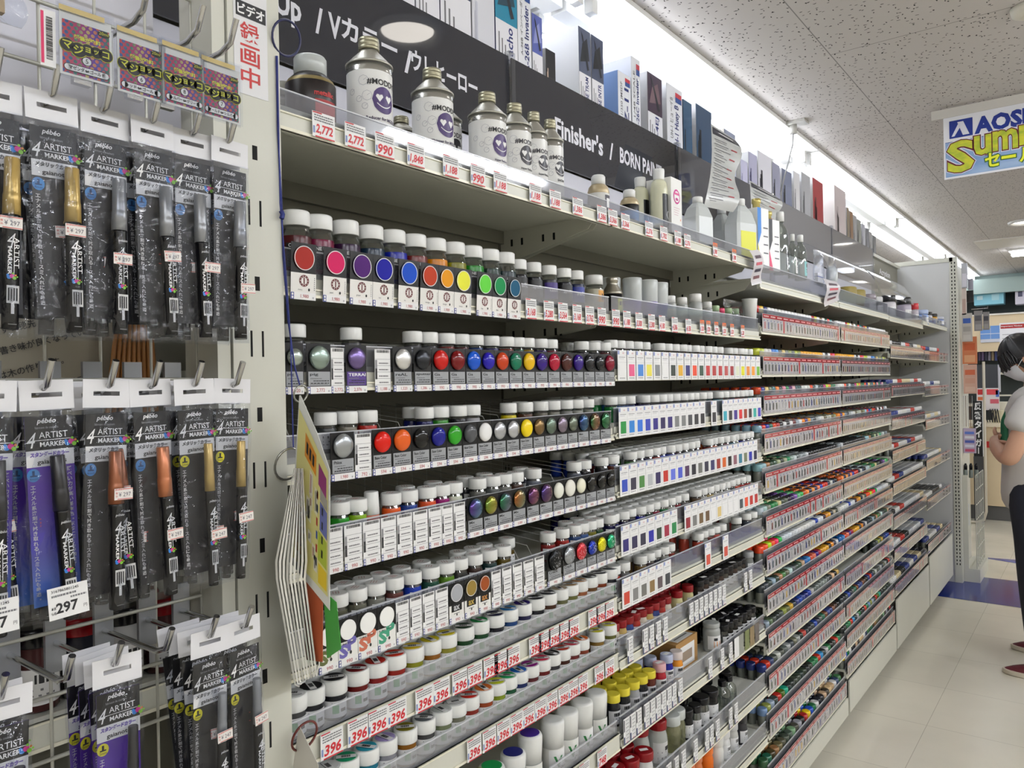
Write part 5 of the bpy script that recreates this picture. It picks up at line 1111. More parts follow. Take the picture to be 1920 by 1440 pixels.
# ------------------------------------------------------------------ wire net unit with the marker packs
XN = -.870
t = thing('wire_net', 'pale wire grid with hooks mounted in front of the near shelves', 'wire grid')
mb = MB()
z = .30
while z < 2.3:
    mb.tube([(XN, -.36, z), (XN, .505, z)], .0022, WIRE, 6); z += .0655 if 1.33 < z < 1.4 else .0655
mb.build('cross_wire_set', t)
mb = MB()
for k in range(16): y = -.34+.0565*k; mb.tube([(XN-.004, y, .28), (XN-.004, y, 2.3)], .0018, WIRE, 6)
mb.build('upright_wire_set', t)
t = thing('slotted_post', 'wide ivory steel post with pairs of slots between net and jars', 'post', (0, 0, 0))
mb = MB(); mb.box(-.90, -.826, .527, .600, .25, 2.35, STEEL); mb.box(-.90, -.829, .508, .525, .25, 2.35, STEEL); mb.build('face', t)
mb = MB()
for k in range(-7, 5):
    zb = 1.4395+.1615*k
    mb.box(-.8262, -.8257, .5505, .5533, zb, zb+.032, DARKHOLE); mb.box(-.8262, -.8257, .5665, .5693, zb, zb+.032, DARKHOLE)
    mb.box(-.8262, -.8257, .558, .565, zb+.0815, zb+.099, DARKHOLE)
mb.build('slot', t)
# prong hooks
HK = [(0, 1.795, (.38, .437, .475)), (1, 1.690, (.205, .252, .297, .343, .389, .433, .472)), (2, 1.429, (.24, .287, .342, .384, .428, .475)), (3, 1.167, (.247, .299, .342, .391, .439, .480))]
WORD = ('top', 'upper', 'middle', 'lowest')
def hook_mesh():
    mb = MB(); mb.tube([(-.148, 0, -.028), (-.03, 0, -.028), (-.012, 0, -.022), (0, 0, 0)], .0031, CHROME, 10); return mb.mesh('prong')
HM = hook_mesh(); CM = MB().box(-.152, -.144, -.009, .009, -.062, .006, CHROME).mesh('clip')
CM2 = MB().box(-.148, -.143, -.010, .010, -.058, .004, M('8c8e92', .4, .5)).mesh('clip2')
for r, z, ys_ in HK:
    for i, y in enumerate(ys_):
        t = thing('display_hook', 'chrome prong hook, %s along the %s row of the net' % (ORD[i], WORD[r]), 'hook', (-.727, y, z), 0, 'chrome hooks on the wire net')
        put('prong', HM, t); put('clip', CM if r < 2 else CM2, t)
def grad_mat():
    m = bpy.data.materials.new('violet_to_blue_print'); m.use_nodes = True; nt = m.node_tree; N = nt.nodes; L = nt.links; b = N['Principled BSDF']
    tc = N.new('ShaderNodeTexCoord'); sx = N.new('ShaderNodeSeparateXYZ'); mr = N.new('ShaderNodeMapRange'); mr.inputs[1].default_value = -.19; mr.inputs[2].default_value = -.09
    c = N.new('ShaderNodeValToRGB'); c.color_ramp.elements[0].color = lin('4878c8'); c.color_ramp.elements[1].color = lin('4c2494'); c.color_ramp.elements.new(.5).color = lin('4444a0')
    L.new(tc.outputs['Object'], sx.inputs[0]); L.new(sx.outputs['Z'], mr.inputs[0]); L.new(mr.outputs[0], c.inputs[0]); L.new(c.outputs[0], b.inputs['Base Color']); b.inputs['Roughness'].default_value = .4
    return m
GRAD = grad_mat(); CARDB = M('1c1c20', .4)
DOTS = [M(c, .4) for c in ('2878c8', 'c82888', '78b828', 'c87830')]
def dots(mb, u, v, w, s=1):
    for i, (a, b, r, k) in enumerate(((0, 0, .0021, 0), (.0028, .0012, .0023, 1), (.0050, -.0008, .0018, 2), (-.0014, .0020, .0012, 0), (.0060, .0022, .001, 3), (.0036, .0040, .0011, 2), (.0075, .0006, .0008, 2))): mb.disc(u+a*s, v+b*s, w+.0001*i, r*s, r*s, DOTS[k], 12)
def vtext(mb, s, u, v, w, size, mat, pitch=None):
    p = pitch or size*1.08
    for i, ch in enumerate(s):
        if ch == 'ー': mb.rect(u+size*.42, u+size*.58, v-p*i-size*.85, v-p*i-size*.1, w, mat)
        else: 
            g = text_geo(ch, .02, 0, 2); k = size*.95/max(g[2], g[3], .7)
            if ch in '、。ッュ！': k = size*.95
            off = (size-g[2]*k)/2 if ch not in '。、' else size*.6
            mb.text(ch, u+off, v-p*i-size*.95+(size*.9-g[3]*k)/2, w, g[3]*k, mat, None, .02)
def pack_card(kind):
    """kind: 'metal4','metal2','std4','std2' - printed backing card; origin at the hook slot"""
    k = ('pc', kind)
    if k in MESH: return MESH[k]
    mb = MB(); W2 = .0195; body = GRAD if kind[:3] == 'std' else CARDB; e = .0002
    mb.slab(-W2, W2, -.186, -.018, 0, .0005, body)
    mb.rect(-W2, W2, -.048, -.018, e, M('0c0c0e', .4))
    mb.text('pébéo', -.002, -.0255, e*2, .0058, PAPER, None, .02, .25, 'C'); mb.text('fabricant de couleurs', -.002, -.0290, e*2, .0022, M('98989c', .5), .019, 0, 0, 'C')
    mb.text('4', -.0185, -.0455, e*2, .0135, PAPER, .0075, .0, .35); mb.text('ARTIST', -.0085, -.0375, e*2, .0056, PAPER, .0235, .0); mb.rect(-.0175, .0175, -.0394, -.0389, e*2, PAPER)
    mb.text('MARKER', -.0080, -.0450, e*2, .0042, PAPER, .0215, .02); dots(mb, .0145, -.0435, e*3, 1.1)
    mb.rect(-W2, W2, -.0625, -.048, e, M('d8d8da', .4))
    jp = 'スタンダードカラー' if kind[:3] == 'std' else 'メタリックカラー'
    mb.text(jp, -.0005, -.0538, e*2, .0044, M('8c7cc0', .4) if kind[:3] == 'std' else M('88888c', .4), .032, .09, .15, 'C'); mb.text(jp, -.0005, -.0538, e*3, .0044, M('3c2c78', .4) if kind[:3] == 'std' else INK, .032, .0, .15, 'C')
    mb.text('gaianotes', .001, -.0615, e*2, .0050, INK, .024, .02, 0, 'C')
    circ = M('3878b8', .4) if kind[-1] == '4' else M('d0c828', .4); u = -.0145
    mb.disc(u, -.0695, e*2, .0052, .0058, circ, 24); mb.rect(u-.001, u+.001, -.0695, -.0655, e*3, INK if kind[-1] == '2' else M('183c68', .4)); mb.rect(u-.0028, u+.0028, -.0708, -.0695, e*3, INK if kind[-1] == '2' else M('183c68', .4))
    mb.text(kind[-1]+'mm', u, -.0738, e*3, .0024, INK if kind[-1] == '2' else M('183c68', .4), None, .0, 0, 'C')
    tm = M('b4b4b8', .4)
    vtext(mb, 'エナメル系溶剤で拭き取れる！スミ入れにも最適。', -.0175, -.078, e*2, .0042, tm, .0045)
    vtext(mb, '隠ぺい力が高い基本色。気軽に使える油性マーカーです。' if kind[:3] == 'std' else 'メッキ調の金属光沢。気軽に使える油性マーカーです。', .0128, -.0645, e*2, .0042, tm, .0046)
    MESH[k] = mb.mesh('card'); return MESH[k]
def marker_meshes(c, thick=True):
    k = ('mk', c, thick)
    if k in MESH: return MESH[k]
    r = .0064 if thick else .0048; cap = MB(); C_ = M(c, .28, .35 if c not in ('1c1c20',) else 0)
    cap.lathe([(r*.86, .147), (r*.92, .1465), (r*.98, .118), (r*1.0, .116), (r*1.05, .115), (r*1.08, .098)][::-1], C_, 22)
    bar = MB(); bar.lathe([(r*.95, 0), (r, .001), (r, .096), (r*1.04, .098)], M('0c0c0f', .25, 0, .4), 22)
    w = r+.0003; hw = r*.72
    bar.text('pébéo', 0, .086, w, .003, PAPER, None, .0, .25, 'C')
    bar.text('4', -hw, .070, w, .0115, PAPER, .006, 0, .3); bar.text('ARTIST', .0004, .078, w, .0040, PAPER, .026, 0, rot=-math.pi/2); bar.text('MARKER', -.0040, .070, w, .0030, PAPER, .024, .02, rot=-math.pi/2)
    bar.rect(hw*.15-.0002, hw*.15+.0003, .046, .075, w-.0001, PAPER)
    dots(bar, -.003, .044, w, .8)
    bar.rect(-hw, hw, .022, .037, w, M('c8c8c8', .4)); bar.text('SHAKE BEFORE USE', .0, .0225, w+.0002, .0024, INK, .013, .0, rot=math.pi/2)
    for q in range(4): bar.rect(-hw*.8+.002*q, -hw*.8+.0012+.002*q, .024, .035, w+.0001, INK)
    bar.rect(-.0012, .0012, .013, .022, w, M('c8c8c8', .4)); bar.rect(-hw*.7, hw*.7, .004, .0044, w, M('909090', .4))
    MESH[k] = (cap.mesh('cap'), bar.mesh('barrel')); return MESH[k]
def film_mesh(seed):
    k = ('fm', seed)
    if k in MESH: return MESH[k]
    rr = random.Random(seed); mb = MB(); nu, nv = 12, 30; W2 = .0222; vs = []
    for j in range(nv+1):
        for i in range(nu+1):
            a, b = i/nu, j/nv; u = -W2+2*W2*a; v = -.012-.192*b
            pen = math.exp(-((u-.007)/.0085)**2)*(1 if b > .17 else b/.17)*(1 if b < .96 else (1-b)/.04)
            vs.append((.0006+.0150*pen+.0016*math.sin(17*b+5*a+seed)*(0 < a < 1)+rr.uniform(0, .0012), u+.0006*math.sin(20*b+seed), v))
    fs = [(j*(nu+1)+i, j*(nu+1)+i+1, (j+1)*(nu+1)+i+1, (j+1)*(nu+1)+i) for j in range(nv) for i in range(nu)]
    mb.add(vs, [f[::-1] for f in fs], FILM, True)
    MESH[k] = mb.mesh('film'); return MESH[k]
def hanger_mesh():
    k = ('hg',)
    if k not in MESH:
        mb = MB(); m = M('dedee2', .35); W2 = .0222; e = .0002
        for (u0, u1, v0, v1) in ((-W2, W2, .003, .014), (-W2, -.0125, -.0012, .003), (.0125, W2, -.0012, .003), (-W2, W2, -.0125, -.0012)): mb.slab(u0, u1, v0, v1, 0, .0004, m)
        MESH[k] = mb.mesh('hanger')
    return MESH[k]
def sticker_mesh(p):
    k = ('st', p)
    if k not in MESH:
        mb = MB(); w, h = .0175, .0105; mb.slab(0, w, 0, h, 0, .0003, M('e4e0dc', .5)); e = .0002; R_ = M('c04840', .5)
        mb.rect(w*.45, w, h*.90, h*.96, e, R_); mb.text('Joshin', .0005, h*.82, e, .0018, R_, w*.42, .03); mb.rect(w*.15, w, h*.04, h*.10, e, R_); mb.text('税', .001, h*.5, e, .002, R_); mb.text('込', .001, h*.25, e, .002, R_)
        mb.text('¥ '+p, w*.22, h*.28, e, h*.38, M('50505c', .5), w*.66, -.0)
        MESH[k] = mb.mesh('st')
    return MESH[k]
def big_sticker():
    k = ('bst',)
    if k not in MESH:
        mb = MB(); w, h = .033, .028; mb.slab(0, w, 0, h, 0, .0003, PAPER); e = .0002
        mb.text('3167865801245', .003, h*.84, e, .0024, INK, w*.68); scribble(mb, .003, w*.7, h*.70, .0018, e, GREYINK, 4, 9); scribble(mb, w*.55, w*.95, h*.58, .0016, e, GREYINK, 5, 7)
        mb.text('297', w*.18, h*.16, e, h*.34, INK, w*.55, .03); mb.text('本体', .002, h*.3, e, .003, INK, .004); mb.text('価格', .002, h*.15, e, .003, INK, .004); mb.text('円', w*.86, h*.18, e, .003, GREYINK)
        MESH[k] = mb.mesh('bst')
    return MESH[k]
def pack(row, hooki, depth, y, z, X, kind, cap, price, label, tilt=0, yaw=0, penu=.007, big=False, stv=None):
    t = thing('marker_pack', label, 'marker pen', (X, y, z), 0, 'bagged paint markers on the %s hooks' % WORD[row], rot=(tilt, 0, yaw))
    put('hanger_tab', hanger_mesh(), t, (-.0003, 0, 0)); put('backing_card', pack_card(kind), t)
    cp, br = marker_meshes(cap, kind[-1] == '4')
    e = bpy.data.objects.new('marker', None); COL.objects.link(e); e.parent = t; e.location = (.0078, penu, -.200); e.rotation_euler = (random.uniform(-.03, .03), 0, 0)
    put('cap', cp, e); put('barrel', br, e)
    put('bag_film', film_mesh((row*7+hooki+depth) % 5), t)
    if big: put('price_sticker', big_sticker(), t, (.0172, -.014, -.196), (.03, 0, 0))
    else: put('price_sticker', sticker_mesh(price), t, (.0165, (stv[0] if stv else -.003), (stv[1] if stv else -.118)), (random.uniform(-.12, .12), 0, 0))
GO, SI, CO, BR, KK = 'b89c5c', '8e9094', 'b4704c', '8c5438', '1c1c20'
def packs(row, z, spec):
    for hi, y, n, kind, cap, price, st in spec:
        for d in range(n):
            X = -.742-.017*d-(.004 if hi % 2 else 0)
            tl = random.uniform(-.035, .035)+(.06*(d % 2)*(-1)**hi if d else 0)
            nm = {'b89c5c': 'gold', '8e9094': 'silver', 'b4704c': 'copper', '8c5438': 'bronze', '1c1c20': 'black'}[cap]
            lab = '%s capped marker in bag, %s card, hook %s of the %s row, %s' % (nm, 'violet' if kind[:3] == 'std' else 'black', ORD[hi], WORD[row], ('in front', 'second behind', 'third behind', 'fourth behind')[d])
            pack(row, hi, d, y-.0035*d*(1 if hi % 2 else .5), z-.0005*d, X, kind, cap, price, lab, tl, random.uniform(-.12, .12) if d == 0 else random.uniform(-.25, .25), .007 if d == 0 else .009, st == 'big' and d == 0, None if st == 'big' else st)
random.seed(21)
packs(1, 1.6545, [(0, .205, 2, 'metal4', GO, '297', None), (1, .252, 3, 'metal4', GO, '297', (-.002, -.115)), (2, .297, 3, 'metal4', GO, '297', (-.001, -.115)), (3, .345, 3, 'metal4', SI, '297', (-.002, -.135)), (4, .389, 3, 'metal4', SI, '297', (-.002, -.128)), (5, .433, 3, 'metal4', SI, '297', (.002, -.133)), (6, .474, 3, 'metal4', SI, '297', (.002, -.152))])
packs(2, 1.3975, [(0, .243, 2, 'std4', KK, '297', 'big'), (1, .290, 3, 'std4', KK, '297', 'big'), (2, .340, 3, 'metal4', BR, '297', (-.001, -.098)), (3, .384, 3, 'metal4', CO, '297', (.0, -.145)), (4, .428, 3, 'metal2', GO, '247', (.002, -.152)), (5, .474, 3, 'metal2', GO, '247', (-.001, -.14))])
packs(3, 1.1365, [(0, .250, 2, 'std2', KK, '247', None), (2, .345, 4, 'std2', KK, '247', None), (4, .440, 4, 'metal2', SI, '247', (-.002, -.10)), (5, .482, 3, 'metal2', SI, '247', (-.002, -.10))])
# name cards in clear holders on the top hooks
def majo(num, name):
    mb = MB(); w, h = .0425, .055; mb.slab(0, w, 0, h, 0, .0006, M('dcdcd8', .4)); e = .0003
    m = bpy.data.materials.new('dotted_print'); m.use_nodes = True; nt = m.node_tree; N = nt.nodes; L = nt.links; b = N['Principled BSDF']
    tc = N.new('ShaderNodeTexCoord'); mp = N.new('ShaderNodeMapping'); mp.inputs['Scale'].default_value = (1, 230, 230); mp.inputs['Rotation'].default_value = (.5, 0, 0)
    v = N.new('ShaderNodeTexVoronoi'); v.inputs['Randomness'].default_value = .0; v.inputs['Scale'].default_value = 1; lt = N.new('ShaderNodeMath'); lt.operation = 'LESS_THAN'; lt.inputs[1].default_value = .36
    sx = N.new('ShaderNodeSeparateXYZ'); wv = N.new('ShaderNodeMath'); wv.operation = 'MULTIPLY_ADD'; wv.inputs[1].default_value = 24; wv.inputs[2].default_value = 0
    c1 = N.new('ShaderNodeValToRGB'); c1.color_ramp.elements[0].color = lin('b84030'); c1.color_ramp.elements[1].color = lin('287040'); c1.color_ramp.elements.new(.35).color = lin('a02860'); c1.color_ramp.elements.new(.7).color = lin('40288c')
    c2 = N.new('ShaderNodeValToRGB'); c2.color_ramp.elements[0].color = lin('2840a0'); c2.color_ramp.elements[1].color = lin('a02858'); c2.color_ramp.elements.new(.3).color = lin('28685c'); c2.color_ramp.elements.new(.5).color = lin('b8a868'); c2.color_ramp.elements.new(.75).color = lin('b84c40')
    mx = N.new('ShaderNodeMix'); mx.data_type = 'RGBA'
    L.new(tc.outputs['Object'], mp.inputs[0]); L.new(mp.outputs[0], v.inputs['Vector']); L.new(v.outputs['Distance'], lt.inputs[0]); L.new(tc.outputs['Object'], sx.inputs[0]); L.new(sx.outputs['Y'], wv.inputs[0])
    L.new(wv.outputs[0], c1.inputs[0]); L.new(wv.outputs[0], c2.inputs[0]); L.new(lt.outputs[0], mx.inputs[0]); L.new(c1.outputs[0], mx.inputs[6]); L.new(c2.outputs[0], mx.inputs[7]); L.new(mx.outputs[2], b.inputs['Base Color']); b.inputs['Roughness'].default_value = .35
    mb.rect(.002, w-.002, .002, h-.0075, e, m); Y = M('d8d840', .4); K_ = M('14140c', .4)
    mb.text('超偏光塗料', w*.52, h*.595, e*2, .0042, Y, w*.52, .03, 0, 'C')
    for i, (u, r) in enumerate(((.13, .0056), (.34, .0062), (.52, .0052), (.69, .0050), (.87, .0058))): mb.disc(w*u, h*.47-(.002 if i == 1 else 0), e*(2+i*.3), r*1.12, r*1.08, Y, 22); 
    for i, (u, r) in enumerate(((.13, .0056), (.34, .0062), (.52, .0052), (.69, .0050), (.87, .0058))): mb.disc(w*u, h*.47-(.002 if i == 1 else 0), e*4, r*1.04, r, K_, 22)
    for i, (ch, u, s) in enumerate((('マ', .13, .0068), ('ジ', .34, .0078), ('ョ', .52, .0045), ('ッ', .68, .0040), ('コ', .87, .0058))): mb.text(ch, w*u, h*.47-s*.5-(.002 if i == 1 else 0), e*5, s, Y, None, .02, 0, 'C')
    mb.disc(w*.84, h*.80, e*2, .0052, .0028, K_, 20); mb.text('20ml', w*.84, h*.785, e*3, .0028, Y, .008, 0, 0, 'C')
    mb.disc(w*.5, h*.285, e*2, .0042, .0038, K_, 22); mb.disc(w*.5, h*.285, e*3, .0036, .0033, PAPER, 22); mb.text(num, w*.5, h*.25, e*4, .0040, INK, None, .0, 0, 'C')
    mb.rect(w*.12, w*.88, h*.07, h*.19, e*2, K_); mb.rect(w*.14, w*.86, h*.082, h*.178, e*3, PAPER)
    for s in (.14, .86): mb.disc(w*s, h*.13, e*2, .0034, h*.06, K_, 16); mb.disc(w*s, h*.13, e*3, .0029, h*.048, PAPER, 16)
    mb.text(name, w*.5, h*.10, e*4, .0036, INK, w*.68, .02, 0, 'C')
    return mb
for i, (y, num, name, a) in enumerate(((.288, '5', 'マゼンダ⇔ゴールド', 'magenta to gold, number 5'), (.3375, '6', 'レッド⇔ゴールド', 'red to gold, number 6'), (.3785, '8', 'シルバー⇔グリーン', 'silver to green, number 8'), (.4195, '7', 'ゴールド⇔シルバー', 'gold to silver, number 7'))):
    t = thing('name_card', 'dotted colour-shift name card %s, in a clear holder' % a, 'card', (-.702-.002*(i % 2), y, 1.673), .0 if i else -.05, 'dotted name cards on the top hooks')
    majo(num, name).build('printed_card', t)
    mb = MB(); mb.rect(-.002, .0445, -.002, .062, .002, CLEAR2); mb.rect(-.002, .0445, -.002, .062, -.002, CLEAR); mb.rect(-.001, .036, .054, .0585, .0024, M('b8a468', .5, alpha=.9)); mb.build('clear_holder', t)
    mb = MB(); mb.slab(-.014, -.002, .004, .052, -.003, .0004, PAPER)
    barcode(mb, .010, .046, -.0095, -.0045, -.0026, i, True)
    if i == 0: mb.rect(-.0135, -.0112, .006, .050, -.0025, M('c83060', .5))
    mb.build('barcode_flap', t)
# notice on the post
mb = MB(); mb.slab(0, .047, 0, .135, 0, .0004, M('dcdcde', .5)); e = .0003
mb.rect(.003, .045, .094, .113, e, M('202024', .5)); mb.text('ビデオ', .024, .0965, e*2, .014, PAPER, .038, .03, 0, 'C')
for i, ch in enumerate('録画中'): mb.text(ch, .022, .064-.0275*i, e, .025, M('b83030', .5), .027, .012, 0, 'C')
mb.disc(.022, .130, e, .010, .010, M('b82c2c', .5), 20)
tag(mb.build('video_notice', loc=(-.8252, .535, 1.760)), 'white notice with red characters about video recording, on the slotted post', 'notice')
# goods glimpsed behind the net
mb = MB(); mb.box(-.965, -.963, -.3, .50, 1.345, 1.56, M('aca696', .7)); 
tt = M('3c3c3c', .6); TX = Matrix.Rotation(.28, 4, 'X')
m2 = MB(); m2.text('とても柔らかく使いやすい穂先', 0, 0, 0, .009, tt); m2.text('先端の毛が細く書き味が良くなっています。', .02, -.022, 0, .009, tt); m2.text('おすすめ筆の軸は木の作りです。', .01, -.048, 0, .009, tt); m2.text('塗る面積で選べるサイズ', .06, -.075, 0, .009, tt)
mb.add([(v[0]-.962, (TX @ Vector(v))[1]+.24, (TX @ Vector(v))[2]+1.44) for v in m2.v], m2.f, tt)
tag(mb.build('printed_board'), 'beige board with slanted handwriting seen behind the wire net', 'notice board')
for k in range(9):
    y = .425+.008*k
    t = thing('paint_brush', 'wooden handled brush, %s in the bunch behind the net' % ORD[k], 'brush', (-.935, y, 1.345), 0, 'brushes behind the wire net', rot=(-.12+.02*k, 0, 0))
    MB().lathe([(.002, 0), (.0033, .06), (.0022, .13), (.0015, .15)], noise_mat('brush_wood', 'b07840', '946030', 30, .4) if k == 0 else M('a87038', .4), 10).build('handle', t); MB().lathe([(.0035, -.02), (.0025, .0)], M('5c2018', .4), 8).build('ferrule', t)
mb = MB(); mb.box(-.95, -.948, -.1, .50, 1.63, 2.2, M('e0e0ea', .5)); tag(mb.build('backing_sheet'), 'pale lilac sheet behind the uppermost wires of the net', 'sheet')
k = 0
for (zz, yy) in ((.50, .1), (.78, .12), (1.02, .16)):
    for q in range(8):
        for b in range(2):
            y = yy+.047*q; k += 1
            if y > .50: continue
            simple('thinner_bottle_red_lid', -.935-.05*b, y, zz+ZT+.0005, .021, .07, (M('a8a8a8', .4), paint('402020'), paint('202028'))[(q+b) % 3], .0215, .02, (RL, BK)[(q+int(zz*9)) % 2], 'dark bottle behind the wire net, %s along, %s row, %s shelf there' % (ORD[q], ('front', 'rear')[b], {.50: 'low', .78: 'middle', 1.02: 'upper'}[zz]), 'bottle', 'bottles behind the wire net', DEC)
pillow('plastic_bag', -.80, .235, 1.742, .12, .09, .012, 'clear bag with tan contents hanging at the top of the net', None, MB().box(-.004, .004, -.05, .045, .008, .07, M('c8b08c', .6)))

# hanging catalogue sheets, string and rings beside the post
STR = M('202c78', .6); RINGM = M('9c9c98', .25, .9)
def ringo(y, z, X, r, rt, mat, label, name='ring', tiltx=0):
    pts = [(r*.25*math.sin(a), r*math.cos(a), r*math.sin(a)) for a in [2*math.pi*k/24 for k in range(25)]]
    tag(MB().tube(pts, rt, mat, 6).build(name, loc=(X, y, z)), label, 'ring')
ys1, zs1 = onx(530, 75, -.83); ringo(ys1, zs1, -.822, .021, .0016, M('181c48', .4), 'dark blue ring at the top of the post', 'binding_ring')
P0 = lambda px, py, X: (X, *onx(px, py, X))
mb = MB(); mb.tube([P0(518, 105, -.825), P0(521, 250, -.825), P0(528, 380, -.825), P0(531, 480, -.825), P0(540, 600, -.825), P0(553, 690, -.825), P0(562, 722, -.822)], .0011, STR, 6)
mb.tube([P0(520, 105, -.822), P0(525, 380, -.822), P0(535, 500, -.822), P0(545, 640, -.822), P0(550, 840, -.822)], .0009, STR, 6)
mb.tube([P0(527, 395, -.82), P0(530, 402, -.82), P0(528, 410, -.82)], .003, STR, 6)
tag(mb.build('string'), 'dark blue string hanging down beside the slotted post', 'string')
y_, z_ = onx(564, 738, -.815); ringo(y_, z_, -.815, .0105, .0013, RINGM, 'small steel ring through the yellow leaflet corner', 'binding_ring')
y_, z_ = onx(541, 870, -.815); ringo(y_, z_, -.815, .020, .0016, RINGM, 'large steel ring holding the stack of laminated sheets', 'binding_ring')
y_, z_ = onx(571, 1380, -.815); ringo(y_, z_, -.815, .019, .0016, M('5c1c14', .3), 'brown binding ring low beside the post', 'binding_ring')
# yellow leaflet: hangs square to the aisle from its corner
def leaflet(pts, y, mat, label, deco=None, name='leaflet', th=.0006, dy=0):
    mb = MB(); vs = [(x, y+dy*i, z) for i, (x, z) in enumerate(pts)]
    n = len(vs); mb.add(vs+[(a, b+th, c) for a, b, c in vs], [tuple(range(n)), tuple(reversed(range(n, 2*n)))]+[(i, i+n, (i+1) % n+n, (i+1) % n) for i in range(n)], mat)
    if deco: deco(mb)
    return tag(mb.build(name), label, 'leaflet')
LY = .600
Q = [(-.7985, 1.391), (-.7960, 1.391), (-.765, 1.345), (-.742, 1.300), (-.7475, 1.130), (-.825, 1.180)]
def deco(mb):
    a, b, c, d = Vector((-.7985, 1.375)), Vector((-.7445, 1.298)), Vector((-.7500, 1.146)), Vector((-.8185, 1.187))
    def P(u, v): p = (a*(1-u)+b*u)*(1-v)+(d*(1-u)+c*u)*v; return (p.x, LY-.0006, p.y)
    def pt(u0, u1, v0, v1, m, o=0): mb.add([(x, y-o, z) for x, y, z in (P(u0, v0), P(u0, v1), P(u1, v1), P(u1, v0))], [(0, 1, 2, 3)], m)
    pt(0, 1, 0, 1, M('e0d890', .5)); pt(.25, .62, .06, .22, M('d88c28', .5), .0003); pt(.7, .95, .08, .24, M('8c3070', .5), .0003); pt(.76, .98, .34, .56, M('6870b0', .5), .0003); pt(.76, .98, .24, .33, M('a09c94', .5), .0003)
    pt(.72, .97, .58, .80, M('b0c040', .5), .0003); pt(.74, .97, .82, .97, M('e8c830', .5), .0003); pt(.06, .30, .60, .92, M('c8801c', .5), .0003)
    r = random.Random(5)
    for q in range(11):
        u, v = r.uniform(.12, .62), .24+.055*q+r.uniform(-.01, .01); w = r.uniform(.08, .2)
        pt(u, u+.1, v, v+w, M(('e8e4d8', 'e8e4c8')[q % 2], .5), .0005); pt(u+.03, u+.045, v+.02, v+w-.02, INK if q % 3 else M('a03030', .5), .0008)
        pt(u+.06, u+.07, v+.02, v+w-.03, GREYINK, .0008)
    for q in range(4): pt(.11+.04*q, .135+.04*q, .66, .86, INK, .0005)
    for q in range(3): pt(.3+.1*q, .36+.1*q, .1, .18, INK, .0006)
    for k in range(4): pt(.82, .86, .36+.11*k, .42+.11*k, INK, .0006)
    for k in range(6): pt(.66, .70, .30+.1*k, .36+.1*k, (M('a83028', .5), M('3050a0', .5))[k % 2], .0005)
leaflet(Q, LY, M('e4e4e0', .5), 'yellow diagram leaflet hanging by its corner from a small ring', deco)
bundle = thing('laminated_sheet_bundle', 'bundle of laminated sheets bound on the large ring, seen edge-on beside the post', 'leaflet')
for i in range(9):
    pl = lambda k, X: [P0(px, py, X) for px, py in ((551+2*k, 878), (516+7*k, 1052), (517+6.5*k, 1085), (552+5*k, 1284-2*k), (560+4.5*k, 1289-5*k))]
    a = pl(i, -.765); b = pl(i+.62, -.766); c = pl(i+.62, -.812); d = pl(i, -.811); n_ = len(a)
    mb = MB(); W_ = M('d0cec6' if i % 3 else 'a8a69e', .5)
    for p_, q_ in ((a, b), (b, c), (c, d), (d, a)): mb.add(p_+q_, [(q, q+1, n_+q+1, n_+q) for q in range(n_-1)], W_)
    mb.build('sheet', bundle)
leaflet([(-.800, 1.16), (-.765, 1.145), (-.768, 1.062), (-.803, 1.058)], LY+.004, M('b85c38', .4), 'orange printed sheet edge peeking under the yellow leaflet', None, 'leaflet')
leaflet([(-.764, 1.150), (-.740, 1.140), (-.733, 1.085), (-.760, 1.068)], LY+.0045, M('40983c', .4), 'green printed sheet edge peeking under the yellow leaflet', None, 'leaflet')
leaflet([(-.812, .975), (-.775, .935), (-.78, .90), (-.83, .90)], .60, M('d0ccc4', .5), 'blank white tag hanging from the brown ring', None, 'leaflet')


# ------------------------------------------------------------------ banner hanging across the aisle
def ony(px, py, Y):
    d = ray(px, py); t = Y/d.y; return d.x*t, CAMH+d.z*t
BY = 3.75; bx0, _ = ony(1770, 300, BY); bz0 = 2.238
t = thing('hanging_banner', 'summer sale banner with blue logo and palm-patterned yellow lettering', 'banner', (bx0, BY, bz0), -math.pi/2)
mb = MB(); mb.slab(-.045, .92, .262, .30, .004, .012, M('c4c0b8', .5)); mb.build('ceiling_rail', t)
mb = MB(); mb.slab(0, .86, 0, .272, 0, .0012, M('dcdce0', .45)); e = .0004
sea = noise_mat('sea_print', '2c68ac', 'b4c8dc', 9, .4, stretch=(1, .6, 3))
mb.rect(.006, .85, .008, .155, e, sea)
NB = M('142c80', .4)
mb.rect(.022, .108, .170, .245, e*2, NB); mb.add([(e*3, .030, .178), (e*3, .041, .178), (e*3, .063, .214), (e*3, .055, .228)], [(0, 1, 2, 3)], M('d4d4dc', .4)); mb.add([(e*3, .072, .178), (e*3, .096, .178), (e*3, .074, .236), (e*3, .052, .236)], [(0, 1, 2, 3)], M('d4d4dc', .4))
mb.text('AOSHIMA', .114, .170, e*2, .072, NB, .372, .05)
palm = noise_mat('palm_print', 'e8d830', '4c9030', 26, .4, stretch=(1, 1, 2))
mb.add([(e, .006, .155), (e, .85, .155), (e, .85, .162), (e, .006, .157)], [(0, 1, 2, 3)], NB)
for off, m_, w_ in ((.075, M('d8d8e4', .4), 2), (.058, M('5c1420', .4), 3), (.03, palm, 4)):
    d = (off-.03)*.16
    mb.text('S', .012-d, .022-d, e*w_, .135+2*d, m_, .100+2*d, off)
    for q, (ch, ww) in enumerate((('u', .062), ('m', .088), ('m', .088), ('e', .062), ('r', .05))):
        uu = .112+(0, .066, .158, .25, .316)[q]; mb.text(ch, uu-d, .080+.006*q-d, e*w_+q*.00005, .082+2*d, m_, ww+2*d, off)
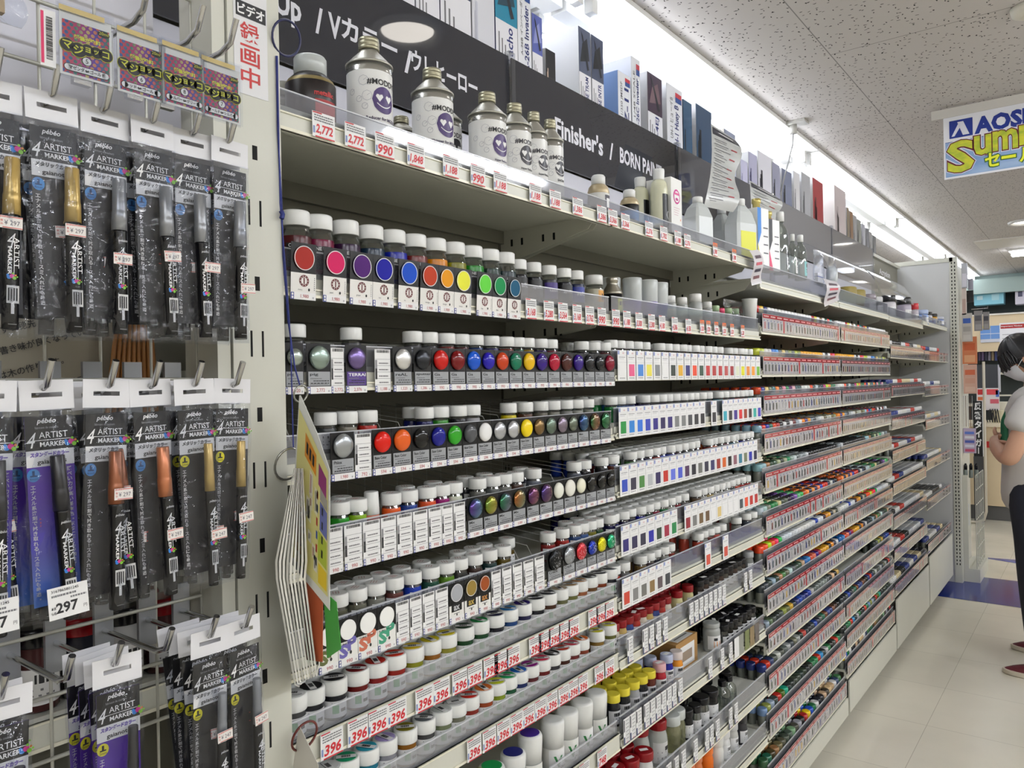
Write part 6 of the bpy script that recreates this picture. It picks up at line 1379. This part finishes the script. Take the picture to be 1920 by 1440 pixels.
for off, m_, w_ in ((.10, M('2c5c20', .4), 5), (.03, M('dce030', .4), 6)):
    d = (off-.03)*.05
    for q, ch in enumerate('セール'):
        if ch == 'ー': mb.rect(.150+.058-d, .150+.108+d, .048-d, .060+d, e*w_, m_)
        else: mb.text(ch, .150+.060*q-d, .024-d, e*w_, .058+2*d, m_, .052+2*d, off)
mb.build('printed_panel', t)

# ------------------------------------------------------------------ goods rack on the far side of the end panel
def at_y(px0, py0, px1, py1, Y):
    x0, z1 = ony(px0, py0, Y); x1, z0 = ony(px1, py1, Y); return x0, x1, z0, z1
t = thing('goods_rack', 'narrow wire side rack with hanging goods behind the end panel', 'rack', (0, 0, 0))
mb = MB()
for z in [.12+.1*k for k in range(7)]: mb.tube([(-.70, 6.02, z), (-.70, 6.42, z)], .003, WIRE, 6)
for k in range(6): mb.tube([(-.70, 6.02+.08*k, .09), (-.70, 6.02+.08*k, .72)], .003, WIRE, 6)
mb.build('grid', t); MB().box(-.78, -.68, 6.0, 6.44, 0, .09, STEEL).build('base', t); MB().box(-.82, -.782, 5.99, 6.44, 0, 2.15, STEEL).build('side_sheet', t); MB().box(-.78, -.745, 6.0, 6.03, .09, .72, STEEL).build('leg', t)
def hang(name, px0, py0, px1, py1, Y, cols, label, cat='pack', th=.02, label2=None, mat=None):
    x0, x1, z0, z1 = at_y(px0, py0, px1, py1, Y)
    t = thing(name, label, cat, (x0, Y, z0), -math.pi/2)
    w, h = x1-x0, z1-z0; mb = MB(); mb.box(-th, 0, 0, w, 0, h, mat or M(cols[0], .4)); mb.build('body', t)
    mb = MB()
    for i, c in enumerate(cols[1:]):
        a = i/(len(cols)-1); mb.rect(w*.12, w*.88, h*(.06+.88*a), h*(.06+.88*(a+.6/(len(cols)-1))), .0006, M(c, .4))
    if cols[1:]: mb.build('print', t)
    return t
hang('blister_pack', 1802, 494, 1814, 540, 6.05, ['c8ccd8', 'e8e8f8'], 'long clear blister at the top of the goods rack')
hang('blister_pack', 1803, 540, 1812, 590, 6.05, ['d8ccc8', 'c0a8a0'], 'pale pink strip pack under the top blister')
t = hang('tool_pack', 1812, 545, 1825, 566, 6.12, ['101014'], 'black bodied tool in a clear pack on the goods rack'); MB().box(-.02, -.0, .01, .04, .085, .16, M('9c9ca8', .3, .4)).build('tool_top', t)
hang('blue_pack', 1803, 588, 1823, 640, 6.05, ['b8b4b0', 'c4c0bc', 'a09c98', '3458a8'], 'bag with blue header card on the goods rack')
hang('grey_pack', 1826, 583, 1842, 620, 6.15, ['8c8a8c', 'a4a2a4', '54545c'], 'grey carded pack with dark slots, near one'); tg = hang('grey_pack', 1843, 585, 1855, 618, 6.3, ['8a888a', 'a09ea0', '54545c'], 'grey carded pack with dark slots, far one'); MB().tube([(.012, .03, .162), (.004, .03, .150), (-.003, -.07, .150)], .003, CHROME, 6).build('hanging_wire', tg)
hang('orange_pack', 1804, 632, 1832, 682, 6.12, ['c87850', 'd8a078', 'c05c34'], 'orange netted bag hanging on the goods rack')
hang('orange_pack', 1806, 684, 1832, 738, 6.12, ['d0a898', 'd8b8a8', 'cc9c88', 'c86848'], 'salmon coloured packs below the orange bag')
for k in range(5): hang('stick', 1806+4*k, 742, 1808+4*k, 800, 6.1+.03*k, ['6c5048' if k % 2 else 'b4b0b0'], 'thin upright stick, %s of five on the goods rack' % ORD[k], 'stick', .004)
hang('card_pack', 1806, 803, 1830, 850, 6.12, ['b8a8c0', 'c05070', 'd8d8e8', '4858a8', 'e0e0e8', '5c78c8'], 'pink and blue card pack low on the goods rack')
for k in range(3):
    x0, x1, z0, z1 = at_y(1806+10*k, 868, 1815+10*k, 896, 6.12+.02*k)
    t = thing('tool_bottle', 'small black topped bottle hanging on the rack, %s of three' % ORD[k], 'bottle', ((x0+x1)/2, 6.12+.02*k, z0)); r = (x1-x0)/2
    MB().lathe([(r*.95, 0), (r, .004), (r, .05), (r*.6, .06)], M('6c7470', .4), 14).build('body', t); MB().lathe([(r*.8, .056), (r*.8, .085), (r*.4, .10)], BK, 14).build('top', t)
hang('card_pack', 1806, 945, 1817, 985, 6.08, ['c8ccd8', '5c70b8', 'd8dce8'], 'white and blue card near the bottom of the goods rack'); hang('card_pack', 1802, 1030, 1812, 1058, 6.05, ['c0c8dc', '8090c8'], 'pale blue card lowest on the goods rack')
# ------------------------------------------------------------------ service counter and wall behind it
BEI = noise_mat('beige_laminate', 'e6d3b0', 'dfcaa6', 5, .45, stretch=(1, 1, .2))
t = thing('service_counter', 'long beige service counter with a dark kick base', 'counter', (0, 0, 0))
MB().box(-1.2, 2.4, 8.66, 9.2, .14, .90, BEI).build('front', t); MB().box(-1.2, 2.4, 8.63, 9.25, .90, .935, M('e8dcc4', .4)).build('worktop', t); MB().box(-1.2, 2.4, 8.69, 9.15, 0, .14, M('5c5c5c', .5)).build('kick_base', t)
x0, x1, z0, z1 = at_y(1858, 805, 1900, 818, 8.655); mb = MB(); mb.slab(0, .22, 0, .26, 0, .002, M('e8a838', .5)); mb.slab(0, .22, .20, .275, .0006, .002, M('50382c', .5)); mb.text('買取 受付中', .02, .215, .0012, .04, PAPER, .18, .02); mb.rect(.08, .2, .02, .17, .0008, PAPER); mb.rect(.03, .15, -.06, -.05, .0008, RED)
tag(mb.build('counter_poster', loc=(-.79, 8.654, .60), rz=-math.pi/2), 'small yellow and brown poster taped on the counter front', 'poster')
tag(MB().box(-1.05, -.55, 8.648, 8.655, .70, .76, M('c02c28', .5)).build('red_tape'), 'bright red band across the counter front', 'tape')
t = thing('wall_cabinet', 'beige wall cabinet with open shelves behind the service counter', 'cabinet', (0, 0, 0))
MB().box(-2.2, 2.4, 10.0, 10.4, 1.66, 2.06, BEI).build('upper_panel', t); MB().box(-2.2, 2.4, 10.38, 10.42, .0, 2.4, M('3c4444', .6)).build('back', t)
MB().box(-2.2, 2.4, 9.98, 10.4, 2.058, 2.075, M('e8e4dc', .4)).build('ledge', t); MB().box(-2.2, 2.4, 10.0, 10.4, 1.40, 1.425, M('d8d4c4', .4)).build('shelf_board', t); MB().box(-2.2, 2.4, 10.0, 10.4, 1.05, 1.075, M('d8d4c4', .4)).build('shelf_board', t)
MB().box(-2.2, 2.4, 9.98, 10.38, 2.33, 2.36, M('e8ecec', .4)).build('upper_rail', t)
struct('trim_1', MB().box(RX0, RX1, 10.42, 10.99, 2.36, CEIL-.001, M('8c9c98', .6)))
struct('trim_2', MB().box(-2.4, 2.5, 9.94, 9.97, 2.30, 2.46, M('9aaca8', .5)))
def bx(name, px0, py0, px1, py1, Y, c, label, cat='box', d=.15, stripes=()):
    x0, x1, z0, z1 = at_y(px0, py0, px1, py1, Y); mb = MB(); mb.box(x0, x1, Y, Y+d, z0, z1, M(c, .45))
    t = thing(name, label, cat, ((x0+x1)/2, Y, z0)); mb = MB(); mb.box(x0-(x0+x1)/2, x1-(x0+x1)/2, 0, d, 0, z1-z0, M(c, .45)); mb.build('body', t)
    if stripes:
        mb = MB(); w, h = x1-x0, z1-z0
        for (a0, a1, b0, b1, cc) in stripes: mb.add([((a0-.5)*w, -.001, b0*h), ((a1-.5)*w, -.001, b0*h), ((a1-.5)*w, -.001, b1*h), ((a0-.5)*w, -.001, b1*h)], [(0, 1, 2, 3)], M(cc, .45))
        mb.build('print', t)
    return t
bx('tissue_box', 1826, 549, 1882, 569, 10.02, '88c8dc', 'light cyan patterned box on the ledge behind the counter', d=.2, stripes=((.1, .3, .4, .7, 'c8e4ec'), (.6, .85, .3, .8, 'b0dce8')))
bx('white_box', 1903, 543, 1960, 567, 10.02, 'd8d4e4', 'white box with dark print on the ledge', d=.2, stripes=((.1, .25, .5, .85, '50506c'), (.35, .5, .5, .85, '50506c')))
bx('carton', 1838, 612, 1876, 641, 9.99, '6c98d8', 'blue and white packets stacked on the wall shelf', d=.1, stripes=((0, 1, .0, .2, 'd8dce8'), (.0, .5, .85, 1.0, 'd8c848'), (.5, .52, .2, .85, 'e0e4f0'), (0, 1, .5, .54, 'e0e4f0')))
for k in range(7): bx('book', 1834+6.2*k, 657, 1839+6.2*k, 676, 10.05, ('3c2c4c', '5c4c6c', '28283c', '6c6878', '7c6c54', '2c3468', '4c6498')[k], 'dark spined book on the wall shelf, %s of seven' % ORD[k], 'book')
tN = bx('notice_poster', 1874, 606, 1925, 680, 9.3, 'e8e8ec', 'white Important Notice poster with a red header band', 'poster', .01, ((.04, .96, .86, .96, 'a82020'), (.1, .9, .7, .72, 'b0b0b4'), (.1, .8, .6, .62, 'b0b0b4'), (.1, .9, .5, .52, 'b0b0b4'), (.1, .7, .4, .42, 'b0b0b4')))
x0, x1, z0, z1 = at_y(1874, 606, 1925, 680, 9.3); mb = MB(); mb.text('Important Notice', .06*(x1-x0), .885*(z1-z0), .003, .05*(z1-z0), PAPER, .8*(x1-x0)); mb.build('lettering', tN, (-(x1-x0)/2, 0, 0), -math.pi/2)
bx('display_board', 1830, 684, 1871, 728, 8.75, '3a3c42', 'dark angled display screen standing over the counter', 'screen', .03); bx('sheet_stack', 1862, 684, 1876, 735, 8.79, 'd8d8e0', 'white papers behind the dark display screen', 'papers', .03)
bx('price_board', 1831, 728, 1874, 769, 8.74, 'e4dcdc', 'white and red price leaflet board on the counter', 'sign', .02, ((.05, .28, .7, .95, 'c03030'), (.05, .28, .45, .6, 'd07040'), (.45, .95, .7, .95, 'd84850'), (.6, .98, .3, .5, 'd06070'), (.85, 1, .6, .9, '5070c0')))
x0, x1, z0, z1 = at_y(1824, 752, 1846, 856, 8.55)
t = thing('vertical_banner', 'narrow black vertical banner with white characters leaning at the counter', 'banner', (x0, 8.55, z0), -math.pi/2, rot=(0, -.0, -math.pi/2))
mb = MB(); w, h = x1-x0, z1-z0; mb.slab(0, w, 0, h, 0, .004, M('141416', .5)); mb.rect(w*.86, w, 0, h, .0004, PAPER)
for k, ch in enumerate('反響タイガー'):
    if ch == 'ー': mb.rect(w*.4, w*.5, h*(1-.165*(k+1))+.02, h*(1-.165*(k+1))+.08, .0008, PAPER)
    else: mb.text(ch, w*.12, h*(1-.165*(k+1)), .0008, h*.14, PAPER, w*.66, .04)
mb.build('face', t)
MB().box(-.03, .03, .0, .08, -z0, .0, M('3c3c3e', .5)).build('stand_foot', t)
t = thing('pole_stand', 'thin pale pipe stand with rounded foot before the counter', 'stand', (0, 0, 0)); xp, zt_ = ony(1844, 678, 8.4); xq, _z = ony(1848, 985, 8.4)
MB().tube([(xp, 8.4, zt_), (xp, 8.4, .12), (xp-.02, 8.4, .04), (xp-.08, 8.4, .014), (xp-.3, 8.4, .014)], .012, M('c8c0b0', .4), 8).build('pipe', t)
x0, x1, z0, z1 = at_y(1870, 768, 1912, 796, 8.8)
t = thing('receipt_printer', 'cream receipt printer on the service counter', 'printer', ((x0+x1)/2, 8.85, .935))
MB().box(-.13, .13, -.1, .15, 0, .12, M('d8d0b0', .45)).build('body', t); MB().box(-.10, .10, -.05, .1, .12, .2, M('dcd8c8', .45)).build('lid', t)
mb = MB(); mb.box(-.09, -.075, 0, .01, .2, .27, M('e0dccc', .4)); mb.box(.075, .09, 0, .01, .2, .27, M('e0dccc', .4)); mb.box(-.09, .09, 0, .01, .255, .27, M('e0dccc', .4)); mb.build('handle', t)
mb = MB()
for k in range(4): mb.tube([(-.90+.02*k, 8.70, .941), (-.92+.03*k, 8.71, 1.03), (-.88+.02*k, 8.72, 1.07), (-.86+.02*k, 8.70, .941)], .005, M('18181a', .5), 6)
tag(mb.build('cable_bundle'), 'loop of black cables lying on the service counter', 'cables')
# more shelving silhouettes right of the counter for other viewpoints are outside the photograph

# ------------------------------------------------------------------ the person
def skin_geo(V, E_, Rr, sub=2, root=0):
    me = bpy.data.meshes.new('sk'); me.from_pydata([tuple(v) for v in V], E_, []); o = bpy.data.objects.new('sk', me); COL.objects.link(o)
    mo = o.modifiers.new('s', 'SKIN'); mo.use_smooth_shade = True
    L = me.skin_vertices[0].data
    for i, r in enumerate(Rr): L[i].radius = (r, r) if not isinstance(r, tuple) else r
    seen = set(); adj = {}
    for a, b in E_: adj.setdefault(a, []).append(b); adj.setdefault(b, []).append(a)
    for i in range(len(V)):
        if i in seen: continue
        L[i].use_root = True; st = [i]
        while st:
            q = st.pop()
            if q in seen: continue
            seen.add(q); st += adj.get(q, [])
    m2 = o.modifiers.new('u', 'SUBSURF'); m2.levels = sub; m2.render_levels = sub
    dg = bpy.context.evaluated_depsgraph_get(); ev = o.evaluated_get(dg); mm = ev.to_mesh()
    vs = [tuple(v.co) for v in mm.vertices]; fs = [tuple(p.vertices) for p in mm.polygons]; ev.to_mesh_clear()
    bpy.data.objects.remove(o); bpy.data.meshes.remove(me); return vs, fs
PX, PY = -.255, 4.46
def B(f, s, u): return (-f, -s, u)          # forward, to the person's left, up
person = thing('person', 'person in pale grey T-shirt, white face mask and dark jeans, arms folded, looking down', 'person', (PX, PY, 0))
SKIN = noise_mat('skin', 'c49a80', 'bc9078', 12, .5); SHIRT = noise_mat('grey_tshirt', 'c8c6c2', 'bebcb8', 8, .8); JEAN = noise_mat('dark_jeans', '1a1e2c', '12151f', 40, .8); SHOE = noise_mat('red_shoe', '5c1420', '4c101a', 60, .6); HAIR = noise_mat('black_hair', '0c0c0e', '18181a', 60, .35, stretch=(1, 1, .1))
V = [B(0, 0, .86), B(.0, 0, 1.02), B(.01, 0, 1.18), B(-.01, 0, 1.31), B(.0, 0, 1.375), B(.02, 0, 1.43)]
Rd = [(.085, .06), (.085, .06), (.095, .065), (.066, .052), .046, .052]; E_ = [(0, 1), (1, 2), (2, 3), (3, 4), (4, 5)]
for s in (1, -1):
    n = len(V); V += [B(0, s*.09, .80), B(.01, s*.105, .46), B(-.015, s*.17 if s > 0 else s*.17, .09), B(.06, s*.185, .04)]; Rd += [.055, .045, .028, .022]; E_ += [(0, n), (n, n+1), (n+1, n+2), (n+2, n+3)]
    n = len(V); V += [B(.0, s*.16, 1.29), B(.045, s*.225, 1.15), B(.10, s*.235, .995), B(.155, s*.11, 1.02 + (.03 if s > 0 else 0)), B(.178 if s > 0 else .145, -s*.03, 1.045 + (.03 if s > 0 else 0)), B(.17 if s > 0 else .13, -s*.09, 1.05 + (.02 if s > 0 else 0))]
    Rd += [.042, .044, .044, .040, .028, .030]; E_ += [(3, n), (n, n+1), (n+1, n+2), (n+2, n+3), (n+3, n+4), (n+4, n+5)]
vs, fs = skin_geo(V, E_, Rd)
bd = MB(); bd.add(vs, fs, SKIN, True)
for s in (1, -1):                              # hands: palm ends above; five separate fingers curl round the other arm
    bx_, bs, bu = (.17 if s > 0 else .13), -s*.10, 1.07 if s > 0 else 1.05
    for k, (ln, du) in enumerate(((.030, .030), (.034, .011), (.032, -.008), (.026, -.026))):
        C = [B(bx_+.012, bs+.01*s, bu+du*.8), B(bx_+.012, bs-s*ln*.8, bu+du), B(bx_-.006, bs-s*ln*1.6, bu+du), B(bx_-.028, bs-s*ln*1.9, bu+du*.9)]
        a, b = skin_geo(C, [(0, 1), (1, 2), (2, 3)], [.0095, .009, .0085, .0075], 1); bd.add(a, b, SKIN, True)
    C = [B(bx_+.005, bs+s*.03, bu+.022), B(bx_+.018, bs+s*.012, bu+.048), B(bx_+.016, bs-s*.01, bu+.064)]
    a, b = skin_geo(C, [(0, 1), (1, 2)], [.012, .010, .0085], 1); bd.add(a, b, SKIN, True)
# head: shaped from a sphere, bowed forward
HT = Matrix.Translation(B(.045, 0, 1.475)) @ Matrix.Rotation(-.55, 4, 'Y')
def head_pt(th, ph, sc=1.0):
    x, y, z = math.sin(ph)*math.cos(th), math.sin(ph)*math.sin(th), math.cos(ph)      # x<0 is the face
    rx, ry, rz_ = .094, .074, .112
    if z < 0: rx *= 1+.22*z; ry *= 1+.38*z
    p = Vector((x*rx*sc, y*ry*sc, z*rz_*sc))
    if x < -.6 and abs(y) < .25 and -.35 < z < .12: p.x -= .016*(1-abs(y)/.25)*(1-abs(z+.12)/.24)     # nose
    if x < -.5 and .05 < z < .3 and .2 < abs(y) < .6: p.x += .006                                       # eye sockets
    if x < -.4 and z < -.72: p.x -= .008
    return p
nu, nv = 40, 28
hv = [head_pt(2*math.pi*i/nu, math.pi*j/nv) for j in range(nv+1) for i in range(nu)]
hf = [(j*nu+i, (j+1)*nu+i, (j+1)*nu+(i+1) % nu, j*nu+(i+1) % nu) for j in range(nv) for i in range(nu)]
bd.add(hv, hf, SKIN, True, HT)
for s in (-1, 1):
    bd.lathe([(.004, -.004), (.017, .0), (.019, .005), (.012, .009), (.006, .006)], SKIN, 14, T=HT @ Matrix.Translation((.006, s*.074, -.012)) @ Matrix.Rotation(-s*math.pi/2, 4, 'X'), sy=1.5)
    bd.lathe([(.009, 0), (.010, .003), (.006, .007)], M('f0f0f0', .3), 12, T=HT @ Matrix.Translation((-.078, s*.029, .018)) @ Matrix.Rotation(-math.pi/2, 4, 'Y'), sx=.5); bd.lathe([(.0042, .006), (.003, .0085)], M('18100c', .3), 10, T=HT @ Matrix.Translation((-.078, s*.029, .018)) @ Matrix.Rotation(-math.pi/2, 4, 'Y'))
bd.build('body', person)
# hair cap with fringe
hr = MB(); vsH = []; rr = random.Random(2); cols_ = 44
for j in range(20):
    for i in range(cols_):
        th = 2*math.pi*i/cols_; face = math.cos(th) < -.35
        lim = 1.38 if face else 2.05
        if face and abs(math.sin(th)) > .55: lim = 1.6
        ph = lim*j/19; p = head_pt(th, ph, 1.10+.02*math.sin(i*2.3)+.03*(j == 18)); p.z += .006+.003*math.sin(i*1.7); vsH.append(p)
hr.add(vsH, [(j*cols_+i, (j+1)*cols_+i, (j+1)*cols_+(i+1) % cols_, j*cols_+(i+1) % cols_) for j in range(19) for i in range(cols_)], HAIR, True, HT)
for k in range(46):
    th = math.pi+rr.uniform(-1.25, 1.25); a = head_pt(th, 1.0, 1.13); b = head_pt(th+rr.uniform(-.08, .08), 1.42+rr.uniform(-.1, .16), 1.15); c = head_pt(th, 1.58+rr.uniform(-.1, .12), 1.10)
    hr.tube([a, (a+b)/2, b, c], rr.uniform(.004, .007), HAIR, 5) if not HT else hr.add(*(lambda m: (m.v, m.f))(MB().tube([a, (a+b)/2, b, c], rr.uniform(.003, .006), HAIR, 5)), HAIR, True, HT)
hr.build('hair', person)
mk = MB(); vsM = []
for j in range(9):
    for i in range(15):
        th = math.pi+(-1.15+2.3*i/14); ph = 1.62+1.0*j/8; p = head_pt(th, ph, 1.05); bulge = .014*math.cos((i-7)/7*1.4)*math.sin(math.pi*j/8); p.x -= bulge+.004; p.x -= .0012*math.sin(j*3.1); vsM.append(p)
mk.add(vsM, [(j*15+i, (j+1)*15+i, (j+1)*15+i+1, j*15+i+1) for j in range(8) for i in range(14)], M('dfe2e6', .7), True, HT)
for s in (-1, 1): mk.add(*(lambda m: (m.v, m.f))(MB().tube([(-.045, s*.073, -.02), (-.01, s*.079, .0), (.012, s*.078, -.01)], .0015, PAPER, 5)), M('dfe2e6', .7), True, HT)
mk.build('face_mask', person)
gl = MB()
for s in (-1, 1):
    pts = [(-.093-.0*abs(math.sin(a)), s*.031+.022*math.cos(a), .016+.015*math.sin(a)) for a in [2*math.pi*k/16 for k in range(17)]]
    gl.add(*(lambda m: (m.v, m.f))(MB().tube(pts, .0014, BK, 5)), M('1c1414', .3), True, HT); gl.add(*(lambda m: (m.v, m.f))(MB().tube([(-.092, s*.052, .018), (-.03, s*.082, .016), (.012, s*.082, .006)], .0014, BK, 5)), M('1c1414', .3), True, HT)
gl.build('glasses', person)
# clothing follows the same skeleton, a little wider
Vs = [B(0, 0, .70), B(0, 0, .86), B(.0, 0, 1.02), B(.01, 0, 1.18), B(.0, 0, 1.30), B(.0, 0, 1.355)]; Rs = [(.178, .142), (.172, .138), (.160, .130), (.158, .125), (.115, .092), (.074, .070)]; Es = [(i, i+1) for i in range(5)]
for s in (1, -1):
    n = len(Vs); Vs += [B(.0, s*.165, 1.29), B(.045, s*.215, 1.19), B(.075, s*.232, 1.125)]; Rs += [.070, .072, .074]; Es += [(4, n), (n, n+1), (n+1, n+2)]
a, b = skin_geo(Vs, Es, Rs); MB().add(a, b, SHIRT, True).build('tshirt', person)
Vt = [B(0, 0, .95), B(0, 0, .83)]; Rt = [(.15, .12), (.155, .122)]; Et = [(0, 1)]
for s in (1, -1):
    n = len(Vt); Vt += [B(0, s*.095, .70), B(.012, s*.108, .46), B(-.012, s*.168, .13), B(-.012, s*.172, .075)]; Rt += [.115, .085, .072, .070]; Et += [(1, n), (n, n+1), (n+1, n+2), (n+2, n+3)]
a, b = skin_geo(Vt, Et, Rt); MB().add(a, b, JEAN, True).build('jeans', person)
for s in (1, -1):
    sh = MB(); n_ = 20
    def outline(k, g=1.0): a = 2*math.pi*k/n_; return (-.055-.135*math.cos(a)*g*(1 if math.cos(a) < 0 else 1.0), .047*math.sin(a)*g*(1.08 if math.cos(a) > 0 else .85))
    lay = [(0, .97, 0), (.004, 1.03, 1), (.022, 1.03, 1), (.024, .97, 2), (.045, .90, 2), (.062, .66, 2), (.068, .40, 2)]
    vv = []
    for z, g, _ in lay:
        for k in range(n_):
            x, y = outline(k, g); zz = z if z < .03 else .024+(z-.024)*(1.1 if x > -.06 else .62); vv.append((x+(.02*(z > .04)), y, zz))
    sole = M('c8c0b0', .6)
    for j in range(len(lay)-1): sh.add([vv[j*n_+k] for k in range(n_)]+[vv[(j+1)*n_+k] for k in range(n_)], [(k, (k+1) % n_, n_+(k+1) % n_, n_+k) for k in range(n_)], sole if j < 3 else SHOE, True)
    sh.add(vv[:n_], [tuple(reversed(range(n_)))], sole); sh.add(vv[-n_:], [tuple(range(n_))], SHOE)
    sh.build('shoe', person, (.048, -s*.19, .0008), s*.06)
ap = MB(); ap.add(*skin_geo([B(.130, .10, 1.06), B(.128, .09, 1.18), B(.075, .085, 1.30), B(.0, .07, 1.36), B(-.06, .0, 1.36), B(.0, -.07, 1.36), B(.075, -.085, 1.30), B(.128, -.09, 1.18), B(.130, -.10, 1.06)], [(i, i+1) for i in range(8)], [(.018, .012)]*9, 1), M('0c5c3c', .7), True); ap.build('apron_strap', person)
